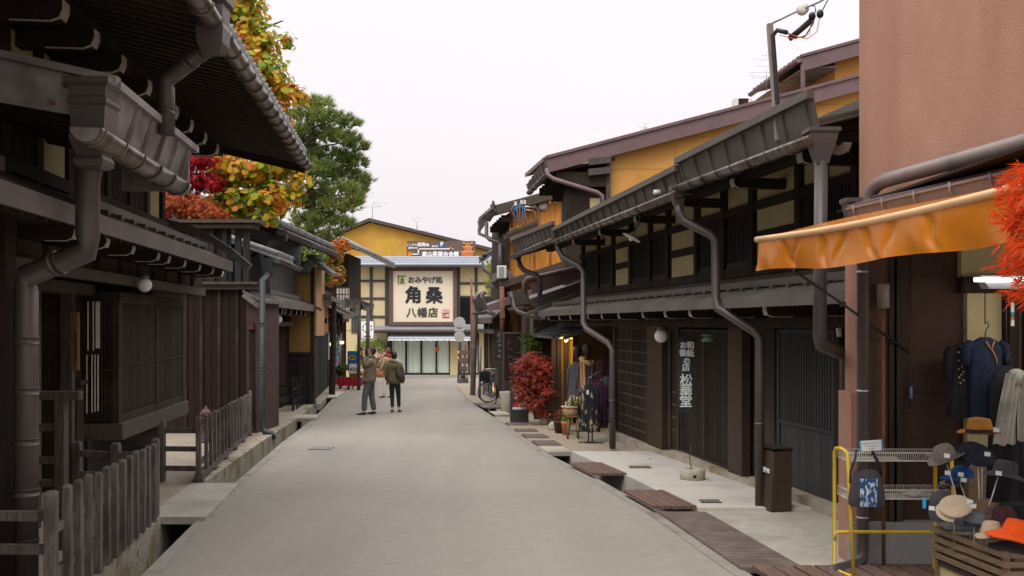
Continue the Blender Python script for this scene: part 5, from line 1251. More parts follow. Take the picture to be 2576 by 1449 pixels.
# lower roofs between the houses
def lower_roof(parent, Y, pc, pw, L, m, mv, guard=None):
    a = at(pc[0], pc[1], Y); b = at(pw[0], pw[1], Y); yd = V((-.16*L, L, 0)); th = V((0,0,-.09)); g = MB()
    g.hexa([a+th, b+th, b+th+yd, a+th+yd, a, b, b+yd, a+yd]); r = g.build('lower_roof', M[m], parent)
    g = MB(); g.bar(a+V((.02,-.03,-.1)), b+V((0,-.03,-.1)), .05, .2); g.build('verge_board', M[mv], r)
    if guard:
        h, = guard; g = MB(); p = a+V((-.02,0,-.12)); q = a+yd+V((-.02,0,-.12)); u = V((-.10,0,h))
        g.hexa([p, q, q+V((.04,0,0)), p+V((.04,0,0)), p+u, q+u, q+u+V((.04,0,0)), p+u+V((.04,0,0))])
        for i in range(7): g.bar(p.lerp(q, i/6)+V((-.015,-.01,0)), p.lerp(q, i/6)+u+V((-.015,-.01,0)), .025, .03)
        g.build('snow_guard', M['fascia'], r)
        g = MB(); g.gutter(p+V((-.05,0,-.06)), q+V((-.05,0,-.06)), .08, .4); g.build('gutter', M['gutter_dk'], r)
    return r
lr1 = lower_roof(h1, 24.0, (1333,752), (1475,704), 2.6, 'roofmetal', 'pipe', (.38,))
g = MB(); g.tube(pth((1319,735,24.0),(1319,712,24.0),(1326,702,24.0),(1462,672,23.8),(1475,668,23.8)), .06, 10); g.build('purple_pipe', M['pipe_purple'], lr1)
g = MB(); A = at(1335,742,23.9); B = at(1478,698,23.9); g.bar(A+V((0,0,.14)), B+V((0,0,.16)), .05, .26); g.build('upstand', M['purple'], lr1)
g = MB(); g.bar(at(1344,770,23.7), at(1480,722,23.7), .1, .16); g.bar(at(1340,800,23.5), at(1478,745,23.5), .12, .10); g.build('roof_beam', M['oldwood'], lr1)
g = MB(); g.tube(pth((1282,735,24.6),(1290,752,24.6),(1294,775,24.4),(1304,785,24.3),(1355,800,23.6),(1376,800,23.3)), .055, 8); g.build('rain_pipe', M['pipe'], lr1)
g = MB(); g.box(xat(1345,24.2), xat(1475,24.2), 24.2, 26.6, gz(27), zat(765,24.2)); g.build('ground_wall', M['darkwood'], h1)
lr2 = lower_roof(h2, 30.6, (1262,708), (1470,640), 3.5, 'pipe', 'oldwood', None)
g = MB(); A = at(1236,712,31.5); B = at(1272,692,30.6); u = at(1246,722,30.6)-at(1272,692,30.6)
g.hexa([A, B, B+V((.3,0,-.3)), A+V((.3,0,-.3)), A+V((0,.05,.25)), B+V((0,.05,.25)), B+V((.3,.05,-.05)), A+V((.3,.05,-.05))]); g.build('snow_guard', M['greywood'], lr2)
lr3 = lower_roof(h2, 29.5, (1226,768), (1420,700), 2.5, 'pipe', 'purple', (.36,))
g = MB(); g.tube(pth((1262,720,29.0),(1264,790,29.0),(1262,840,29.0)), .07, 8); g.box(xat(1257,29), xat(1270,29), 28.9, 29.1, zat(800,29), zat(785,29)); g.build('rain_pipe', M['rustpole'], lr3)
aircon('white air conditioner standing on the low roof by the orange house', 1250, 1274, 668, 700, 30.4, False)
# ground-floor fronts beyond the clothes shop
RG = Fr(5.1, -.16, -1)
h3 = thing('row_house', 'dark timber row fronts beyond the clothes shop with doors and signs', 'house', RG.pt(34, 0, gz(34)))
g = MB(); RG.box(g, 24.2, 38.2, -3, -.05, gz(40)-.3, 2.2); RG.box(g, 38.2, 44, -5, -1.6, gz(44)-.3, 4); g.build('wall', M['darkwood'], h3)
for i, t in enumerate([25, 26.5, 28, 29.6, 31, 32.6, 34, 35.4, 36.8, 38.1]):
    g = MB(); RG.box(g, t-.07, t+.07, -.05, .08, gz(t)-.1, 2.1); g.build('post', M['oldwood' if i % 2 else 'warmwood'], h3)
g = MB(); RG.lattice(g, 31.2, 32.4, .0, gz(32), .9, .09, .05); g.build('lattice_screen', M['slat_brown'], h3); g = MB(); RG.lattice(g, 35.5, 38, .03, .3, 1.7, .12, .06); g.build('lattice_screen', M['slat_brown'], h3)
g = MB(); RG.box(g, 32.8, 33.9, -.04, .02, gz(34), .8); g.build('door', M['greywood'], h3)
g = MB(); RG.box(g, 34.2, 36.9, .0, .3, gz(37), 0.1); g.build('lean_to', M['greywood'], h3)
for t0, t1, z, d in ((33.2, 38.3, 2.0, .45),):
    g = MB(); RG.slab(g, t0, t1, d, z, -.05, z+.4, .07); r = g.build('pent_roof', M['fascia'], h3)
    g = MB(); RG.box(g, t0, t1, d, d+.05, z-.2, z); RG.box(g, t0+.5, t1-.4, .3, .34, z-.55, z-.40); g.build('fascia_board', M['greywood'], r)
g = MB(); a = at(1214,652,42); b = at(1262,618,42); yv = V((-.2,1.2,0)); th = V((0,0,-.12)); g.hexa([a+th, b+th, b+th+yv, a+th+yv, a, b, b+yv, a+yv]); r = g.build('main_roof', M['tile_dk'], h3)
g = MB()
for i in range(3): g.tube([a.lerp(b, .02)+V((-.05,.1+i*.5,.05)), a.lerp(b, .98)+V((0,.1+i*.5,.06))], .07, 8)
g.ball(a+V((-.06,0,.05)), .11, 10); g.ball(a+V((.05,-.05,.2)), .09, 10); g.build('ridge_tiles', M['tile_dk'], r)
g = MB(); g.tube([a+V((0,0,-.15)), a+V((.05,0,-.45)), a+V((.5,-.2,-.75)), a+V((.8,-.2,-.8))], .06, 8); g.build('rain_pipe', M['pipe'], r)
g = MB(); g.box(xat(1236,42), xat(1262,42)+3, 42, 46, 2, zat(640,42)); g.build('upper_wall', M['board_brown'], h3)
# tall standing pipes at the bend
p = pth((1216,738,36.3),(1204,740,36.3),(1197,748,36.3)); p.append(V((xat(1189,36.3), 36.3, gz(36.3))))
downpipe('tall leaning pinkish drain pipe at the right bend of the street', p, .10, 'pipe_lt', 3)
p = pth((1245,792,33.5),(1228,785,33.6),(1214,770,33.8),(1213,742,34),(1221,734,34)); downpipe('short bent purple pipe under the far right lower roof', p[::-1], .07, 'pipe_purple', 3)
p = [at(1208,870,34.2), V((xat(1207,34.2), 34.2, gz(34.2)))]; downpipe('thin pink pipe against the boarded row front left of the bicycle', p, .05, 'pipe_lt', 3)
x = xat(1186,50); g = MB(); g.tube([(x,50,zat(700,50)),(x,50,gz(50)-.1)], .055, 8); root = tag(g.build('rusty_pole', M['rustpole']), 'thin rust-red pole by the end of the right row', 'pole')
# sign boards on the row
def glyphs(root, x, Y, ztop, zbot, n, w, m):
    H = (ztop-zbot)/n
    for i in range(n):
        g = MB(); z = ztop-H*(i+.5)
        for k in range(4):
            a = rnd.uniform(0, 3.14); l = w*rnd.uniform(.5,.9); cxx = x+rnd.uniform(-.2,.2)*w; czz = z+rnd.uniform(-.25,.25)*H
            g.bar((cxx-l/2*math.cos(a), Y, czz-l/2*math.sin(a)*.8), (cxx+l/2*math.cos(a), Y, czz+l/2*math.sin(a)*.8), .008, w*.13, V((0,1,0)) if False else UP)
        g.build('carved_character', m, root)
Ys_ = 27.6; x0, x1 = xat(1246,Ys_), xat(1266,Ys_); z0, z1 = zat(907,Ys_), zat(832,Ys_)
root = thing('carved_sign', 'narrow dark hanging sign with carved pale characters above the bicycle', 'sign', ((x0+x1)/2, Ys_, z0))
g = MB(); g.box(x0, x1, Ys_, Ys_+.06, z0, z1); g.build('board', M['slat_dark'], root)
glyphs(root, (x0+x1)/2, Ys_-.012, z1-.05, z0+.05, 5, .13, M['fascia_lt'])
Ys_ = 26.9; x0, x1 = xat(1269,Ys_), xat(1310,Ys_); z0, z1 = zat(957,Ys_), zat(840,Ys_)
root = thing('carved_sign', 'wide purplish wooden sign panel behind the potted red maple', 'sign', ((x0+x1)/2, Ys_, z0))
g = MB(); g.box(x0, x1, Ys_, Ys_+.06, z0, z1); g.build('board', M['board_brown'], root)
g = MB(); g.box(x0-.05, x1+.05, Ys_-.02, Ys_+.1, z1+.0, z1+.05); g.box(x0-.05, x0, Ys_-.02, Ys_+.08, gz(Ys_), z1); g.box(x1, x1+.05, Ys_-.02, Ys_+.08, gz(Ys_), z1); g.build('frame', M['pipe'], root)
glyphs(root, (x0+x1)/2-.08, Ys_-.012, z1-.15, z0+.4, 4, .16, M['fascia'])
# ------------------------------------------------------------------ souvenir shop closing the street
YE = 59.3
X = lambda px: xat(px, YE)
Z = lambda py: zat(py, YE)
GE = gz(YE)
eS = thing('souvenir_shop', 'cream half-timbered souvenir shop closing the end of the street', 'shop', (X(1065), YE, GE))
xl, xr = X(850), X(1275)
g = MB(); g.box(xl, xr, YE+.02, YE+6, Z(830), Z(664)); g.build('upper_wall', M['cream_end'], eS)
g = MB(); g.box(xl, X(980), YE+.02, YE+6, GE, Z(832)); g.box(X(1130), X(1155), YE+.0, YE+6, GE, Z(850)); g.box(X(1205), xr, YE+.02, YE+6, GE, Z(832)); g.box(X(980), X(1205), YE+1.6, YE+6, GE, Z(832)); g.build('ground_wall', M['cream_end'], eS)
tw = .10
for i, (px, wd, y0, y1) in enumerate(((886,.09,664,838),(894,.2,664,838),(934,.17,664,830),(976,.35,664,830),(1153,.22,664,838),(1198,.16,664,746),(1240,.16,664,838))):
    g = MB(); g.box(X(px)-wd/2, X(px)+wd/2, YE-.05-.002*i, YE+.02, Z(y1), Z(y0)); g.build('timber_post', M['inkgrey'], eS)
for i, (p0, p1, y) in enumerate(((870,976,706.5),(890,976,751),(890,976,797),(1150,1260,655+0),(1150,1260,713))):
    if y == 655: continue
    g = MB(); g.box(X(p0), X(p1), YE-.04+.001*i, YE+.02, Z(y)-.07, Z(y)+.07); g.build('timber_rail', M['inkgrey'], eS)
g = MB(); g.box(X(1156), X(1242), YE-.02, YE+.02, Z(815), Z(746)); w_ = g.build('window', M['glassdark'], eS)
g = MB(); g.box(X(1198)-.05, X(1198)+.05, YE-.04, YE-.01, Z(815), Z(746)); g.box(X(1154), X(1242), YE-.05, YE-.01, Z(748), Z(744)); g.build('window_frame', M['inkgrey'], w_)
g = MB(); a0, a1 = YE-.9, YE+2.2
g.hexa([(xl,a0,Z(669)),(xr,a0,Z(669)),(xr,a1,Z(640)),(xl,a1,Z(640)),(xl,a0,Z(667)),(xr,a0,Z(667)),(xr,a1,Z(638)),(xl,a1,Z(638))])
g.hexa([(xl,YE+2.2,Z(638)-.05),(xr,YE+2.2,Z(638)-.05),(xr,YE+6.5,Z(665)),(xl,YE+6.5,Z(665)),(xl,YE+2.2,Z(638)),(xr,YE+2.2,Z(638)),(xr,YE+6.5,Z(663)),(xl,YE+6.5,Z(663))])
rE = g.build('roof', M['skyblue_roof'], eS)
g = MB()
for i in range(1, 5):
    f = i/5; y = a0+(a1-a0)*f; z = Z(667)+(Z(638)-Z(667))*f; g.box(xl, xr, y, y+.05, z-.02, z+.035)
g.build('roof_seam', M['skyblue_roof'], rE)
g = MB(); g.box(xl, xr, a0-.03, a0+.08, Z(674), Z(669)-.003); g.build('eave_board', M['inkgrey'], eS)
# big signboard
sb = MB(); sx0, sx1, sz0, sz1 = X(980.5), X(1150), Z(819), Z(673)
fw = .22
sb.box(sx0, sx0+fw, YE-.30, YE-.06, sz0, sz1); sb.box(sx1-fw, sx1, YE-.30, YE-.06, sz0, sz1); sb.box(sx0+fw, sx1-fw, YE-.30, YE-.06, sz1-fw, sz1); sb.box(sx0+fw, sx1-fw, YE-.30, YE-.06, sz0, sz0+fw)
root = thing('signboard', 'huge cream souvenir signboard with black brush characters in a brown frame', 'sign', ((sx0+sx1)/2, YE-.1, sz0))
sb.build('frame', M['signbrown'], root)
g = MB(); g.box(sx0+fw-.01, sx1-fw+.01, YE-.22, YE-.08, sz0+fw-.01, sz1-fw+.01); g.build('panel', M['signcream'], root)
yt = YE-.235
def T(s, px, py, hpx, m, off=0, parent=root, y=yt, align='CENTER', Yd=YE, ch=1.0, sx=1):
    return text(s, hpx/FOC*Yd*1.12, parent, m, (xat(px,Yd), y, zat(py,Yd)), (1,0,0), (0,0,1), off, .02, align=align, ch=ch)
T('おみやげ処', 1070.5, 706, 15.6, M['inkgrey'], .012)
T('角', 1041, 745, 39, M['ink'], .036); T('桑', 1093, 746, 39, M['ink'], .03)
T('八幡店', 1063, 788, 23, M['inkgrey'], .014, ch=1.12)
g = MB()
for b in ((1002,1023,694,697),(1002,1005,694,715)): g.box(X(b[0]), X(b[1]), yt-.01, yt+.01, Z(b[3]), Z(b[2]))
g.bar((X(1013),yt,Z(698)),(X(1013),yt,Z(715)), .012, .05, V((0,0,1)) )
for dx, y0 in ((4,700),(5,705),(6,710)):
    for s in (-1, 1): g.bar((X(1013),yt-.003*dx,Z(y0-1)),(X(1013+s*dx),yt-.003*dx,Z(y0+5)), .012, .055)
g.build('green_emblem', M['signgreen'], root)
g = MB(); g.box(X(1113.5), X(1131), yt-.005, yt+.01, Z(800), Z(779)); sl_ = g.build('red_seal', M['red'], root)
for s, px, py in (('飛',1126.5,784.5),('騨',1126.5,794.5),('高',1118,784.5),('山',1118,794.5)): text(s, .2, root, M['signwhite'], (X(px), yt-.01, Z(py)), (1,0,0), (0,0,1), .004, .004)
# ground floor: pent roof, awning, glass doors with curtains
g = MB(); g.hexa([(xl+2,YE-1.0,Z(830)),(xr,YE-1.0,Z(830)),(xr,YE,Z(821)),(xl+2,YE,Z(821)),(xl+2,YE-1.0,Z(828)),(xr,YE-1.0,Z(828)),(xr,YE,Z(819.5)),(xl+2,YE,Z(819.5))]); pE = g.build('pent_roof', M['skyblue_roof'], eS)
g = MB(); g.box(xl+2, xr, YE-1.0, YE-.9, Z(837), Z(830)-.003); g.build('eave_board', M['signbrown'], pE)
g = MB(); g.gutter((xl+2,YE-1.05,Z(832)),(xr,YE-1.05,Z(832)), .07, 2.5); g.build('gutter', M['gutter_dk'], pE)
root = thing('awning', 'pale blue striped awning with scalloped edge over the souvenir shop doors', 'awning', (X(1085), YE-1, Z(856)))
g = MB(); xa, xb = X(982), X(1196)
g.grid(lambda u, v: V((xa+(xb-xa)*u, YE-.2-1.0*v, Z(840)+(Z(850)-Z(840))*v)), 60, 2, False)
vs = []; n = 70
for i in range(n+1):
    u = i/n; x = xa+(xb-xa)*u; vs += [(x, YE-1.2, Z(850)), (x+.03*math.sin(u*50), YE-1.22+.02*math.sin(u*90), Z(857.5)+.05*abs(math.sin(u*math.pi*22)))]
g.add(vs, [(2*i, 2*i+2, 2*i+3, 2*i+1) for i in range(n)])
g.build('cloth', M['awnpale'], root)
g = MB(); g.tube([(xa,YE-1.2,Z(850)),(xb,YE-1.2,Z(850))], .025, 6); g.build('rail', M['steel'], root)
g = MB(); g.box(X(975), X(984), YE-.1, YE+.1, GE, Z(838)); g.build('corner_post', M['inkgrey'], eS)
for p0, p1 in ((984,1022),(1022,1060),(1060,1098),(1098,1132),(1157,1180),(1180,1204)):
    a, b = X(p0), X(p1)
    g = MB(); z0, z1 = GE+.12, Z(850)
    g.box(a, a+.05, YE-.03, YE+.03, z0, z1); g.box(b-.05, b, YE-.03, YE+.03, z0, z1); g.box(a+.05, b-.05, YE-.03, YE+.03, z0, z0+.12); g.box(a+.05, b-.05, YE-.03, YE+.03, z1-.06, z1); d_ = g.build('door', M['glassdark'], eS)
    g = MB(); g.grid(lambda u, v, a=a, b=b: V((a+.05+(b-a-.1)*u, YE+.12+.035*math.sin(u*26)+.01*math.sin(u*71), z0+.12+(z1-z0-.18)*v)), 40, 1); g.build('curtain', M['curtain'], d_)
g = MB(); g.box(X(984), X(1206), YE-.15, YE+1.6, GE-.1, GE+.12); g.build('doorstep', M['concrete_lt'], eS)
g = MB(); g.box(X(1096), X(1105), YE-.06, YE-.035, Z(883), Z(874)); tag(g.build('door_notice', M['orange']), 'small orange square notice on the curtained glass doors', 'notice')
# display opening with climbing greenery on the left
g = MB(); g.box(X(903), X(966), YE-.03, YE+.02, GE+.1, Z(860)); g.build('display_recess', M['glassdark'], eS)
g = MB(); g.box(X(903), X(915), YE-.05, YE-.03, GE+.3, Z(880)); g.box(X(940), X(960), YE-.05, YE-.03, GE+.3, Z(875)); g.build('display_panel', M['signcream'], eS)
root = thing('climbing_plant', 'yellow-green climbing foliage round the display opening behind the photographer', 'plant', (X(935), YE-.2, GE))
def leaf(mb, c, n, s, shape, up=None):
    n = n.normalized(); a = n.orthogonal().normalized(); q = Quaternion(n, rnd.uniform(0, 6.28)); a = q @ a; b = n.cross(a)
    mb.add([c+a*x*s+b*y*s+n*z*s for x, y, z in shape], [tuple(range(len(shape)))])
OVAL = [(0,-.5,0),(.28,-.2,.06),(.26,.15,.06),(0,.5,-.04),(-.26,.15,.06),(-.28,-.2,.06)]
g = MB()
for i in range(900):
    s = rnd.random()
    px, py = (rnd.uniform(903,968), rnd.gauss(868,6)) if s < .55 else ((rnd.gauss(909,4), rnd.uniform(860,915)) if s < .75 else (rnd.gauss(963,4), rnd.uniform(860,905)))
    leaf(g, V((X(px), YE-.15+rnd.uniform(-.12,.1), Z(py))), V((rnd.uniform(-1,1), -1, rnd.uniform(-.3,1))), rnd.uniform(.12,.24), OVAL)
g.build('foliage', M.get('lm') or bpy.data.materials['leaf_light'], root)
for lab, px, Y in (('terracotta pot with leafy plant at the display opening, left', 922, 58.0), ('pot of pink flowers against the cream shop wall', 957, 58.2)):
    root = thing('potted_plant', lab, 'plant', (xat(px,Y), Y, gz(Y)))
    g = MB(); g.lathe([(.2,0),(.28,.45),(.24,.45),(.2,.4)], (xat(px,Y), Y, gz(Y)), 14); g.build('pot', M['terracotta'], root)
    g = MB()
    for i in range(140): leaf(g, V((xat(px,Y)+rnd.gauss(0,.22), Y+rnd.gauss(0,.2), gz(Y)+.7+rnd.gauss(0,.22))), V((rnd.uniform(-1,1),-1,rnd.uniform(-.2,1))), .17, OVAL)
    g.build('foliage', bpy.data.materials['leaf_green'], root)
    if 'pink' in lab:
        g = MB()
        for i in range(40): leaf(g, V((xat(px,Y)+rnd.gauss(0,.22), Y-.2+rnd.gauss(0,.1), gz(Y)+1.15+rnd.gauss(0,.25))), V((rnd.uniform(-1,1),-1,rnd.uniform(-.2,1))), .14, OVAL)
        g.build('flowers', mat('pinkflower', (.6,.14,.22), (.68,.3,.36), .7), root)
# mustard gabled warehouse behind with direction sign and aerials
YW = 68.0
root = thing('warehouse', 'mustard yellow gabled warehouse behind the souvenir shop', 'building', (xat(1000,YW), YW, gz(YW)))
A, R_, B = at(852,592,YW), at(931,560,YW), at(1222,630,YW)
Bx = at(1300,649,YW)
g = MB(); g.prism([(A.x,YW,-2),(Bx.x,YW,-2),Bx,R_,A], (0,9,0)); g.build('wall', M['mustard'], root)
for p, q, nm in ((at(845,595,YW), R_, 'roof'), (R_, at(1305,651,YW), 'roof')):
    g = MB(); p = p+V((0,-.5,.05)); q = q+V((0,-.5,.05)); u = V((0,0,.22)); y = V((0,10,0)); g.hexa([p, q, q+y, p+y, p+u, q+u, q+y+u, p+y+u]); g.build(nm, M['pipe'], root)
YG_ = 64.5; bx0, bx1, bz0, bz1 = xat(1023,YG_), xat(1196,YG_), zat(651,YG_), zat(606,YG_)
root = thing('direction_sign', 'long brown festival hall direction sign with white arrow above the souvenir shop roof', 'sign', ((bx0+bx1)/2, YG_, bz0))
g = MB(); g.box(bx0, bx1, YG_, YG_+.15, bz0, bz1); g.build('panel', M['signbrown'], root)
g = MB()
for px in (1040, 1110, 1180): g.box(xat(px,YG_)-.06, xat(px,YG_)+.06, YG_+.16, YG_+.3, 4.0, bz1-.1)
g.build('stand', M['pipe'], root)
ys_ = YG_-.03
TT = lambda s, px, py, h, m, off=.004, ch=1.0: text(s, h/FOC*YG_*1.15, root, m, (xat(px,YG_), ys_, zat(py,YG_)), (1,0,0), (0,0,1), off, .01, ch=ch)
TT('ここから約', 1039, 616, 5.6, M['signwhite'], .006); TT('200m', 1065.5, 615.5, 11, M['signwhite'], .018); TT('(徒歩3分)', 1039, 624, 5.2, M['signwhite'], .006); TT('高山祭屋台会館', 1108, 640, 11.6, M['signwhite'], .018); TT('遊歩道', 1094, 620, 4.6, M['signwhite'])
g = MB(); g.box(xat(1105,YG_), xat(1118,YG_), ys_-.01, ys_+.02, zat(622,YG_), zat(608,YG_)); pk = g.build('parking_symbol', M['blue'], root)
text('P', 11.5/FOC*YG_*1.2, root, M['signwhite'], (xat(1111.5,YG_), ys_-.02, zat(615,YG_)), (1,0,0), (0,0,1), .02, .006)
g = MB()
for b in ((1036,1053,637.8,640.8),(1051,1054.4,624.5,640.8),(1051,1137,624.5,627.5)): g.box(xat(b[0],YG_), xat(b[1],YG_), ys_, ys_+.02, zat(b[3],YG_), zat(b[2],YG_))
g.prism([(xat(1132,YG_),ys_,zat(622,YG_)),(xat(1143,YG_),ys_,zat(627.5,YG_)),(xat(1132,YG_),ys_,zat(627.5,YG_))], (0,.02,0)); g.build('arrow', M['signwhite'], root)
g = MB(); c = at(1031,639,YG_); g.add([V((c.x+.15*math.cos(k*.3927), ys_-.01, c.z+.15*math.sin(k*.3927))) for k in range(16)], [tuple(range(16))]); g.build('orange_dot', M['orange'], root)
g = MB()   # festival float picture: tiers and roof
for b in ((1161,1191,634,650),(1166,1187,622,634),(1170,1184,612,621)): g.box(xat(b[0],YG_), xat(b[1],YG_), ys_, ys_+.02, zat(b[3],YG_), zat(b[2],YG_))
g.build('float_picture', mat('floatred', (.45,.05,.02), (.62,.22,.06), .7, 9), root)
g = MB()
for b in ((1158,1194,632,634.5),(1163,1190,620,623),(1164,1190,610,613)): g.box(xat(b[0],YG_), xat(b[1],YG_), ys_-.01, ys_+.01, zat(b[2]+2,YG_), zat(b[2],YG_))
g.prism([(xat(1164,YG_),ys_-.01,zat(613,YG_)),(xat(1190,YG_),ys_-.01,zat(613,YG_)),(xat(1177,YG_),ys_-.01,zat(608,YG_))], (0,.02,0)); g.build('float_roof', mat('floatgold', (.60,.36,.12), (.68,.45,.2), .7, 9), root)
def antenna(label, px, py0, py1, Y, rods, m='steel'):
    a = at(px, py1, Y); b = at(px, py0, Y); root = thing('aerial', label, 'aerial', a)
    k = Y/2500
    g = MB(); g.tube([a, b], .9*k, 6); g.build('mast', M[m], root)
    for dx0, dx1, y, dy in rods:
        g = MB(); g.tube([at(px+dx0,y,Y), at(px+dx1,y+dy,Y)], .55*k, 5); g.build('rod', M[m], root)
antenna('tall television aerial on the mustard warehouse ridge', 937, 484, 560, 67.5, ((-4,4,487,-2),(-6,5,496,0),(0,38,508,3),(-20,20,520,0),(2,22,511,8)))
antenna('shorter television aerial on the right slope of the mustard warehouse', 1049, 544, 582, 67.0, ((-14,8,550,-3),(-10,6,556,0),(-8,32,578,4)))
antenna('spindly television aerial above the ochre house roofline by the mast', 1928, 132, 240, 27.5, ((-30,12,148,4),(-44,28,182,0),(-26,50,166,3),(-40,22,190,4),(-36,16,196,2),(-12,16,140,-2)))
antenna('tiny aerial on the purple verge of the ochre house', 1622, 308, 332, 25.4, ((-14,8,318,4),(-6,10,312,0),(-12,6,326,-3)))
# signs at the bend
Yp = 50.0; x = xat(1155,Yp)
root = thing('road_sign', 'slim dark sign pole carrying two round sign backs at the right bend', 'sign', (x, Yp, gz(Yp)))
g = MB(); g.tube([(x+.05,Yp,zat(800,Yp)),(x-.05,Yp,gz(Yp))], .045, 8); g.build('pole', M['pipe'], root)
for py, r in ((812,.30),(846,.28)):
    g = MB(); g.lathe([(r,-.01),(r,.01)], (x+.02, Yp-.06, zat(py,Yp)), 22, Matrix.Rotation(math.pi/2, 3, 'X')); g.build('round_plate', M['signback'], root)
g = MB(); g.box(x-.25, x+.25, Yp-.07, Yp-.05, zat(833,Yp), zat(824,Yp)); g.build('small_plate', M['signback'], root)
for py in (887, 902):
    g = MB(); g.lathe([(.065,-.08),(.065,.08)], (x-.04, Yp, zat(py,Yp)), 8); g.build('yellow_band', M['yellowpaint'], root)
x = xat(1167,49.5); Yp = 49.5
root = thing('direction_post', 'rusty post with three brown wooden direction boards at the bend', 'sign', (x, Yp, gz(Yp)))
g = MB(); g.tube([(x+.08,Yp,zat(858,Yp)),(x,Yp,gz(Yp))], .05, 8); g.build('post', M['rustpole'], root)
for a, b, c_ in ((1156,881,893),(1154,900,915),(1156,921,935)):
    g = MB(); g.box(xat(a,Yp), xat(a+24 if b != 921 else a+20,Yp), Yp-.08, Yp-.03, zat(c_,Yp), zat(b,Yp)); g.build('board', M['boardcover'], root, bevel=.01)
root = thing('planter_box', 'low grey wooden box planter round the foot of the direction post', 'planter', (x, 49.3, gz(49.3)))
g = MB(); g.box(xat(1154,49.3), xat(1178,49.3), 48.8, 49.6, gz(49.3), zat(952,49.3)); g.build('box', M['greywood'], root)
g = MB()
for i in range(30): g.tube([(x+rnd.uniform(-.2,.2),49.2,zat(953,49.3)),(x+rnd.uniform(-.3,.3),49.2+rnd.uniform(-.2,.2),zat(953,49.3)+rnd.uniform(.2,.5))], .008, 4)
g.build('twigs', M['bark'], root)
# willow-ish shrub above the low roof
root = thing('shrub', 'pale yellow-green hanging shrub by the white air conditioner', 'plant', at(1240,735,44))
g = MB()
for i in range(520):
    px, py = rnd.gauss(1240,9), rnd.uniform(655,745); leaf(g, at(px, py, 44+rnd.uniform(-.6,.6)), V((rnd.uniform(-1,1),-1,rnd.uniform(-.5,.5))), rnd.uniform(.14,.26), [(0,-.6,0),(.12,0,.03),(0,.6,0),(-.12,0,.03)])
g.build('foliage', bpy.data.materials['leaf_light'], root)
g = MB(); g.tube([at(1245,760,44), at(1243,700,44), at(1238,665,44)], .05, 6); g.build('stem', M['bark'], root)
# ------------------------------------------------------------------ stucco house with hat shop, near right
GF = Fr(4.136, -.16, -1); P = GF.pt
YW8 = 8.1
gS = thing('stucco_house', 'pinkish stucco house with an open hat shop below, near right', 'house', P(7, 0, gz(7)))
g = MB(); GF.box(g, 2.5, 8.12, -5, 0, 2.72, 9.0); g.build('upper_wall', M['stucco'], gS)
g = MB(); g.box(xat(2157,YW8), xat(2174,YW8), YW8-.02, YW8+.3, gz(8), 2.72); g.box(xat(2141,YW8)-.01, xat(2170,YW8)-.02, YW8-.03, YW8+.28, gz(8)+.0, zat(987,YW8)); g.build('corner_pier', M['stucco'], gS)
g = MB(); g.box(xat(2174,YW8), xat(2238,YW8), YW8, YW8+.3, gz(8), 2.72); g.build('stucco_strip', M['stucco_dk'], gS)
g = MB(); g.box(xat(2238,YW8), 6.5, YW8+.06, YW8+.3, gz(8), 2.72); g.build('back_wall', M['brownsheet'], gS)
g = MB(); zz = zat(990,YW8); g.box(xat(2262,YW8), xat(2418,YW8), YW8+.055, YW8+.06, zz-.004, zz+.004); g.build('sheet_joint', M['black'], gS)
for px, w_ in ((2243,.03),(2257,.035)):
    g = MB(); g.box(xat(px,YW8)-w_, xat(px,YW8)+w_, YW8-.03, YW8+.06, gz(8), 2.7); g.build('timber_post', M['darkwood'], gS)
g = MB(); g.box(xat(2136,YW8), xat(2440,YW8), YW8-.05, YW8+.06, gz(8)-.05, zat(1311,YW8)); g.build('plinth', M['grey'], gS)
g = MB(); g.box(xat(2417,YW8), 6.4, YW8-.01, YW8+.06, zat(698,YW8), 2.70); g.build('plaster_panel', M['cream'], gS)
g = MB(); g.box(xat(2410,YW8), 6.4, YW8-.10, YW8+.02, zat(738,YW8), zat(698,YW8)); g.build('lintel', M['board_brown'], gS)
g = MB(); g.box(xat(2432,YW8), xat(2520,YW8), YW8-.01, YW8+.06, zat(1165,YW8), zat(738,YW8)); g.build('plaster_panel', M['cream'], gS)
g = MB(); g.box(xat(2432,YW8), xat(2520,YW8), YW8-.04, YW8+.06, gz(8), zat(1165,YW8)); g.build('granite_base', M['granite'], gS)
g = MB(); g.box(xat(2518,YW8), xat(2538,YW8), YW8-.14, YW8+.05, gz(8), zat(738,YW8)); g.box(xat(2538,YW8), 6, YW8-.12, YW8+.05, zat(772,YW8), zat(738,YW8)); g.build('door_frame', M['board_brown'], gS)
g = MB()
for i in range(14): g.box(xat(2540,YW8)+i*.05, xat(2540,YW8)+i*.05+.028, YW8-.04, YW8+.0, gz(8), zat(772,YW8))
g.build('slatted_door', M['slat_brown'], gS)
g = MB(); g.box(2.9, 6.5, 3.5, 8.1, gz(8)-.1, gz(8)+.13 if False else gz(8)+.02); g.build('shop_floor', M['boardcover'], gS)
g = MB(); g.box(2.75, 6.5, 2.5, 8.4, 2.722, 2.74); GF.box(g, 2.5, 8.1, -4.9, -.02, 2.70, 2.719); g.build('ceiling', M['board_brown'], gS)
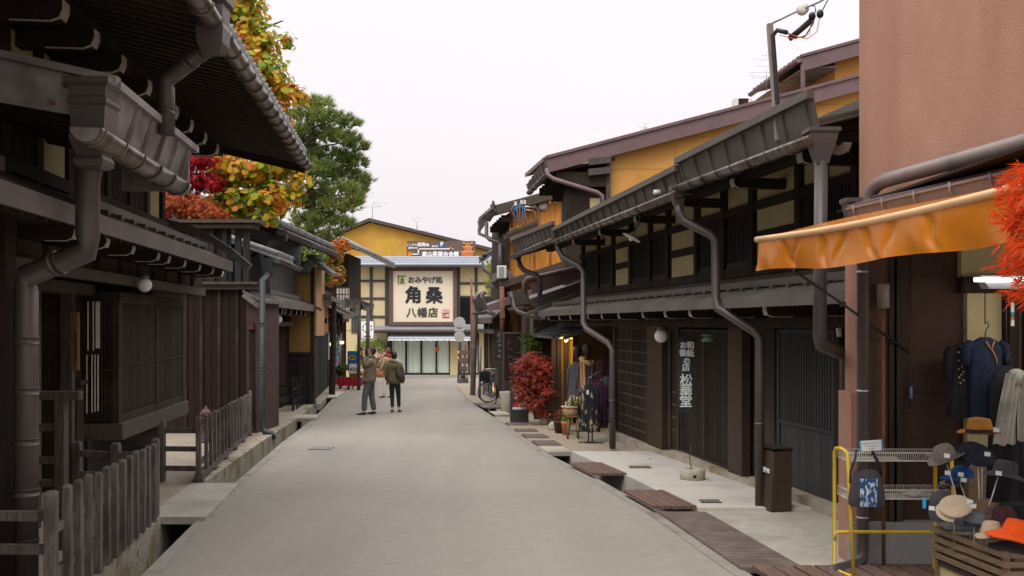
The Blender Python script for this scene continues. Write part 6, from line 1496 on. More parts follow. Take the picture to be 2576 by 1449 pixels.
# pent roof over the shop, gutter, big grey pipe
g = MB(); GF.slab(g, 2.6, 7.75, .30, 2.70, -.01, 2.79, .03); GF.box(g, 2.6, 7.75, .10, .30, 2.64, 2.668); pr2 = g.build('pent_roof', M['purple'], gS)
g = MB(); g.tube([P(7.7,.15,2.752), P(6.9,.16,2.765), P(6.2,.15,2.757), P(5,.15,2.76)], .008, 5); g.build('cable', M['pipe_lt'], pr2)
g = MB(); t0, t1 = 2.8, 7.62
g.hexa([P(t0,.24,2.545),P(t1,.24,2.545),P(t1,.34,2.545),P(t0,.34,2.545),P(t0,.22,2.65),P(t1,.22,2.65),P(t1,.375,2.65),P(t0,.375,2.65)]); GF.box(g, t0, t1, .36, .385, 2.645, 2.662)
for i in range(12):
    t = t1-.12-i*.40; g.tube([P(t,.39,2.67), P(t,.385,2.62), P(t,.352,2.545), P(t,.28,2.53)], .008, 5)
g.build('gutter', M['pipe_lt'], pr2)
g = MB(); g.tube([P(7.72,.13,2.52), P(7.72,.13,2.74), P(7.70,.13,2.80), P(7.62,.13,2.845), P(7.5,.13,2.86), P(2.6,.13,2.87)], .055, 12); g.build('conduit', M['pipe_lt'], pr2)
c = P(7.82, .20, 0)
p = [V((c.x,c.y,zat(585,c.y))), V((xat(2171,7.95),7.95,zat(600,7.95))), V((xat(2170,7.95),7.95,-.02)), V((xat(2168,7.94),7.94,-.10)), V((xat(2150,7.9),7.9,-.135)), V((xat(2125,7.8),7.8,-.135)), V((xat(2098,7.7),7.7,-.13)), V((xat(2088,7.66),7.66,-.18))]
r1 = downpipe('brown rain pipe with clamps and an elbow at its foot against the stucco pier', p, .048, 'pipe', 9, (c, [(.05,.05,zat(600,c.y)),(.052,.05,zat(560,c.y)),(.075,.065,zat(530,c.y)),(.08,.07,zat(516,c.y)),(.095,.085,zat(510,c.y)),(.095,.085,zat(500,c.y))]))
for py in (684, 983, 1301):
    g = MB(); z = zat(py,7.95); x = xat(2170,7.95); g.tube([(x,7.95,z-.008),(x,7.95,z+.008)], .051, 14); g.build('clamp', M['steel'], r1)
x, z = xat(2222,8.02), zat(745,8.02)
root = thing('meter_tank', 'small grey rounded metal box with a rusty pipe below on the brown shop wall', 'box', (x, 8.02, z))
g = MB(); g.lathe([(.045,-.10),(.05,-.095),(.05,.09),(.045,.10)], (x,8.02,z), 16); g.build('body', M['pipe_lt'], root)
g = MB(); g.tube([(x+.004,8.03,z-.1),(x+.006,8.03,gz(8)+.02)], .014, 8); g.build('rusty_pipe', M['rustpole'], root)
x = xat(2292,8.1); root = thing('pull_switch', 'black cord with a blue plug hanging on the brown wall', 'cord', (x,8.12,zat(1010,8.1)))
g = MB(); g.tube([(x,8.12,zat(620,8.1)),(x,8.12,zat(980,8.1)),(x-.01,8.1,zat(1030,8.1)),(x-.04,8.1,zat(1020,8.1))], .004, 6); g.build('cord', M['cable'], root)
g = MB(); g.tube([(x,8.1,zat(1003,8.1)),(x,8.1,zat(972,8.1))], .011, 8); g.build('plug', M['bluecable'], root)
# awning
root = thing('awning', 'glossy mustard-orange vinyl awning with a hanging valance over the hat shop', 'awning', P(6.5, .9, 2.2))
ta, tz = 7.97, 3.6
sag = lambda u: -.035*math.sin(math.pi*min(1,u*1.3))
g = MB()
def aw(u, v):
    t = ta+(tz-ta)*u; return P(t, .915-.65*v, 2.455+sag(u)*(1-v)+.16*v+.008*math.sin(u*11)*math.sin(v*3))
g.grid(aw, 40, 6); g.build('canopy_cloth', M['awning'], root)
g = MB()
def vl(u, v):
    t = ta+(tz-ta)*u
    w = .016*math.sin(u*17+1.1*math.sin(u*9)+v*1.2)*(.2+v)+.010*math.sin(u*41+2*math.sin(u*13)-v*3)*v
    for sx, dp, sl_ in ((.09,.02,.03),(.155,.014,-.02),(.23,.022,.02),(.31,.016,-.015),(.36,.02,.03),(.44,.014,0),(.52,.02,.02)):
        q = (u-sx-sl_*v*1.6-.004*math.sin(v*7))/.009; w += -dp*math.exp(-q*q)*(.3+.7*math.sin(math.pi*v))
    return P(t+ .02*v, .93+w, 2.43+sag(u)-.232*v+(.012*math.sin(u*17))*v)
g.grid(vl, 220, 16); g.build('valance', M['awning'], root)
g = MB(); g.tube([P(ta+.05+(tz-ta)*i/16, .925, 2.448+sag(i/16)) for i in range(17)], .024, 10); g.build('roller_tube', M['awningtube'], root)
g = MB(); g.tube([at(1996,680,7.7), at(2120,765,7.9), at(2288,888,8.09)], .011, 8); q = at(2120,765,7.88); g.box(q.x-.02,q.x+.02,q.y-.02,q.y+.02,q.z-.02,q.z+.02); g.build('support_arm', M['cable'], root)
# fluorescent tube fitting
Yt = 7.1; z = zat(704,Yt)
root = thing('tube_lamp', 'lit fluorescent tube fitting under the awning at the right edge', 'lamp', (xat(2520,Yt), Yt, z))
g = MB(); x0, x1 = xat(2475,Yt), xat(2475,Yt)+1.25
g.hexa([(x0+.04,Yt,z-.06),(x1-.04,Yt,z-.06),(x1-.04,Yt+.12,z-.06),(x0+.04,Yt+.12,z-.06),(x0-.02,Yt,z+.03),(x1+.02,Yt,z+.03),(x1+.02,Yt+.12,z+.03),(x0-.02,Yt+.12,z+.03)]); g.build('housing', M['fitting'], root)
g = MB(); g.tube([(x0-.08,Yt-.03,z+.0),(x1,Yt-.03,z+.0)], .016, 10); g.build('tube', M['tubelight'], root)
al = bpy.data.lights.new('tube_light', 'AREA'); al.shape = 'RECTANGLE'; al.size = 1.2; al.size_y = .06; al.energy = 6; al.color = (1,.93,.86); ao = bpy.data.objects.new('tube_light', al); COL.objects.link(ao); ao.parent = root; ao.location = ((x0+x1)/2-root.location.x, -.05, -.08); ao.rotation_euler = (math.radians(25), 0, 0)
g = MB(); g.tube([(x0+.2,Yt+.06,z+.03),(x0+.2,Yt+.06,2.7)], .006, 5); g.tube([(x1-.2,Yt+.06,z+.03),(x1-.2,Yt+.06,2.7)], .006, 5); g.build('hanger', M['cable'], root)
# garments hanging on the back wall
def garment(mb, cx, Y, zt, zb, wt, wb, dep=.10, sl=0, sleeve=0, wob=0.02, seed=0, n=26):
    r = random.Random(seed); ph = r.uniform(0, 6)
    def f(u, v):
        a = 2*math.pi*u; sh = min(1, v/.10); w = (wt*(.28+.72*math.sqrt(sh)) if v < .10 else wt+(wb-wt)*(v-.1)/.9)/2
        d = dep/2*(.5+.5*sh)*(1+.5*v)
        fold = wob*math.sin(7*a+ph+v*2)*v
        return V((cx+w*math.cos(a)+fold*.6, Y+d*math.sin(a)+fold, zt+(zb-zt)*v+.008*math.sin(5*a+ph)*v))
    mb.grid(f, n, 16)
    if sleeve:
        for s in (-1, 1): mb.tube([(cx+s*wt*.42, Y, zt-.07*(zt-zb)), (cx+s*(wt*.55), Y-.01, zt-.3*sleeve), (cx+s*(wt*.62), Y-.02, zt-sleeve)], [.045,.047,.043], 10, flat=.7)
    return mb
def hook(root, x, Y, z, zt, m='cable'):
    g = MB(); g.tube([(x,Y,zt),(x,Y,z+.10),(x+.02,Y,z+.12),(x+.03,Y,z+.09),(x+.005,Y,z+.05),(x,Y,z)], .005, 6); g.build('hanger', M[m], root)
Yg = 7.85
x = xat(2420,Yg); zt_, zb_ = zat(862,Yg), zat(1050,Yg)
root = thing('black_tunic', 'black tunic with a pale patterned neckline hanging left of the navy dress', 'garment', (x, Yg, zb_))
g = MB(); garment(g, x, Yg, zt_, zb_, .20, .24, .1, seed=3, sleeve=.3); g.build('cloth', M['blackcloth'], root); hook(root, x, Yg, zt_, 2.1)
g = MB()
for i in range(14): g.ball((x-.035+.02*math.sin(i*2.2), Yg-.065, zt_-.03-.022*i), .008, 6)
g.build('trim', M['scarf_tan'], root)
x = xat(2478,7.75); zt_, zb_ = zat(848,7.75), zat(1075,7.75)
root = thing('navy_dress', 'long navy denim-blue dress with a gold neck cord on a hanger', 'garment', (x, 7.75, zb_))
g = MB(); garment(g, x, 7.75, zt_, zb_, .27, .24, .13, seed=5, sleeve=.22); g.build('cloth', M['navy'], root); hook(root, x+.0, 7.75, zt_, 2.1)
g = MB(); g.tube([(x+.03,7.66,zt_-.03),(x+.01,7.665,zt_-.09),(x+.05,7.675,zt_-.16),(x+.06,7.68,zt_-.22)], .006, 6); g.tube([(x-.03,7.67,zt_-.03),(x-.0,7.665,zt_-.09)], .006, 6); g.build('neck_cord', M['hat_mustard'], root)
x = xat(2548,7.45); zt_, zb_ = zat(925,7.45), zat(1135,7.45)
root = thing('scarf', 'soft grey-green and pink scarf knotted round a black hanging dress', 'scarf', (x, 7.45, zb_))
def sc(mb, x0, x1, za, zb2, Y, ph):
    mb.grid(lambda u, v: V((x0[0]+(x1[0]-x0[0])*v+(x0[1]+(x1[1]-x0[1])*v)*(u-.5), Y-.03*math.sin(u*math.pi)+.014*math.sin(u*19+ph+v*3), za+(zb2-za)*v+.008*math.sin(u*13+ph))), 22, 24)
g = MB(); sc(g, (x-.03,.10), (x-.09,.17), zat(940,7.45), zat(1118,7.4), 7.40, 0); sc(g, (x+.045,.09), (x+.07,.14), zat(945,7.45), zat(1108,7.4), 7.40, 2)
g.lathe([(.03,-.06),(.055,-.05),(.065,0),(.05,.045),(.02,.06)], (x+.005, 7.41, zat(948,7.4)), 16, None, 1, .8); g.build('cloth', M['scarf'], root)
root = thing('black_dress', 'plain black dress hanging behind the pastel scarf', 'garment', (x, 7.55, zat(1260,7.5)))
g = MB(); garment(g, x, 7.55, zat(920,7.5), zat(1265,7.5), .24, .30, .1, seed=8); g.build('cloth', M['blackcloth'], root); hook(root, x, 7.55, zat(918,7.5), 2.05)
# stickers on the door frame
x = xat(2523,YW8); root = thing('sticker', 'strip of white and coloured card stickers on the shop door frame', 'sticker', (x, 7.95, zat(820,YW8)))
for i, (a, b, m_) in enumerate(((762,785,'signwhite'),(785,792,'cyan'),(793,799,'signgreen'),(799,806,'orange'),(806,820,'signwhite'))):
    g = MB(); g.box(x-.011, x+.014, 7.945, 7.955, zat(b,YW8), zat(a,YW8)); g.build('panel', M[m_], root)
# yellow display rack with wire shelves
Yr = 7.62; xl_, xr_ = xat(2118,Yr), xat(2374,Yr)
root = thing('display_rack', 'yellow tubular display rack with white wire shelves in front of the brown wall', 'rack', ((xl_+xr_)/2, Yr, gz(Yr)))
for x in (xl_, xr_):
    g = MB(); zt = zat(1130,Yr); s = 1 if x == xl_ else -1
    g.tube([(x+.03,Yr-.17,gz(Yr)+.06),(x,Yr-.13,zt-.02),(x-.005,Yr-.10,zt),(x-.02,Yr-.02,zt+.012),(x-.03,Yr+.05,zt),(x-.03,Yr+.08,zt-.03),(x-.02,Yr+.12,gz(Yr)+.06),(x+.0,Yr,gz(Yr)+.05),(x+.03,Yr-.17,gz(Yr)+.06)], .0145, 8); g.build('side_frame', M['yellowpaint'], root)
    for yy in (Yr-.17, Yr+.12):
        g = MB(); g.lathe([(.012,-.01),(.022,-.008),(.022,.008),(.012,.01)], (x+.02, yy, gz(Yr)+.026), 10, Matrix.Rotation(math.pi/2, 3, 'Y')); g.build('castor', M['steel'], root)
g = MB(); z = zat(1345,Yr); g.tube([(xl_-.02,Yr+.1,z-.06),(xl_-.02,Yr+.1,z-.01),(xl_,Yr+.1,z),(xr_-.02,Yr+.1,z),(xr_,Yr+.1,z-.02),(xr_,Yr+.1,z-.2)], .0135, 8); g.build('cross_bar', M['yellowpaint'], root)
for zt, zb in ((zat(1134,Yr), zat(1154,Yr)), (zat(1226,Yr), zat(1248,Yr))):
    g = MB(); y0, y1 = Yr-.13, Yr+.10
    for z in (zt, zb): g.tube([(xl_,y0,z),(xr_,y0,z),(xr_,y1,z),(xl_,y1,z),(xl_,y0,z)], .0045, 5)
    n = 46
    for i in range(n+1):
        x = xl_+(xr_-xl_)*i/n; g.tube([(x,y0,zt),(x,y0,zb),(x,y1,zb),(x,y1,zt)], .0028, 4, False)
    g.build('wire_shelf', M['wire'], root)
for lab, z, px0, px1, m_ in (('flat clear bag of red goods on the upper wire shelf', zat(1152,Yr), 2255, 2335, 'hat_maroon'), ('flat bag of pink goods on the lower wire shelf', zat(1246,Yr), 2275, 2330, 'scarf')):
    g = MB(); x0, x1 = xat(px0,Yr), xat(px1,Yr); g.grid(lambda u, v: V((x0+(x1-x0)*u, Yr-.1+.17*v, z+.012+.035*math.sin(math.pi*u)*math.sin(math.pi*v)+.006*math.sin(u*20+v*9))), 14, 8); tag(g.build('goods_bag', M[m_]), lab, 'goods')
# price card
c = at(2192,1121,7.46); root = thing('price_card', 'white price card with blue ends standing on the yellow rack', 'card', c+V((0,0,-.04)))
ux = V((1,0,.07)).normalized(); uz = V((-.07,0,1)).normalized()
def cq(mb, a, b, c0, c1, y): mb.add([c+ux*a+uz*c0+V((0,y,0)), c+ux*b+uz*c0+V((0,y,0)), c+ux*b+uz*c1+V((0,y,0)), c+ux*a+uz*c1+V((0,y,0))], [(0,1,2,3)])
g = MB(); g.hexa([c+ux*a+uz*b+V((0,y,0)) for b in (-.04,.04) for a, y in ((-.085,0),(.085,0),(.085,.004),(-.085,.004))]); g.build('card', M['card'], root)
g = MB(); cq(g, -.085, -.076, -.04, .04, -.002); cq(g, .074, .085, -.04, .04, -.002); g.build('blue_edge', M['cyan'], root)
text('藍染ショルダーバッグ', .0135, root, M['ink'], c+uz*.018+V((0,-.003,0)), ux, uz, 0, 0); text('Tie dye shoulder bag', .0125, root, M['ink'], c+uz*-.003+V((0,-.003,0)), ux, uz, 0, 0); text('¥2,700', .0145, root, M['ink'], c+uz*-.025+V((0,-.003,0)), ux, uz, 0, 0)
# shoulder bag
Yb = 7.42; cx = xat(2180,Yb); zt, zb = zat(1183,Yb), zat(1274,Yb)
root = thing('shoulder_bag', 'charcoal shoulder bag with an indigo tie-dye panel hanging on the yellow rack', 'bag', (cx, Yb, zb))
g = MB()
def bg_(u, v):
    a = 2*math.pi*u; w = .105+.035*math.sin(min(1,v*1.25)*math.pi/2); 
    if v > .9: w *= math.sqrt(max(0, 1-((v-.9)/.1)**2*.35))
    return V((cx+w*math.cos(a)*(1-.12*(1-v)), Yb+(.02+.025*math.sin(v*math.pi))*math.sin(a)+.004*math.sin(9*a+v*8), zt+(zb-zt)*v-(.012*math.cos(2*a) if v < .2 else 0)))
g.grid(bg_, 32, 14); g.add([bg_(i/32, 1) for i in range(32)], [tuple(range(32))]); g.build('body', M['hat_slate'], root)
g = MB(); g.grid(lambda u, v: V((cx-.065+.13*u, Yb-.047-.002*math.sin(u*3.14), zat(1202,Yb)+(zat(1272,Yb)-zat(1202,Yb))*v)), 4, 6); g.build('indigo_panel', M['indigo'], root)
g = MB(); g.tube([(cx-.125,Yb,zat(1215,Yb)),(cx-.12,Yb,zat(1186,Yb)),(cx-.085,Yb-.01,zat(1150,Yb)),(cx-.06,Yb+.05,zat(1135,Yb))], .014, 8, flat=.4); g.tube([(cx+.11,Yb,zat(1195,Yb)),(cx+.085,Yb-.01,zat(1165,Yb)),(cx+.06,Yb+.05,zat(1138,Yb))], .016, 8, flat=.5); g.build('strap', M['blackcloth'], root)
# display crate
xn, yn = 3.08, 6.2; xf, yf = 2.98, 6.95; zt = .37; gb = gz(6.5)
root = thing('display_crate', 'slatted wooden display crate with cream panels, piled with hats', 'crate', ((xn+xf)/2+.4, 6.6, gb))
cor = [V((xf,yf,0)), V((xn,yn,0)), V((xn+1.1,yn-.05,0)), V((xf+1.1,yf-.05,0))]
for q in cor:
    g = MB(); g.box(q.x-.02, q.x+.02, q.y-.02, q.y+.02, gb, zt-.005); g.build('post', M['warmwood'], root, bevel=.003)
for i in range(4):
    z = zt-.028-i*.058
    for a, b in ((0,1),(1,2),(3,0)):
        g = MB(); d = (cor[b]-cor[a]).normalized(); o_ = V((d.y,-d.x,0))*-.028 if False else V((-.026,0,0)) if (a,b) == (0,1) else V((0,-.026,0)) if (a,b) == (1,2) else V((0,.026,0))
        g.bar(cor[a]-d*.03+o_+V((0,0,z)), cor[b]+d*.03+o_+V((0,0,z)), .014, .034); g.build('slat', M['cratewood'], root)
g = MB()
for i in range(26):
    f = (i+.5)/26; q = cor[0].lerp(cor[1], f); g.box(q.x+.05, q.x+.07, q.y-.006, q.y+.006, zt-.12, zt-.04)
g.build('inner_dowels', M['warmwood'], root)
for a, b in ((0,1),(1,2)):
    A, B = cor[a], cor[b]
    for z in (zt-.25, zt-.40, gb+.02):
        g = MB(); g.bar(A+V((0,0,z)), B+V((0,0,z)), .026, .036); g.build('frame_rail', M['board_red'], root)
    g = MB(); q = A.lerp(B, .5); g.box(q.x-.014, q.x+.014, q.y-.014, q.y+.014, gb, zt-.26); g.build('frame_post', M['board_red'], root)
    g = MB(); g.bar(A.lerp(B,.02)+V((.005,.005,(zt-.25+gb)/2)), B.lerp(A,.02)+V((.005,.005,(zt-.25+gb)/2)), .006, zt-.27-gb); g.build('paper_panel', M['cream'], root)
g = MB(); g.hexa([cor[0]+V((.01,0,zt-.2)), cor[1]+V((.01,0,zt-.2)), cor[2]+V((-.01,0,zt-.2)), cor[3]+V((-.01,0,zt-.2)), cor[0]+V((.01,0,zt-.17)), cor[1]+V((.01,0,zt-.17)), cor[2]+V((-.01,0,zt-.17)), cor[3]+V((-.01,0,zt-.17))]); g.build('tray', M['warmwood'], root)
# hats
def hat(name, label, c, s, tilt=(0,0,0), kind='fedora', m='hat_mustard', band=None, tagp=None, group=None):
    c = V(c); R = Matrix.Rotation(tilt[2], 3, 'Z') @ Matrix.Rotation(tilt[1], 3, 'Y') @ Matrix.Rotation(tilt[0], 3, 'X')
    root = thing(name, label, 'hat', c, group)
    def W(p): return c+R @ (V(p)*s)
    n = 28
    if kind in ('fedora', 'bucket', 'cloche', 'widebrim'):
        H, r0, r1, br, dip, pinch = {'fedora': (.62,.52,.42,.86,.05,.16), 'bucket': (.50,.52,.46,.88,-.20,.0), 'cloche': (.58,.5,.36,.74,-.16,.0), 'widebrim': (.45,.5,.40,1.02,-.30,0)}[kind]
        def crown(u, v):
            a = 2*math.pi*u
            if v < .7:
                f = v/.7; r = r0+(r1-r0)*f**1.6; z = H*f
            else:
                f = (v-.7)/.3; r = r1*math.cos(f*math.pi/2); z = H+.10*math.sin(f*math.pi/2)
            x, y = r*1.12*math.cos(a), r*math.sin(a)
            pz = 0
            if pinch and v > .45:
                k = (v-.45)/.55
                pz = -pinch*math.exp(-(y/.14)**2)*k*(1 if v > .6 else .5)
                y *= 1-.28*k*max(0, math.cos(a))
            return W((x, y, z+pz))
        g = MB(); g.grid(crown, n, 16); g.build('crown', M[m], root)
        def brim(u, v):
            a = 2*math.pi*u; r = r0*.98+(br-r0)*v
            z = dip*v+(.06*math.cos(2*a)*-v if kind == 'fedora' else .05*math.sin(3*a+1)*v*v)
            return W((r*1.12*math.cos(a), r*math.sin(a), z+.01))
        g = MB(); g.grid(brim, n, 5); g.grid(lambda u, v: brim(u, v)+R @ V((0,0,-.03*s)), n, 5); g.build('brim', M[m], root)
        if band:
            g = MB(); g.grid(lambda u, v: W(((r0+.025-.02*v)*1.12*math.cos(2*math.pi*u), (r0+.025-.02*v)*math.sin(2*math.pi*u), .02+.17*v)), n, 2); g.build('band', M[band], root)
    elif kind == 'cap':
        g = MB(); g.grid(lambda u, v: W((.56*math.cos(v*math.pi/2)*math.cos(2*math.pi*u), .5*math.cos(v*math.pi/2)*math.sin(2*math.pi*u), .52*math.sin(v*math.pi/2)**.8)), n, 10); g.build('crown', M[m], root)
        def peak(u, v):
            a = -1.05+2.1*u; r = .52+.48*v*math.cos(a*.75)
            return W((-r*math.cos(a), r*.92*math.sin(a), -.03-.16*v*v+.0))
        g = MB(); g.grid(peak, 14, 6); g.grid(lambda u, v: peak(u, v)+R @ V((0,0,-.025*s)), 14, 6); g.build('peak', M[m], root)
    elif kind == 'flat':
        def fl_(u, v):
            a = 2*math.pi*u; sq = abs(math.cos(a))**.6
            r = (.50+.16*math.sin(v*math.pi))*(1-v**4)
            return W((r*1.25*math.cos(a)-.08*v, r*math.sin(a), .05+.36*v**.75+.05*math.sin(4*a)*v*(1-v)-(.1*v*max(0,-math.cos(a)))))
        g = MB(); g.grid(fl_, n, 14); g.build('crown', M[m], root)
        def peak(u, v):
            a = -.95+1.9*u; r = .5+.26*v*math.cos(a*.7)
            return W((-r*1.25*math.cos(a), r*math.sin(a), .05-.10*v))
        g = MB(); g.grid(peak, 12, 4); g.build('peak', M[m], root)
    for t in (tagp or []):
        g = MB(); q = V(t); g.add([q+V(v) for v in ((-.02,0,-.013),(.02,0,-.018),(.021,0,.010),(-.019,0,.016))], [(0,1,2,3)]); g.build('price_tag', M['card'], root)
    return root
HG = 'hats on show at the stall'
A_ = lambda px, py, Y: at(px, py, Y)
hat('fedora_hat', 'mustard felt fedora with a dark brown band, highest on the stall', A_(2464,1089,6.9), .155, (0,0,0), 'fedora', 'hat_mustard', 'hat_band', [A_(2506,1081,6.75)], HG)
hat('trilby_hat', 'taupe tweed trilby tilted on a wire stand left of the navy beret', A_(2380,1152,6.85), .135, (math.radians(6),math.radians(-24),0), 'fedora', 'hat_taupe', 'hat_taupe', [A_(2382,1146,6.68)], HG)
hat('flat_cap', 'dark navy wool beret-like cap below the mustard fedora', A_(2452,1150,6.86), .165, (math.radians(48),math.radians(6),math.radians(10)), 'flat', 'hat_navy', None, [A_(2484,1142,6.66)], HG)
hat('peaked_cap', 'bright blue peaked cap behind the wire stands', A_(2420,1198,7.0), .15, (0,math.radians(6),math.radians(8)), 'cap', 'hat_blue', None, [A_(2384,1189,6.8), A_(2417,1193,6.83), A_(2424,1207,6.83)], HG)
hat('knit_hat', 'grey cap peeping out from under the bright blue peaked cap', A_(2415,1207,7.06), .145, (0,0,math.radians(6)), 'cap', 'hat_taupe', None, None, HG)
hat('bucket_hat', 'dark slate bucket hat with a black label at the right edge', A_(2528,1188,6.6), .135, (0,math.radians(10),0), 'bucket', 'hat_slate', None, [A_(2512,1190,6.45)], HG)
hat('baseball_cap', 'slate baseball cap hanging peak-down with a blue swing tag', A_(2368,1262,6.75), .14, (math.radians(10),math.radians(-58),math.radians(12)), 'cap', 'hat_slate', None, [A_(2344,1278,6.55)], HG)
hat('flat_cap', 'crumpled beige cotton flat cap on a wire stand above the crate', A_(2404,1280,6.6), .142, (math.radians(38),math.radians(-16),math.radians(10)), 'flat', 'hat_beige', None, [A_(2440,1262,6.45), A_(2448,1272,6.45)], HG)
hat('cloche_hat', 'brown striped cloche in the pile on the crate', A_(2478,1288,6.75), .13, (0,math.radians(-14),0), 'cloche', 'hat_brown', 'hat_taupe', None, HG)
hat('bucket_hat', 'soft black hat at the back of the hat pile', A_(2550,1300,6.9), .17, (0,math.radians(-8),0), 'bucket', 'blackcloth', None, None, HG)
hat('cloche_hat', 'maroon cloche behind the bright orange hat', A_(2528,1312,6.6), .15, (0,math.radians(-12),0), 'cloche', 'hat_maroon', None, None, HG)
hat('sun_hat', 'bright orange wide-brimmed sun hat in front of the pile', A_(2556,1340,6.22), .155, (0,math.radians(14),0), 'widebrim', 'hat_orange', 'scarf_tan' if False else None, None, HG)
hat('trilby_hat', 'blue-grey cotton trilby with a dark band at the left of the pile', A_(2454,1322,6.62), .125, (0,math.radians(4),0), 'fedora', 'hat_grey', 'hat_slate', None, HG)
hat('round_cap', 'cream round cap tucked under the orange sun hat', A_(2494,1342,6.32), .12, (0,0,0), 'cloche', 'hat_beige', None, None, HG)
hat('sun_hat', 'slate grey brim of a hat lying under the orange one', A_(2560,1368,6.3), .15, (0,math.radians(10),0), 'widebrim', 'hat_slate', None, None, HG)
hat('trilby_hat', 'pale grey sun visor hat at the far left corner of the crate', A_(2412,1318,6.85), .09, (0,0,0), 'widebrim', 'hat_grey', None, None, HG)
c = A_(2550,1172,6.45); g = MB(); g.box(c.x-.012, c.x+.012, c.y-.004, c.y, c.z-.03, c.z+.03); lb = tag(g.build('swing_label', M['ink']), 'black swing label hanging on the dark slate bucket hat', 'label')
c = A_(2325,1265,6.6); g = MB(); g.box(c.x-.011, c.x+.011, c.y-.004, c.y, c.z-.036, c.z+.036); tag(g.build('swing_label', M['cyan']), 'blue swing tag hanging from the slate baseball cap', 'label')
# wire stand holding the hats
root = thing('hat_stand', 'thin white wire hat stand rising from the crate', 'stand', A_(2450,1320,6.8))
for px, py, qx, qy, Y in ((2382,1168,2415,1290,6.85),(2412,1205,2440,1300,6.95),(2466,1095,2470,1170,6.9),(2460,1170,2462,1300,6.8),(2445,1290,2450,1340,6.6),(2510,1200,2480,1290,6.7),(2372,1280,2400,1320,6.75)):
    g = MB(); g.tube([A_(px,py,Y), A_((px+qx)/2+2,(py+qy)/2,Y), A_(qx,qy,Y), V((A_(qx,qy,Y).x, Y, zt-.18))], .0045, 6); g.build('wire', M['wire'], root)
# ------------------------------------------------------------------ trees and plants
LOBED = [(0,-.55,0),(.16,-.30,.03),(.46,-.34,.07),(.34,-.05,.05),(.50,.22,.08),(.22,.20,.03),(.20,.46,.02),(0,.58,-.05),(-.20,.46,.02),(-.22,.20,.03),(-.50,.22,.08),(-.34,-.05,.05),(-.46,-.34,.07),(-.16,-.30,.03)]
ROUND = [(0,-.5,0),(.26,-.42,.05),(.44,-.18,.07),(.34,-.02,.05),(.44,.2,.08),(.2,.3,.03),(.12,.52,-.03),(-.12,.52,-.03),(-.2,.3,.03),(-.44,.2,.08),(-.34,-.02,.05),(-.44,-.18,.07),(-.26,-.42,.05)]
STAR = []
for k in range(7):
    a = math.radians(-150+k*50)+math.pi/2; r = (.62,.56,.52)[abs(k-3) % 3]
    STAR += [(r*math.cos(a), r*math.sin(a), -.06), (.16*math.cos(a+.44), .16*math.sin(a+.44), .04)]
LM = bpy.data.materials
def cloud(mb, ells, n, size, shape, droop=.3, shell=.55):
    tot = sum(e[3]*e[4]*e[5] for e in ells)
    for cx, cy, cz, rx, ry, rz in ells:
        k = int(n*rx*ry*rz/tot)
        for i in range(k):
            d = V((rnd.gauss(0,1), rnd.gauss(0,1), rnd.gauss(0,1))).normalized(); r = shell+(1-shell)*rnd.random() if rnd.random() < .8 else rnd.random()
            r *= rnd.uniform(.85, 1.12)
            c = V((cx+d.x*rx*r, cy+d.y*ry*r, cz+d.z*rz*r))
            nn = (d+V((rnd.uniform(-.6,.6), rnd.uniform(-.6,.6), rnd.uniform(-.4,.8)))).normalized()+V((0,0,droop))
            leaf(mb, c, nn, size*rnd.uniform(.65,1.2), shape)
def limb(mb, pts, r0, r1): mb.tube(pts, [r0+(r1-r0)*i/(len(pts)-1) for i in range(len(pts))], 8)
# big yellow-orange broadleaf
Y = 23.0
root = thing('broadleaf_tree', 'tall yellow and orange broad-leaved tree above the left eaves', 'tree', (-7.2, Y, gz(Y)))
g = MB(); limb(g, [(-7.2,Y,gz(Y)),(-7.1,Y,2),(-6.8,Y,4.5),(-6.6,Y,7),(-6.4,Y,10)], .2, .05)
for q in ((-5.2,22.6,5.2),(-5.0,22.5,4.4),(-4.9,22.8,7.2),(-5.3,23,8.8),(-8.5,23,6.5),(-7.8,24,8.5),(-5.4,22.4,3.6)): limb(g, [(-6.8,Y,q[2]-1.1),((-6.8+q[0])/2,Y,q[2]-.3),q], .07, .015)
g.build('trunk', M['bark'], root)
def el(px, py, Y, rpx, rpy, ry): p = at(px, py, Y); return (p.x, p.y, p.z, rpx*Y/FOC, ry, rpy*Y/FOC)
ells = [el(600,20,23,75,60,.9), el(645,105,22.7,62,65,.8), el(720,105,22.6,28,24,.35), el(655,190,22.6,80,62,.9), el(735,240,22.5,46,36,.6), el(690,290,22.5,50,42,.7),
        el(720,400,22.4,52,55,.7), el(752,440,22.3,34,52,.4), el(640,430,22.6,80,50,.8), el(570,430,22.9,50,60,.8), el(690,495,22.4,78,48,.7), el(600,510,22.6,60,45,.7), el(680,545,22.3,42,26,.5), el(545,520,23,40,40,.7),
        el(520,-60,23.6,130,120,1.4), el(560,110,23.8,110,110,1.3), el(560,280,24,110,100,1.3), el(420,60,24.5,120,160,1.5)]
g = MB(); cloud(g, ells, 16500, .172, ROUND, .35, .4); g.build('crown', LM['leaf_yellow'], root)
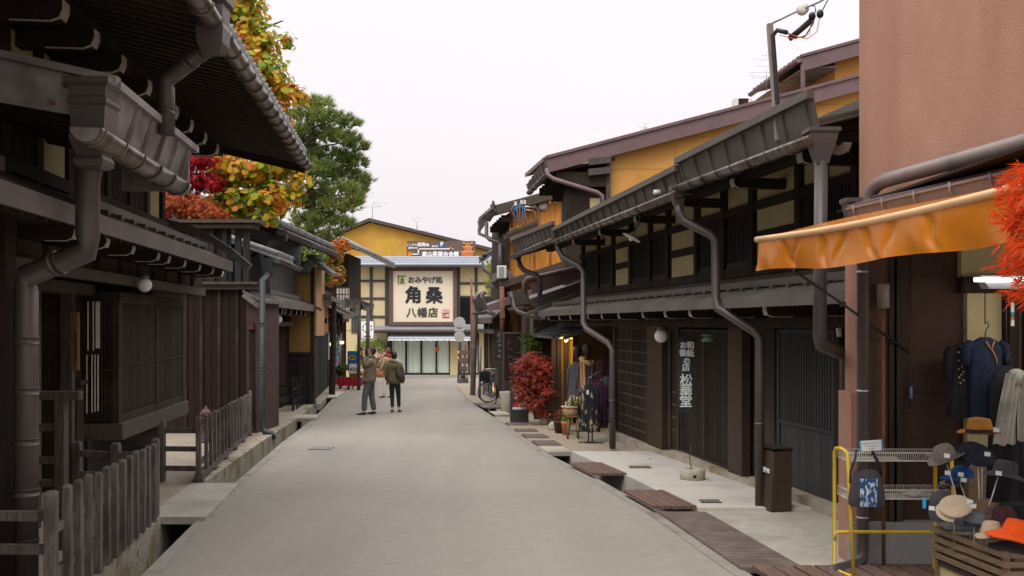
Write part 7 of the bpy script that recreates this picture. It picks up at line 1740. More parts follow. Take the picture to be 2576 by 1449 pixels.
# crimson and orange maples in the yard
for lab, mt, px, ellp, n, sz in (('crimson red maple behind the slatted parapet on the left', 'leaf_red', 480, [(500,400,21.8,60,26,.7),(455,430,21.8,45,42,.6),(520,455,22,46,34,.6),(440,400,22,50,40,.6),(480,460,22.1,50,30,.5),(420,440,21.6,40,40,.5)], 2600, .14),
                             ('rusty orange maple under the crimson one, behind the parapet', 'leaf_orange', 460, [(445,510,21.3,50,44,.6),(500,525,21.4,50,38,.6),(420,490,21.3,36,50,.5),(540,540,21.5,40,26,.5),(400,530,21.4,40,36,.5)], 2800, .11)):
    x = xat(px, 22); root = thing('maple_tree', lab, 'tree', (x, 22.3, gz(22)))
    g = MB(); limb(g, [(x,22.3,gz(22)),(x+.1,22.2,2),(x+.2,22,4.2)], .1, .03)
    for e in ellp: p = at(e[0], e[1], e[2]); limb(g, [(x+.1,22.2,2.4),((x+p.x)/2,22,p.z-.3),p], .04, .01)
    g.build('trunk', M['bark'], root)
    g = MB(); cloud(g, [el(*e) for e in ellp], n, sz, STAR, .4, .4); g.build('crown', LM[mt], root)
# pine: tufts of needles on tiered pads
Y = 38.0; k = Y/FOC
root = thing('pine_tree', 'dense green pine with tiered pads against the white sky', 'tree', (xat(770,Y), Y, gz(Y)))
g = MB(); limb(g, [(xat(765,Y),Y,gz(Y)),(xat(770,Y),Y,3),(xat(785,Y),Y,zat(520,Y)),(xat(775,Y),Y,zat(380,Y)),(xat(790,Y),Y,zat(270,Y))], .24, .05)
pads = [(800,262,36,22),(770,290,50,24),(835,300,44,22),(880,312,26,16),(800,335,62,28),(862,352,48,22),(900,372,34,16),(760,370,50,30),(830,398,64,28),(900,408,30,22),(790,430,60,28),(860,440,56,24),(918,456,34,14),(840,475,60,22),(900,478,34,16),(790,505,52,24),(850,520,56,22),(890,505,30,20),(810,550,48,26),(860,565,34,20),(770,560,46,30),(735,330,34,30),(740,420,40,40),(740,500,40,40),(830,590,30,16)]
for px, py, rx, rz in pads: p = at(px, py+8, Y); limb(g, [(xat(778,Y),Y,p.z-.25),((xat(778,Y)+p.x)/2,Y+rnd.uniform(-.3,.3),p.z-.12),p], .06, .015)
g.build('trunk', M['bark'], root)
g = MB()
for px, py, rx, rz in pads:
    c = at(px, py, Y+rnd.uniform(-.6,.6)); rz *= .85; n = int(rx*rz*.14); c.x -= max(0,px-880)*.012*.25
    for i in range(n):
        d = V((rnd.gauss(0,1), rnd.gauss(0,1), rnd.gauss(0,.9))).normalized()*rnd.uniform(.45,1.08)
        q = c+V((d.x*rx*k, d.y*rx*k*.9, d.z*rz*k)); ax = (V((d.x*.9, d.y*.9, .75+d.z*.3))).normalized()
        for j in range(17):
            dr = (ax+V((rnd.gauss(0,.45), rnd.gauss(0,.45), rnd.gauss(0,.3)))).normalized(); L = rnd.uniform(.20,.34); s = dr.cross(V((rnd.random(),rnd.random(),rnd.random()))).normalized()*.013
            g.add([q-s, q+s, q+dr*L], [(0,1,2)])
g.build('crown', LM['leaf_pine'], root)
# clipped garden shrubs and vine beyond the ochre wall
for lab, mt, es, n, sz, sh in (('bright green garden tree above the ochre sleeve wall', 'leaf_green', [(745,635,33,55,34,1.0),(790,650,33,40,30,.8),(710,640,33.5,40,30,.8),(815,690,33.5,26,30,.5),(735,600,34,50,30,.8)], 2600, .16, OVAL),
                            ('orange-tinged leafy vine hanging left of the cream shop', 'leaf_vine', [(835,640,36,30,34,.6),(848,690,36,24,30,.5),(860,620,37,24,24,.5),(832,700,35.5,20,24,.4)], 1300, .17, OVAL)):
    p = at(es[0][0], es[0][1], es[0][2]); root = thing('garden_tree', lab, 'tree', (p.x, p.y, gz(p.y)))
    g = MB(); limb(g, [(p.x,p.y,gz(p.y)),(p.x+.1,p.y,p.z-1),(p.x,p.y,p.z+.2)], .12, .03)
    for e in es: q = at(*e[:3]); limb(g, [(p.x+.05,p.y,p.z-.9),((p.x+q.x)/2,q.y,q.z-.3),q], .04, .012)
    g.build('trunk', M['bark'], root)
    g = MB(); cloud(g, [el(*e) for e in es], n, sz, sh, .3, .4); g.build('crown', LM[mt], root)
# potted red maple on the right pavement
Y = 22.6; c = V((xat(1352,Y), Y, gz(Y)+.02))
root = thing('potted_maple', 'bushy dark red maple in a stone pot on the right pavement', 'tree', c)
g = MB(); p = V((xat(1371,Y),Y,gz(Y)+.02)); g.lathe([(.10,0),(.125,.04),(.12,.14),(.09,.19),(.07,.19),(.06,.14)], p, 18); g.build('pot', M['claypot'], root)
g = MB(); limb(g, [p+V((0,0,.15)), p+V((-.05,0,.5)), p+V((-.12,0,.9)), p+V((-.2,0,1.4))], .035, .012)
es = [(1340,905,22.6,42,24,.4),(1312,925,22.6,32,28,.36),(1370,925,22.6,34,34,.4),(1340,950,22.6,56,40,.45),(1318,985,22.5,38,30,.36),(1372,985,22.5,36,36,.4),(1345,1015,22.4,44,26,.36),(1365,1040,22.4,28,14,.25),(1300,955,22.6,20,26,.25),(1390,955,22.6,18,30,.25)]
for e in es: q = at(*e[:3]); limb(g, [p+V((-.08,0,.6)), q*.5+(p+V((-.1,0,.8)))*.5, q], .018, .005)
g.build('trunk', M['bark'], root)
g = MB(); cloud(g, [el(*e) for e in es], 4600, .085, STAR, .5, .35); g.build('crown', LM['leaf_bush'], root)
# green leafy plant above it
Y = 24.3; root = thing('leafy_plant', 'long-leaved green plant rising behind the potted red maple', 'plant', (xat(1348,Y), Y, gz(Y)))
g = MB(); BL = [(0,0,0),(.09,.25,.02),(.08,.6,-.02),(0,1,-.16),(-.08,.6,-.02),(-.09,.25,.02)]
for i in range(130):
    b = at(rnd.gauss(1342,14), rnd.uniform(845,905), Y+rnd.uniform(-.25,.25)); d = V((rnd.uniform(-1,1), rnd.uniform(-1,.4), rnd.uniform(-.3,.7))).normalized(); s = d.cross(UP).normalized(); up = s.cross(d)
    L = rnd.uniform(.22,.38); g.add([b+s*x*L+d*y*L+up*z*L for x, y, z in BL], [tuple(range(6))])
g.build('foliage', LM['leaf_green'], root)
g = MB()
for i in range(5): limb(g, [(xat(1345+i*4,Y),Y,gz(Y)),(xat(1338+i*5,Y),Y,.6),at(1330+i*8,860,Y)], .02, .008)
g.build('stem', M['bark'], root)
# fiery laceleaf maple at the right edge
root = thing('laceleaf_maple', 'fiery orange laceleaf maple branches hanging in at the right edge', 'tree', (2.95, 4.2, gz(4.2)))
g = MB(); limb(g, [(2.95,4.2,gz(4.2)),(2.9,4.25,1.2),(2.75,4.3,2.0),(2.55,4.3,2.35)], .05, .02)
sprs = []
for px, py in ((2572,430),(2562,460),(2548,488),(2570,500),(2552,525),(2540,548),(2566,560),(2580,450),(2584,520),(2560,590),(2554,625),(2570,640),(2580,600),(2544,658),(2572,690),(2580,665),(2570,712),(2590,430),(2592,560),(2594,620),(2580,735)):
    q = at(px+6, py, 4.3+rnd.uniform(-.1,.1)); limb(g, [(2.55,4.3,2.3),((2.55+q.x)/2,4.3,q.z+.06),q], .009, .0025); sprs.append(q)
g.build('trunk', M['bark'], root)
g = MB()
for q in sprs:
    for i in range(15):
        c = q+V((rnd.gauss(.01,.035), rnd.gauss(0,.04), rnd.gauss(0,.026))); base = V((-.8+rnd.uniform(-.5,.5), rnd.uniform(-.6,.6), rnd.uniform(-.8,.2))).normalized()
        for j in range(7):
            d = (base+V((rnd.gauss(0,.42), rnd.gauss(0,.42), rnd.gauss(0,.35)))).normalized(); L = rnd.uniform(.04,.08); s = d.cross(V((rnd.random(),rnd.random(),.3))).normalized()*.0015
            g.add([c-s, c+s, c+d*L*.6+s*1.2, c+d*L, c+d*L*.6-s*1.2], [(0,1,2,3,4)])
g.build('crown', LM['leaf_fire'], root)
# plants by the bench, pots by the shop
Y = 42.2; root = thing('leafy_plant', 'green bushy plant between the lanterns and the red bench', 'plant', (xat(858,Y), Y, gz(Y)))
g = MB(); cloud(g, [el(858,930,Y,14,16,.3), el(868,925,Y,10,12,.2)], 500, .13, OVAL, .3, .3); g.build('foliage', LM['leaf_green'], root)
g = MB(); limb(g, [(xat(858,Y),Y,gz(Y)),(xat(860,Y),Y,zat(925,Y))], .03, .01); g.build('stem', M['bark'], root)
# moss tufts growing along the foot of the left kerb
g = MB()
for i in range(1500):
    y = rnd.choice([rnd.gauss(8.7,.5), rnd.gauss(13.3,.7), rnd.gauss(16.5,1.0), rnd.gauss(7.6,.4)])
    leaf(g, V((roadL(y)-GW+rnd.uniform(.0,.09), y, gz(y)-rnd.uniform(.10,.34))), V((1, rnd.uniform(-.5,.5), rnd.uniform(0,1))), rnd.uniform(.008,.02), OVAL)
o = g.build('moss', LM['leaf_moss'], origin=(0,0,0)); o['kind'] = 'stuff'
# fallen leaves
for i, (px, py) in enumerate(((1345,1082),(1392,1080),(1426,1094),(1516,1143),(1556,1148),(1590,1146),(1635,1164),(1320,1100),(1410,1084),(1365,1083))):
    c = gnd(px, py); c.z += .055 if py > 1140 else .03; g = MB(); leaf(g, c, V((rnd.uniform(-.2,.2),rnd.uniform(-.2,.2),1)), .09, STAR)
    o = tag(g.build('fallen_leaf', LM['leaf_bush']), 'small fallen red maple leaf on the right pavement', 'leaf', 'fallen leaves on the right pavement')
# ------------------------------------------------------------------ people
def hand(J, E, w, wi, d, side, s=1.0, curl=.4):
    pass
def finger_mesh(mb, base, d, up, L, r, curl):
    p = V(base); pts = [p]; dd = V(d).normalized(); ax = dd.cross(V(up)).normalized()
    for k in range(3):
        dd = Quaternion(ax, curl) @ dd; p = p+dd*L*(.42,.33,.25)[k]; pts.append(p)
    mb.tube(pts, [r, r*.95, r*.85, r*.6], 6)
def hand_chain(J, E, w, wi, d, up, thumb_dir, s=1.0, curl=.25):
    """palm from wrist w (index wi) along d; five fingers; joints appended to the body skeleton"""
    d = V(d).normalized(); up = V(up).normalized(); side = d.cross(up).normalized(); w = V(w)
    c = len(J); J.append((*(w+d*.045*s), (.026*s,.018*s))); E.append((wi, c))
    k = len(J); J.append((*(w+d*.085*s), (.026*s,.014*s))); E.append((c, k))
    out = []
    for i, (o, L) in enumerate(((-.026,.062),(-.009,.072),(.009,.068),(.025,.052))): out.append((w+d*.085*s+side*o*s, L*s))
    return d, up, side, out, w+d*.035*s+V(thumb_dir)*.024*s
def person(name, label, J, E, root_pos, mskin='skin'):
    r = thing(name, label, 'person', root_pos); return r
def mk_hand(mb, w, d, up, thumb, s=1.0, curl=.35):
    d = V(d).normalized(); up = V(up).normalized(); side = d.cross(up).normalized(); w = V(w)
    mb.tube([w-d*.02*s, w+d*.03*s, w+d*.085*s], [.024*s,.034*s,.032*s], 8, True, .55)
    for o, L in ((-.027,.062),(-.009,.074),(.009,.069),(.026,.053)): finger_mesh(mb, w+d*.08*s+side*o*s, d+side*o*3, up, L*s, .0092*s, curl)
    finger_mesh(mb, w+d*.03*s+V(thumb)*.026*s, d*.7+V(thumb), up, .058*s, .0105*s, curl*.6)
def head(parent, c, fwd, s, hairm, back=False, hairk=1.0, tilt=0.0):
    """head with face facing fwd, c = centre; returns nothing"""
    c = V(c); f = V(fwd).normalized(); side = f.cross(UP).normalized(); u = side.cross(f).normalized()
    def W(x, y, z): return c+side*x*s+f*y*s+u*z*s
    g = MB()
    def hd(a, v):
        t = math.pi*v; th = 2*math.pi*a; z = -math.cos(t); r = math.sin(t)
        w = .072*(1-.16*max(0,-z)-.06*max(0,z)); dpt = .092*(1-.10*max(0,-z))
        x = w*r*math.cos(th); y = dpt*r*math.sin(th); zz = .118*z
        if y > 0:  # face plane
            nose = .024*math.exp(-(x/.014)**2-((zz+.012)/.022)**2); brow = .006*math.exp(-((zz-.022)/.012)**2); chin = .012*math.exp(-((zz+.09)/.02)**2-(x/.03)**2); mouth = .005*math.exp(-((zz+.055)/.012)**2-(x/.025)**2); eye = -.008*math.exp(-((abs(x)-.03)/.012)**2-((zz-.005)/.010)**2)
            y += nose+brow+chin+mouth+eye
        return W(x, y, zz)
    g.grid(hd, 28, 22)
    for sx in (-1, 1): g.lathe([(.006*s,-.03*s),(.017*s,-.018*s),(.02*s,.0),(.014*s,.024*s),(.004*s,.03*s)], W(sx*.074, -.005, -.005), 8, None, .5, 1)
    g.tube([W(0,-.015,-.075), W(0,-.03,-.15)], .052*s, 10)
    h = g.build('head', M['skin'], parent)
    g = MB()
    def hr(a, v):
        th = 2*math.pi*a; t = math.pi*v; z = math.cos(t); r = math.sin(t)
        return W(.084*r*math.cos(th), .104*r*math.sin(th)-.006, .126*z+.008+.004*math.sin(9*th))
    vs = []; n = 28; m = 14; fs = []
    for j in range(m+1):
        for i in range(n): 
            th = 2*math.pi*i/n; front = max(0, math.sin(th)); vm = (.30+.36*(1-front))*hairk*math.pi/math.pi
            vs.append(hr(i/n, vm*j/m))
    for j in range(m):
        for i in range(n): fs.append((j*n+i, j*n+(i+1)%n, (j+1)*n+(i+1)%n, (j+1)*n+i))
    g.add(vs, fs, True); g.build('hair', M[hairm], parent)
    g = MB()
    for sx in (-1, 1): g.ball(W(sx*.03, .081, .005), .0085*s, 8)
    g.build('eyes', M['signwhite'], parent)
    g = MB()
    for sx in (-1, 1): g.ball(W(sx*.03, .0875, .005), .0045*s, 6)
    g.build('pupils', M['ink'], parent)
    g = MB(); g.tube([W(-.022,.092,-.055), W(0,.098,-.054), W(.022,.092,-.055)], .004*s, 5); g.build('lips', mat('lips'+str(rnd.random()), (.36,.13,.10), None, .6), parent)
    return W
# --- man in olive jacket, side on, photographing upwards to the left
o = V((xat(927,26.2), 26.2, gz(26.2)))
man = thing('person', 'man in an olive field jacket holding up a camera in the middle of the street', 'person', o)
Q = lambda x, y, z: o+V((x, y, z))
# body: one skinned figure (torso, legs, arms, neck)
hipL, hipR = (.00,-.09,.90), (.03,.09,.90)
J = [(*Q(.02,0,.95), (.13,.11)), (*Q(.04,0,1.15), (.13,.11)), (*Q(.07,0,1.36), (.13,.12)), (*Q(.09,0,1.47), .06), (*Q(.11,0,1.56), .052),
     (*Q(-.01,-.09,.88), .085), (*Q(-.09,-.10,.48), .058), (*Q(-.10,-.10,.10), .042),
     (*Q(.06,.09,.88), .085), (*Q(.06,.10,.48), .058), (*Q(.13,.11,.10), .042),
     (*Q(.08,-.17,1.42), .058), (*Q(-.06,-.22,1.28), .046), (*Q(-.11,-.10,1.60), .032),
     (*Q(.02,.16,1.42), .058), (*Q(-.17,.18,1.46), .046), (*Q(-.17,.06,1.63), .032)]
E = [(0,1),(1,2),(2,3),(3,4),(0,5),(5,6),(6,7),(0,8),(8,9),(9,10),(2,11),(11,12),(12,13),(2,14),(14,15),(15,16)]
skin('body', J, E, M['skin'], man)
# jacket: own continuous surface over torso and arms
J2 = [(*Q(.02,0,.80), (.225,.20)), (*Q(.03,0,1.0), (.22,.19)), (*Q(.05,0,1.2), (.205,.18)), (*Q(.07,0,1.36), (.195,.17)), (*Q(.095,0,1.48), .082),
      (*Q(.08,-.18,1.41), .10), (*Q(-.05,-.225,1.28), .082), (*Q(-.10,-.125,1.55), .058), (*Q(.02,.17,1.41), .10), (*Q(-.165,.18,1.455), .08), (*Q(-.165,.075,1.60), .055)]
skin('jacket', J2, [(0,1),(1,2),(2,3),(3,4),(3,5),(5,6),(6,7),(3,8),(8,9),(9,10)], M['jacket'], man)
g = MB()
for z in (1.0, 1.24): g.grid(lambda u, v, z=z: Q(-.10+.17*u, -.20-.012*math.sin(v*3.14), z-.12*v), 4, 4)
g.grid(lambda u, v: Q(-.11+.19*u, -.212, 1.0-.035*v), 3, 2); g.build('pocket', M['jacket'], man)
J3 = [(*Q(.02,0,.93), (.145,.125)), (*Q(-.01,-.08,.80), .105), (*Q(-.085,-.10,.47), .082), (*Q(-.10,-.10,.09), .078), (*Q(.05,.08,.80), .105), (*Q(.07,.10,.47), .082), (*Q(.135,.11,.09), .078)]
skin('trousers', J3, [(0,1),(1,2),(2,3),(0,4),(4,5),(5,6)], M['trousers'], man)
def shoe(parent, a, d, L, m):
    a = V(a); d = V(d).normalized(); s = V((-d.y, d.x, 0)); g = MB()
    def f(u, v):
        t = 2*math.pi*u; k = math.sin(math.pi*min(.999,max(.001,v)))**.45; x = -.07+L*v; h = .095*(1-.55*v) if v < .8 else .053*(1-(v-.8)*1.6)
        z = max(0, h*.5+h*.52*k*math.sin(t)); return a+d*x+s*(.047*k*math.cos(t))+V((0,0,z))
    g.grid(f, 14, 14); return g.build('shoe', M[m], parent)
shoe(man, Q(-.10,-.10,0), (-1,-.25,0), .28, 'shoeblack'); shoe(man, Q(.13,.11,0), (-1,.1,0), .28, 'shoeblack')
Wm = head(man, Q(.085,0,1.665), (-.86,-.10,.42), .98, 'hair', hairk=1.0)
g = MB()
for sx in (-1, 1):
    c = Wm(sx*.031,.097,.006); g.tube([c+ (Wm(1,0,0)-Wm(0,0,0))*.021*math.cos(k*.785)+(Wm(0,0,1)-Wm(0,0,0))*.015*math.sin(k*.785) for k in range(9)], .0028, 5)
    g.tube([Wm(sx*.052,.095,.008), Wm(sx*.078,0,.01)], .0026, 5)
g.tube([Wm(-.01,.10,.01), Wm(.01,.10,.01)], .0026, 5); g.build('spectacles', M['cameragrey'], man)
g = MB(); g.lathe([(.075,0),(.085,.03),(.075,.07),(.06,.09)], Q(.095,0,1.47), 16); g.build('collar', M['trousers'], man)
for w, d, up, th in ((Q(-.11,-.10,1.60), (-.15,.35,.9), (1,.2,0), (-.9,0,.1)), (Q(-.17,.055,1.63), (.15,-.45,.85), (1,0,0), (-.9,0,.1))):
    g = MB(); mk_hand(g, w, d, up, th, 1.0, .55); g.build('hand', M['skin'], man)
cp = Q(-.175,-.03,1.735); root = thing('camera', 'small dark compact camera held up in both hands by the man', 'camera', cp)
f = V((-.86,-.10,.42)).normalized(); sd = f.cross(UP).normalized(); u = sd.cross(f)
g = MB(); g.hexa([cp+sd*a*.055+f*b*.018+u*c_*.034 for c_ in (-1,1) for a, b in ((-1,-1),(1,-1),(1,1),(-1,1))]); g.build('body', M['cameragrey'], root)
g = MB(); g.tube([cp+f*.018, cp+f*.045], .024, 12); g.build('lens', M['cameragrey'], root)
# --- woman in a khaki parka seen from behind
o = V((xat(993,27.1), 27.1, gz(27.1)))
wo = thing('person', 'person in a khaki hooded parka and black jeans seen from behind', 'person', o)
J = [(*Q(0,0,.88), (.12,.10)), (*Q(0,0,1.05), (.11,.09)), (*Q(0,0,1.28), (.12,.10)), (*Q(-.01,0,1.39), .05), (*Q(-.02,.02,1.46), .045),
     (*Q(-.085,0,.82), .075), (*Q(-.075,.03,.46), .052), (*Q(-.06,-.02,.09), .038), (*Q(.085,0,.82), .075), (*Q(.10,.02,.46), .052), (*Q(.11,.05,.09), .038),
     (*Q(-.17,0,1.30), .05), (*Q(-.225,0,1.04), .042), (*Q(-.22,.10,.84), .028), (*Q(.16,0,1.30), .05), (*Q(.215,.02,1.05), .042), (*Q(.20,.12,.90), .028)]
skin('body', J, E, M['skin'], wo)
J2 = [(*Q(0,0,.74), (.24,.19)), (*Q(0,0,.92), (.225,.18)), (*Q(0,0,1.12), (.20,.16)), (*Q(0,0,1.28), (.185,.15)), (*Q(-.01,0,1.38), .075),
      (*Q(-.165,0,1.29), .078), (*Q(-.225,0,1.04), .068), (*Q(-.22,.07,.86), .052), (*Q(.155,0,1.29), .078), (*Q(.215,.02,1.05), .068), (*Q(.205,.09,.92), .052)]
skin('parka', J2, [(0,1),(1,2),(2,3),(3,4),(3,5),(5,6),(6,7),(3,8),(8,9),(9,10)], M['parka'], wo)
J3 = [(*Q(0,0,.86), (.125,.11)), (*Q(-.08,0,.74), .09), (*Q(-.075,.03,.45), .065), (*Q(-.06,-.02,.12), .048), (*Q(.08,0,.74), .09), (*Q(.10,.02,.45), .065), (*Q(.11,.05,.12), .048)]
skin('jeans', J3, [(0,1),(1,2),(2,3),(0,4),(4,5),(5,6)], M['denimblack'], wo)
shoe(wo, Q(-.06,-.02,0), (-.25,1,0), .25, 'shoebrown'); shoe(wo, Q(.11,.05,0), (.25,1,0), .25, 'shoebrown')
head(wo, Q(-.02,.02,1.545), (-.15,1,.05), .94, 'hair', hairk=1.25)
g = MB(); g.tube([Q(.13*math.cos(a)-.01, -.11+.06*abs(math.cos(a)), 1.345+.06*math.sin(a)-.03*math.cos(a)) for a in [i*.4488 for i in range(15)]], [.04+.008*math.sin(i*2.2) for i in range(15)], 8); g.build('fur_hood_trim', M['fur'], wo)
g = MB(); g.grid(lambda u, v: Q(.11*(u-.5)*2*math.sin(math.pi*(.25+.5*v)), -.165-.03*math.sin(math.pi*u)*math.sin(math.pi*v), 1.36-.19*v), 10, 8); g.build('hood', M['parka'], wo)
for w, d, th in ((Q(-.22,.10,.85), (0,.3,-1), (.7,.3,0)), (Q(.20,.12,.91), (0,.4,-1), (-.7,.3,0))):
    g = MB(); mk_hand(g, w, d, (0,1,.3), th, .92, .3); g.build('hand', M['skin'], wo)
bgp = Q(.17,-.20,1.0); root = thing('shoulder_bag', 'dark brown slouchy shoulder bag on the back of the khaki parka', 'bag', bgp+V((0,0,-.14)))
g = MB(); g.grid(lambda u, v: bgp+V((.135*math.cos(2*math.pi*u)*(.35+.65*math.sin(math.pi*(.12+.78*v))), .06*math.sin(2*math.pi*u)*math.sin(math.pi*(.08+.84*v)), .15-.29*v-.10*math.cos(2*math.pi*u)*.8)), 20, 12); g.build('pouch', M['bagbrown'], root)
g = MB(); g.tube([bgp+V((-.06,.0,.18)), Q(.06,-.17,1.25), Q(.03,-.12,1.40), Q(-.05,.0,1.43)], .014, 6, flat=.5); g.build('strap', M['bagbrown'], root)
# --- third person farther off, mostly hidden
Y3 = 35.0; o = V((xat(977,Y3), Y3, gz(Y3)))
p3 = thing('person', 'person in a beige coat and red scarf partly hidden behind the khaki parka', 'person', o)
J = [(*Q(0,0,.92), (.13,.10)), (*Q(0,0,1.12), (.12,.10)), (*Q(0,0,1.34), (.13,.10)), (*Q(0,0,1.46), .055), (*Q(-.01,0,1.53), .05),
     (*Q(-.08,0,.86), .08), (*Q(-.11,0,.48), .055), (*Q(-.16,0,.10), .04), (*Q(.08,0,.86), .08), (*Q(.08,.02,.48), .055), (*Q(.14,.03,.10), .04),
     (*Q(-.12,-.12,1.37), .055), (*Q(-.20,-.16,1.10), .045), (*Q(-.30,-.12,.92), .03), (*Q(.05,.16,1.37), .055), (*Q(.06,.18,1.10), .045), (*Q(-.05,.18,.95), .03)]
skin('body', J, E, M['skin'], p3)
J2 = [(*Q(0,0,.72), (.19,.16)), (*Q(0,0,.92), (.19,.15)), (*Q(0,0,1.14), (.17,.14)), (*Q(0,0,1.34), (.165,.13)), (*Q(0,0,1.45), .075), (*Q(-.12,-.13,1.36), .08), (*Q(-.20,-.165,1.10), .066), (*Q(-.28,-.13,.95), .05), (*Q(.05,.16,1.36), .08), (*Q(.06,.18,1.10), .066), (*Q(-.03,.18,.98), .05)]
skin('coat', J2, [(0,1),(1,2),(2,3),(3,4),(3,5),(5,6),(6,7),(3,8),(8,9),(9,10)], M['beigecoat'], p3)
J3 = [(*Q(0,0,.90), (.13,.11)), (*Q(-.08,0,.78), .09), (*Q(-.11,0,.47), .07), (*Q(-.16,0,.11), .055), (*Q(.08,0,.78), .09), (*Q(.08,.02,.47), .07), (*Q(.14,.03,.11), .055)]
skin('trousers', J3, [(0,1),(1,2),(2,3),(0,4),(4,5),(5,6)], M['white'], p3)
shoe(p3, Q(-.16,0,0), (-1,0,0), .26, 'shoebrown'); shoe(p3, Q(.14,.03,0), (-1,.1,0), .26, 'shoebrown')
head(p3, Q(-.01,0,1.625), (-1,-.15,0), .98, 'hairbrown', hairk=1.2)
g = MB(); g.tube([Q(.085*math.cos(a), .085*math.sin(a), 1.475+.015*math.sin(2*a)) for a in [i*.4488 for i in range(15)]], .036, 8); g.grid(lambda u, v: Q(-.15-.03*v+.0*u, -.10+.09*u, 1.46-.5*v), 4, 6); g.build('red_scarf', M['redcloth'], p3)
for w, d in ((Q(-.30,-.12,.93), (-.3,.1,-1)), (Q(-.05,.18,.96), (-.4,0,-1))):
    g = MB(); mk_hand(g, w, d, (-1,0,.3), (0,.8,-.2), .95, .3); g.build('hand', M['skin'], p3)
# ------------------------------------------------------------------ street goods on the right pavement
# bicycle standing against the row front, seen nearly end-on from behind
c = gnd(1232, 1012); yb = c.y; zg = gz(yb)+.05
root = thing('bicycle', 'dark city bicycle with a front basket parked on the right pavement', 'bicycle', (c.x, yb, zg))
fw = V((xat(1228,yb+.3), yb+.3, zg+.34)); d = V((.98, -.20, 0)).normalized()
fw = V((xat(1229,yb), yb, zg+.345)); rw = fw+V((.30,-.98,0)).normalized()*.0+V((.36,-.86,0)); d = (fw-rw).normalized(); sdv = V((-d.y, d.x, 0))
d = V((-.78,.62,0)).normalized(); rw = V((xat(1240,yb-.1), yb-.35, zg+.325)); fw = rw+d*.55+V((-.16,.2,0)); 
def wheel(c, dr, r):
    g = MB(); g.tube([c+dr*r*math.cos(k*.2618)+UP*r*math.sin(k*.2618) for k in range(25)], .02, 6, False); w = g.build('wheel', M['tyre'], root)
    g = MB(); g.tube([c+dr*(r-.025)*math.cos(k*.2618)+UP*(r-.025)*math.sin(k*.2618) for k in range(25)], .008, 5, False); g.build('rim', M['steel'], w)
    g = MB()
    for k in range(16): a = k*math.pi/8; g.tube([c, c+dr*(r-.02)*math.cos(a)+UP*(r-.02)*math.sin(a)], .0025, 4, False)
    g.build('spokes', M['steel'], w)
# front wheel is turned broadside, rear wheel nearly edge-on
fw = V((xat(1228,31.3), 31.3, zg+.33)); rw = V((xat(1242,30.5), 30.35, zg+.33)); ax = (fw-rw).normalized()
wheel(fw, V((.93,.36,0)).normalized(), .325); wheel(rw, V((.30,-.95,0)).normalized(), .325)
g = MB(); st = V((xat(1239,30.8), 30.75, zg+.82)); hd_ = V((xat(1233,31.2), 31.15, zg+.90)); bb = V((xat(1239,30.8), 30.8, zg+.30))
for a, b in ((rw,bb),(rw,st+V((0,0,-.12))),(bb,st),(bb,hd_+V((0,0,-.2))),(hd_,fw),(hd_+V((0,0,-.12)),bb+V((0,0,.12)))): g.tube([a, b], .016, 8)
g.build('frame', M['navy'], root)
g = MB(); g.tube([hd_, hd_+V((.0,0,.14)), hd_+V((.05,-.05,.18))], .013, 6); g.tube([hd_+V((-.22,.02,.12)), hd_+V((-.1,.02,.17)), hd_+V((.1,0,.17)), hd_+V((.26,-.1,.13))], .013, 6); g.build('handlebar', M['steel'], root)
g = MB(); g.lathe([(.03,-.02),(.11,.0),(.10,.04),(.03,.06)], st+V((0,0,.03)), 14, None, .8, 1.3); g.build('saddle', M['tyre'], root)
g = MB(); bc = hd_+V((-.17,.12,-.06)); 
for i in range(9):
    f = i/8; x0_, x1_ = -.17, .17
    for sy in (-.12,.12): g.tube([bc+V((x0_+.34*f, sy, .13)), bc+V((x0_*.75+.255*f, sy*.8, -.16))], .006, 4)
for z, k in ((.13,1),(.03,.93),(-.07,.84),(-.16,.75)): g.tube([bc+V((sx*.17*k, sy*.12*(k), z)) for sx, sy in ((-1,-1),(1,-1),(1,1),(-1,1),(-1,-1))], .008, 5)
g.grid(lambda u, v: bc+V((-.16+.32*u, -.115+.02*v, .12-.27*v)), 1, 1); g.build('basket', M['tyre'], root)
g = MB(); g.tube([rw+V((0,-.36*math.cos(a),.36*math.sin(a))) for a in (-.1,.3,.7,1.1,1.5)], .03, 6, True, .3); g.build('mudguard', M['steel'], root)
g = MB(); q = rw+V((.03,-.35,.22)); g.box(q.x-.03,q.x+.03,q.y-.03,q.y,q.z,q.z+.09); g.build('rear_reflector', M['red'], root)
g = MB(); g.box(q.x-.03,q.x+.03,q.y-.02,q.y+.01,q.z-.14,q.z-.003); g.build('yellow_label', M['yellowpaint'], root)
# stone planter
Y = 26.6; x = xat(1275,Y); root = tag(MB().lathe([(.14,0),(.155,.02),(.205,.55),(.20,.57),(.17,.57),(.15,.5)], (x,Y,gz(Y)+.02), 22).build('stone_planter', M['claypot'], origin=(x,Y,gz(Y)+.02)), 'tall tapered mossy stone planter left of the black sign stand', 'planter')
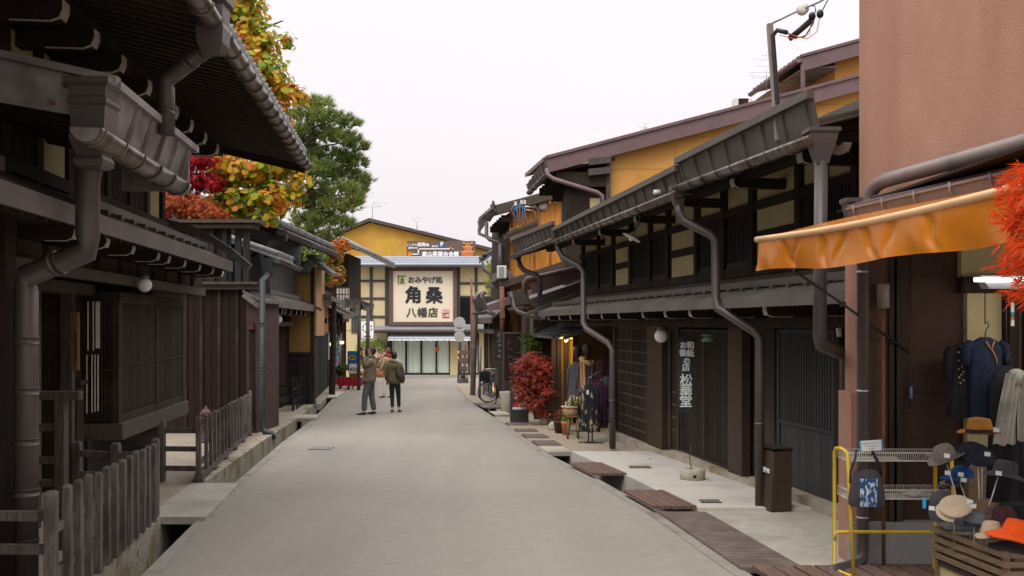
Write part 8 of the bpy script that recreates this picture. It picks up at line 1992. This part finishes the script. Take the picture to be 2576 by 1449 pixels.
# black sign stand
Y = 23.0; x0, x1 = xat(1283,Y), xat(1330,Y); z0 = gz(Y)+.02; z1 = zat(957,Y)
root = thing('sign_stand', 'black sign stand with a red spot and white strip beside the red maple', 'sign', ((x0+x1)/2, Y, z0))
g = MB(); g.box(x0, x1, Y, Y+.10, z0, z1); g.build('panel', M['slat_slate'], root, bevel=.006)
g = MB(); g.box(x0-.02, x1+.06, Y-.1, Y+.2, z0-.01, z0+.012); g.build('foot', M['concrete'], root)
g = MB(); g.box(x0+.06, x1-.05, Y-.006, Y-.001, zat(1030,Y), zat(1024,Y)); g.build('white_strip', M['signwhite'], root)
text('営業中です', .05, root, M['ink'], ((x0+x1)/2, Y-.008, zat(1027,Y)), (1,0,0), (0,0,1), 0, 0) if False else None
g = MB(); cc = V((x0+.16, Y-.008, zat(1018,Y))); g.add([cc+V((.09*math.cos(k*.3927),0,.055*math.sin(k*.3927))) for k in range(16)], [tuple(range(16))]); g.build('red_spot', M['red'], root)
g = MB()
for i in range(5): g.box(x0+.20+i*.04, x0+.225+i*.04, Y-.010, Y-.004, zat(1021,Y)+.01*(i%2), zat(1013,Y)-.008*(i%3))
for i, (a, b) in enumerate(((.09,992),(.2,1004),(.11,1003))): g.box(x0+a, x0+a+.05, Y-.010, Y-.004, zat(b,Y), zat(b-4,Y))
g.build('white_lettering', M['signwhite'], root)
# stones and pots
c = gnd(1392, 1084); root = tag(MB().lathe([(.09,0),(.10,.03),(.09,.12),(.05,.17),(.02,.18)], c+V((0,0,.02)), 12, None, 1.1, .8).build('boundary_stone', M['claypot']), 'small rounded pale stone beside the barrel pot', 'stone')
def pot(label, px, py, h, r, m, mp, rim=True):
    c = gnd(px, py)+V((0,0,.02)); root = thing('plant_pot', label, 'pot', c)
    g = MB(); g.lathe([(r*.72,0),(r*.95,h*.8),(r*1.0,h*.82),(r*1.02,h),(r*.88,h),(r*.8,h*.8)], c, 18); g.build('pot', M[m], root)
    g = MB()
    for i in range(60): leaf(g, c+V((rnd.gauss(0,r*.5), rnd.gauss(0,r*.5), h+abs(rnd.gauss(.06,.08)))), V((rnd.uniform(-1,1),-1,rnd.uniform(0,1))), .07, OVAL)
    g.build('foliage', LM[mp], root)
pot('dark barrel pot with thin metal hoops next to the terracotta pot', 1408, 1092, .26, .13, 'plank_brown', 'leaf_bush'); pot('plain terracotta flower pot in front of the basket stool', 1424, 1096, .27, .10, 'terracotta', 'leaf_green')
# basket on stool
c = gnd(1441, 1106)+V((0,0,.02)); Y = c.y
root = thing('stool', 'rustic four-legged wooden stool carrying the wicker basket', 'stool', c)
hs = .45
for sx, sy in ((-.09,-.09),(.09,-.09),(.09,.1),(-.09,.1)):
    g = MB(); g.tube([c+V((sx*1.15,sy*1.15,0)), c+V((sx*.85,sy*.85,hs-.03))], .018, 7); g.build('leg', M['warmwood'], root)
g = MB(); g.box(c.x-.13, c.x+.13, c.y-.13, c.y+.13, c.z+hs-.03, c.z+hs); g.build('seat', M['warmwood'], root, bevel=.006)
g = MB(); g.tube([c+V((-.1,-.1,.15)), c+V((.1,-.1,.15))], .011, 6); g.tube([c+V((-.1,.11,.15)), c+V((.1,.11,.15))], .011, 6); g.build('stretcher', M['warmwood'], root)
b0 = c+V((-.03,0,hs)); root = thing('basket', 'wicker basket with pale woven rim and small goods on the stool', 'basket', b0)
g = MB(); g.lathe([(.13,.0),(.15,.03),(.175,.16),(.165,.16),(.13,.03)], b0, 24); g.build('body', M['wicker'], root)
g = MB(); g.tube([b0+V((.178*math.cos(k*.3),.178*math.sin(k*.3),.165+.008*math.sin(k*2.1))) for k in range(22)], .018, 6); g.build('rim', M['hat_beige'], root)
g = MB()
for i in range(10): g.tube([b0+V((rnd.uniform(-.12,.12),rnd.uniform(-.1,.1),.12)), b0+V((rnd.uniform(-.14,.14),rnd.uniform(-.1,.1),.18+rnd.uniform(.03,.2)))], .014, 6)
g.build('goods', M['hat_beige'], root)
g = MB()
for i in range(14): leaf(g, b0+V((.1+rnd.gauss(0,.03), rnd.gauss(0,.04), .20+rnd.uniform(0,.08))), V((rnd.uniform(-1,1),-1,.4)), .11, OVAL)
g.build('green_goods', LM['leaf_moss'], root)
# garment rack with jackets
c = gnd(1487, 1116)+V((0,0,.02)); Y = c.y
root = thing('garment_rack', 'black garment rack on flat feet at the clothes shop', 'rack', c)
top = at(1484, 951, Y); top2 = at(1522, 926, Y+1.0)
for q, tp in ((c+V((-.05,-.02,0)), top), (c+V((.03,.12,0)), top2)):
    g = MB(); g.tube([q, V((q.x, q.y, tp.z-.0))], .013, 7); g.build('upright', M['cable'], root)
for q in (c+V((-.07,-.03,0)), c+V((.04,-.16,0))):
    g = MB(); g.box(q.x-.17, q.x+.17, q.y-.02, q.y+.02, q.z, q.z+.02); g.build('foot', M['cable'], root)
g = MB(); g.tube([top+V((-.02,-.05,0)), top2], .012, 7); g.build('rail', M['steel'], root)
def garm(name, label, px, Y, yt, yb, wt, wb, m, seed, sl=.35, dep=.12, zt=None):
    x = xat(px,Y); r = thing(name, label, 'garment', (x,Y,zat(yb,Y))); g = MB(); garment(g, x, Y, zat(yt,Y), zat(yb,Y), wt, wb, dep, seed=seed, sleeve=sl, wob=.03); g.build('cloth', M[m], r); hook(r, x, Y, zat(yt,Y)-.02, zat(yt,Y)+.14, 'cable'); return r
r = garm('patterned_jacket', 'black jacket with cream brushstroke pattern hanging at the rack front', 1481, 18.25, 966, 1086, .30, .40, 'patterncloth', 2, .55)
g = MB(); x = xat(1478,18.1); g.box(x-.02, x+.02, 18.08, 18.085, zat(992,18.1), zat(981,18.1)); g.build('price_tag', M['card'], r)
garm('plum_jacket', 'plum spotted jacket hanging behind the patterned one', 1509, 18.7, 958, 1076, .22, .28, 'plumcloth', 4, .5)
garm('grey_tunic', 'grey flecked tunic at the back end of the garment rack', 1526, 19.1, 946, 1056, .20, .26, 'greycloth', 6, .45)
garm('maroon_coat', 'maroon coat with dark collar hanging inside the clothes shop', 1513, 20.4, 905, 1010, .32, .40, 'hat_maroon', 7, .4)
# dress forms
def form(label, px, Y, yt, yb, m, seed, scarf=None, wt=.34, wb=.46):
    x = xat(px,Y); r = thing('dress_form', label, 'mannequin', (x,Y,gz(Y))); g = MB(); garment(g, x, Y, zat(yt,Y), zat(yb,Y), wt, wb, .2, seed=seed, sleeve=.6, wob=.03); g.build('coat', M[m], r)
    g = MB(); zt = zat(yt,Y); g.lathe([(.035,-.04),(.04,.06),(.045,.10),(.085,.16),(.09,.24),(.07,.31),(.02,.345)], (x,Y,zt), 14); g.build('head', M['bagbrown'], r)
    g = MB(); g.tube([(x,Y,zat(yb,Y)+.2),(x,Y,gz(Y)+.02)], .02, 8); g.build('pole', M['cable'], r)
    if scarf:
        g = MB(); g.tube([(x+.12*math.cos(a), Y-.02+.10*math.sin(a), zt-.03+.03*math.sin(a)-.05*math.cos(a)) for a in [i*.4488 for i in range(15)]], [.05+.012*math.sin(i*1.9) for i in range(15)], 8); g.grid(lambda u, v: V((x-.16+.10*u+.02*v, Y-.16-.012*math.sin(u*9), zt-.03-.62*v)), 6, 10); g.build('scarf', M[scarf], r)
form('dress form in a brown knit coat with a draped tan scarf', 1477, 20.6, 905, 1012, 'browncloth', 9, 'scarf_tan'); form('dress form in a dull brown coat left of the tan scarf', 1452, 21.3, 910, 1030, 'greycloth', 10, None)
# ------------------------------------------------------------------ light, sky, camera
w = bpy.data.worlds.new("World"); SC.world = w; w.use_nodes = True
nt = w.node_tree; N = nt.nodes; K = nt.links; bg = N['Background']
sky = N.new('ShaderNodeTexSky'); sky.sky_type = 'NISHITA'; sky.sun_disc = False
SUN_EL, SUN_ROT = math.radians(52), math.radians(205)
sky.sun_elevation = SUN_EL; sky.sun_rotation = SUN_ROT; sky.air_density = 1; sky.dust_density = 4
hs = N.new('ShaderNodeHueSaturation'); hs.inputs['Saturation'].default_value = .12; K.new(sky.outputs[0], hs.inputs['Color'])
# overcast: an even cloud layer covers most of the sky, a little warmer and duller near the horizon
tc = N.new('ShaderNodeTexCoord'); sp = N.new('ShaderNodeSeparateXYZ'); K.new(tc.outputs['Generated'], sp.inputs[0])
rp = N.new('ShaderNodeValToRGB'); e = rp.color_ramp.elements
e[0].position = 0.0; e[0].color = (.285, .258, .263, 1); e[1].position = 1.0; e[1].color = (1.0, .985, .97, 1)
for p_, c_ in ((.10,(.325,.300,.308)),(.22,(.342,.323,.334)),(.32,(.345,.331,.342)),(.55,(.70,.68,.69))):
    x_ = e.new(p_); x_.color = (*c_, 1)
K.new(sp.outputs['Z'], rp.inputs['Fac'])
nz = N.new('ShaderNodeTexNoise'); nz.inputs['Scale'].default_value = 1.6; nz.inputs['Detail'].default_value = 4; K.new(tc.outputs['Generated'], nz.inputs['Vector'])
mr = N.new('ShaderNodeMapRange'); mr.inputs['To Min'].default_value = 19.0; mr.inputs['To Max'].default_value = 21.0; K.new(nz.outputs['Fac'], mr.inputs['Value'])
ml = N.new('ShaderNodeVectorMath'); ml.operation = 'SCALE'; K.new(rp.outputs[0], ml.inputs[0]); K.new(mr.outputs[0], ml.inputs['Scale'])
mx = N.new('ShaderNodeMixRGB'); mx.inputs['Fac'].default_value = .88; K.new(hs.outputs[0], mx.inputs['Color1']); K.new(ml.outputs[0], mx.inputs['Color2'])
K.new(mx.outputs[0], bg.inputs['Color']); bg.inputs['Strength'].default_value = .13
sd = bpy.data.lights.new('sun', 'SUN'); sd.energy = 1.0; sd.angle = math.radians(22); sd.color = (1, .95, .88)
so = bpy.data.objects.new('sun', sd); COL.objects.link(so); so.location = (0, 0, 30)
dv = V((math.sin(SUN_ROT)*math.cos(SUN_EL), math.cos(SUN_ROT)*math.cos(SUN_EL), math.sin(SUN_EL)))
so.rotation_euler = dv.to_track_quat('Z', 'Y').to_euler()
cd = bpy.data.cameras.new('camera'); cam = bpy.data.objects.new('camera', cd); COL.objects.link(cam)
cam.location = (0, 0, EYE); cam.rotation_euler = (math.pi/2, 0, 0)
cd.sensor_width = 36; cd.lens = 36*FOC/2576; cd.shift_y = (HOR-724.5)/2576; cd.clip_end = 2000; cd.clip_start = .1
SC.camera = cam
SC.view_settings.view_transform = 'Standard'; SC.view_settings.look = 'None'; SC.view_settings.gamma = 1; SC.view_settings.exposure = .25
SC.render.film_transparent = False
SC.cycles.max_bounces = 6; SC.cycles.diffuse_bounces = 4; SC.cycles.use_denoising = True
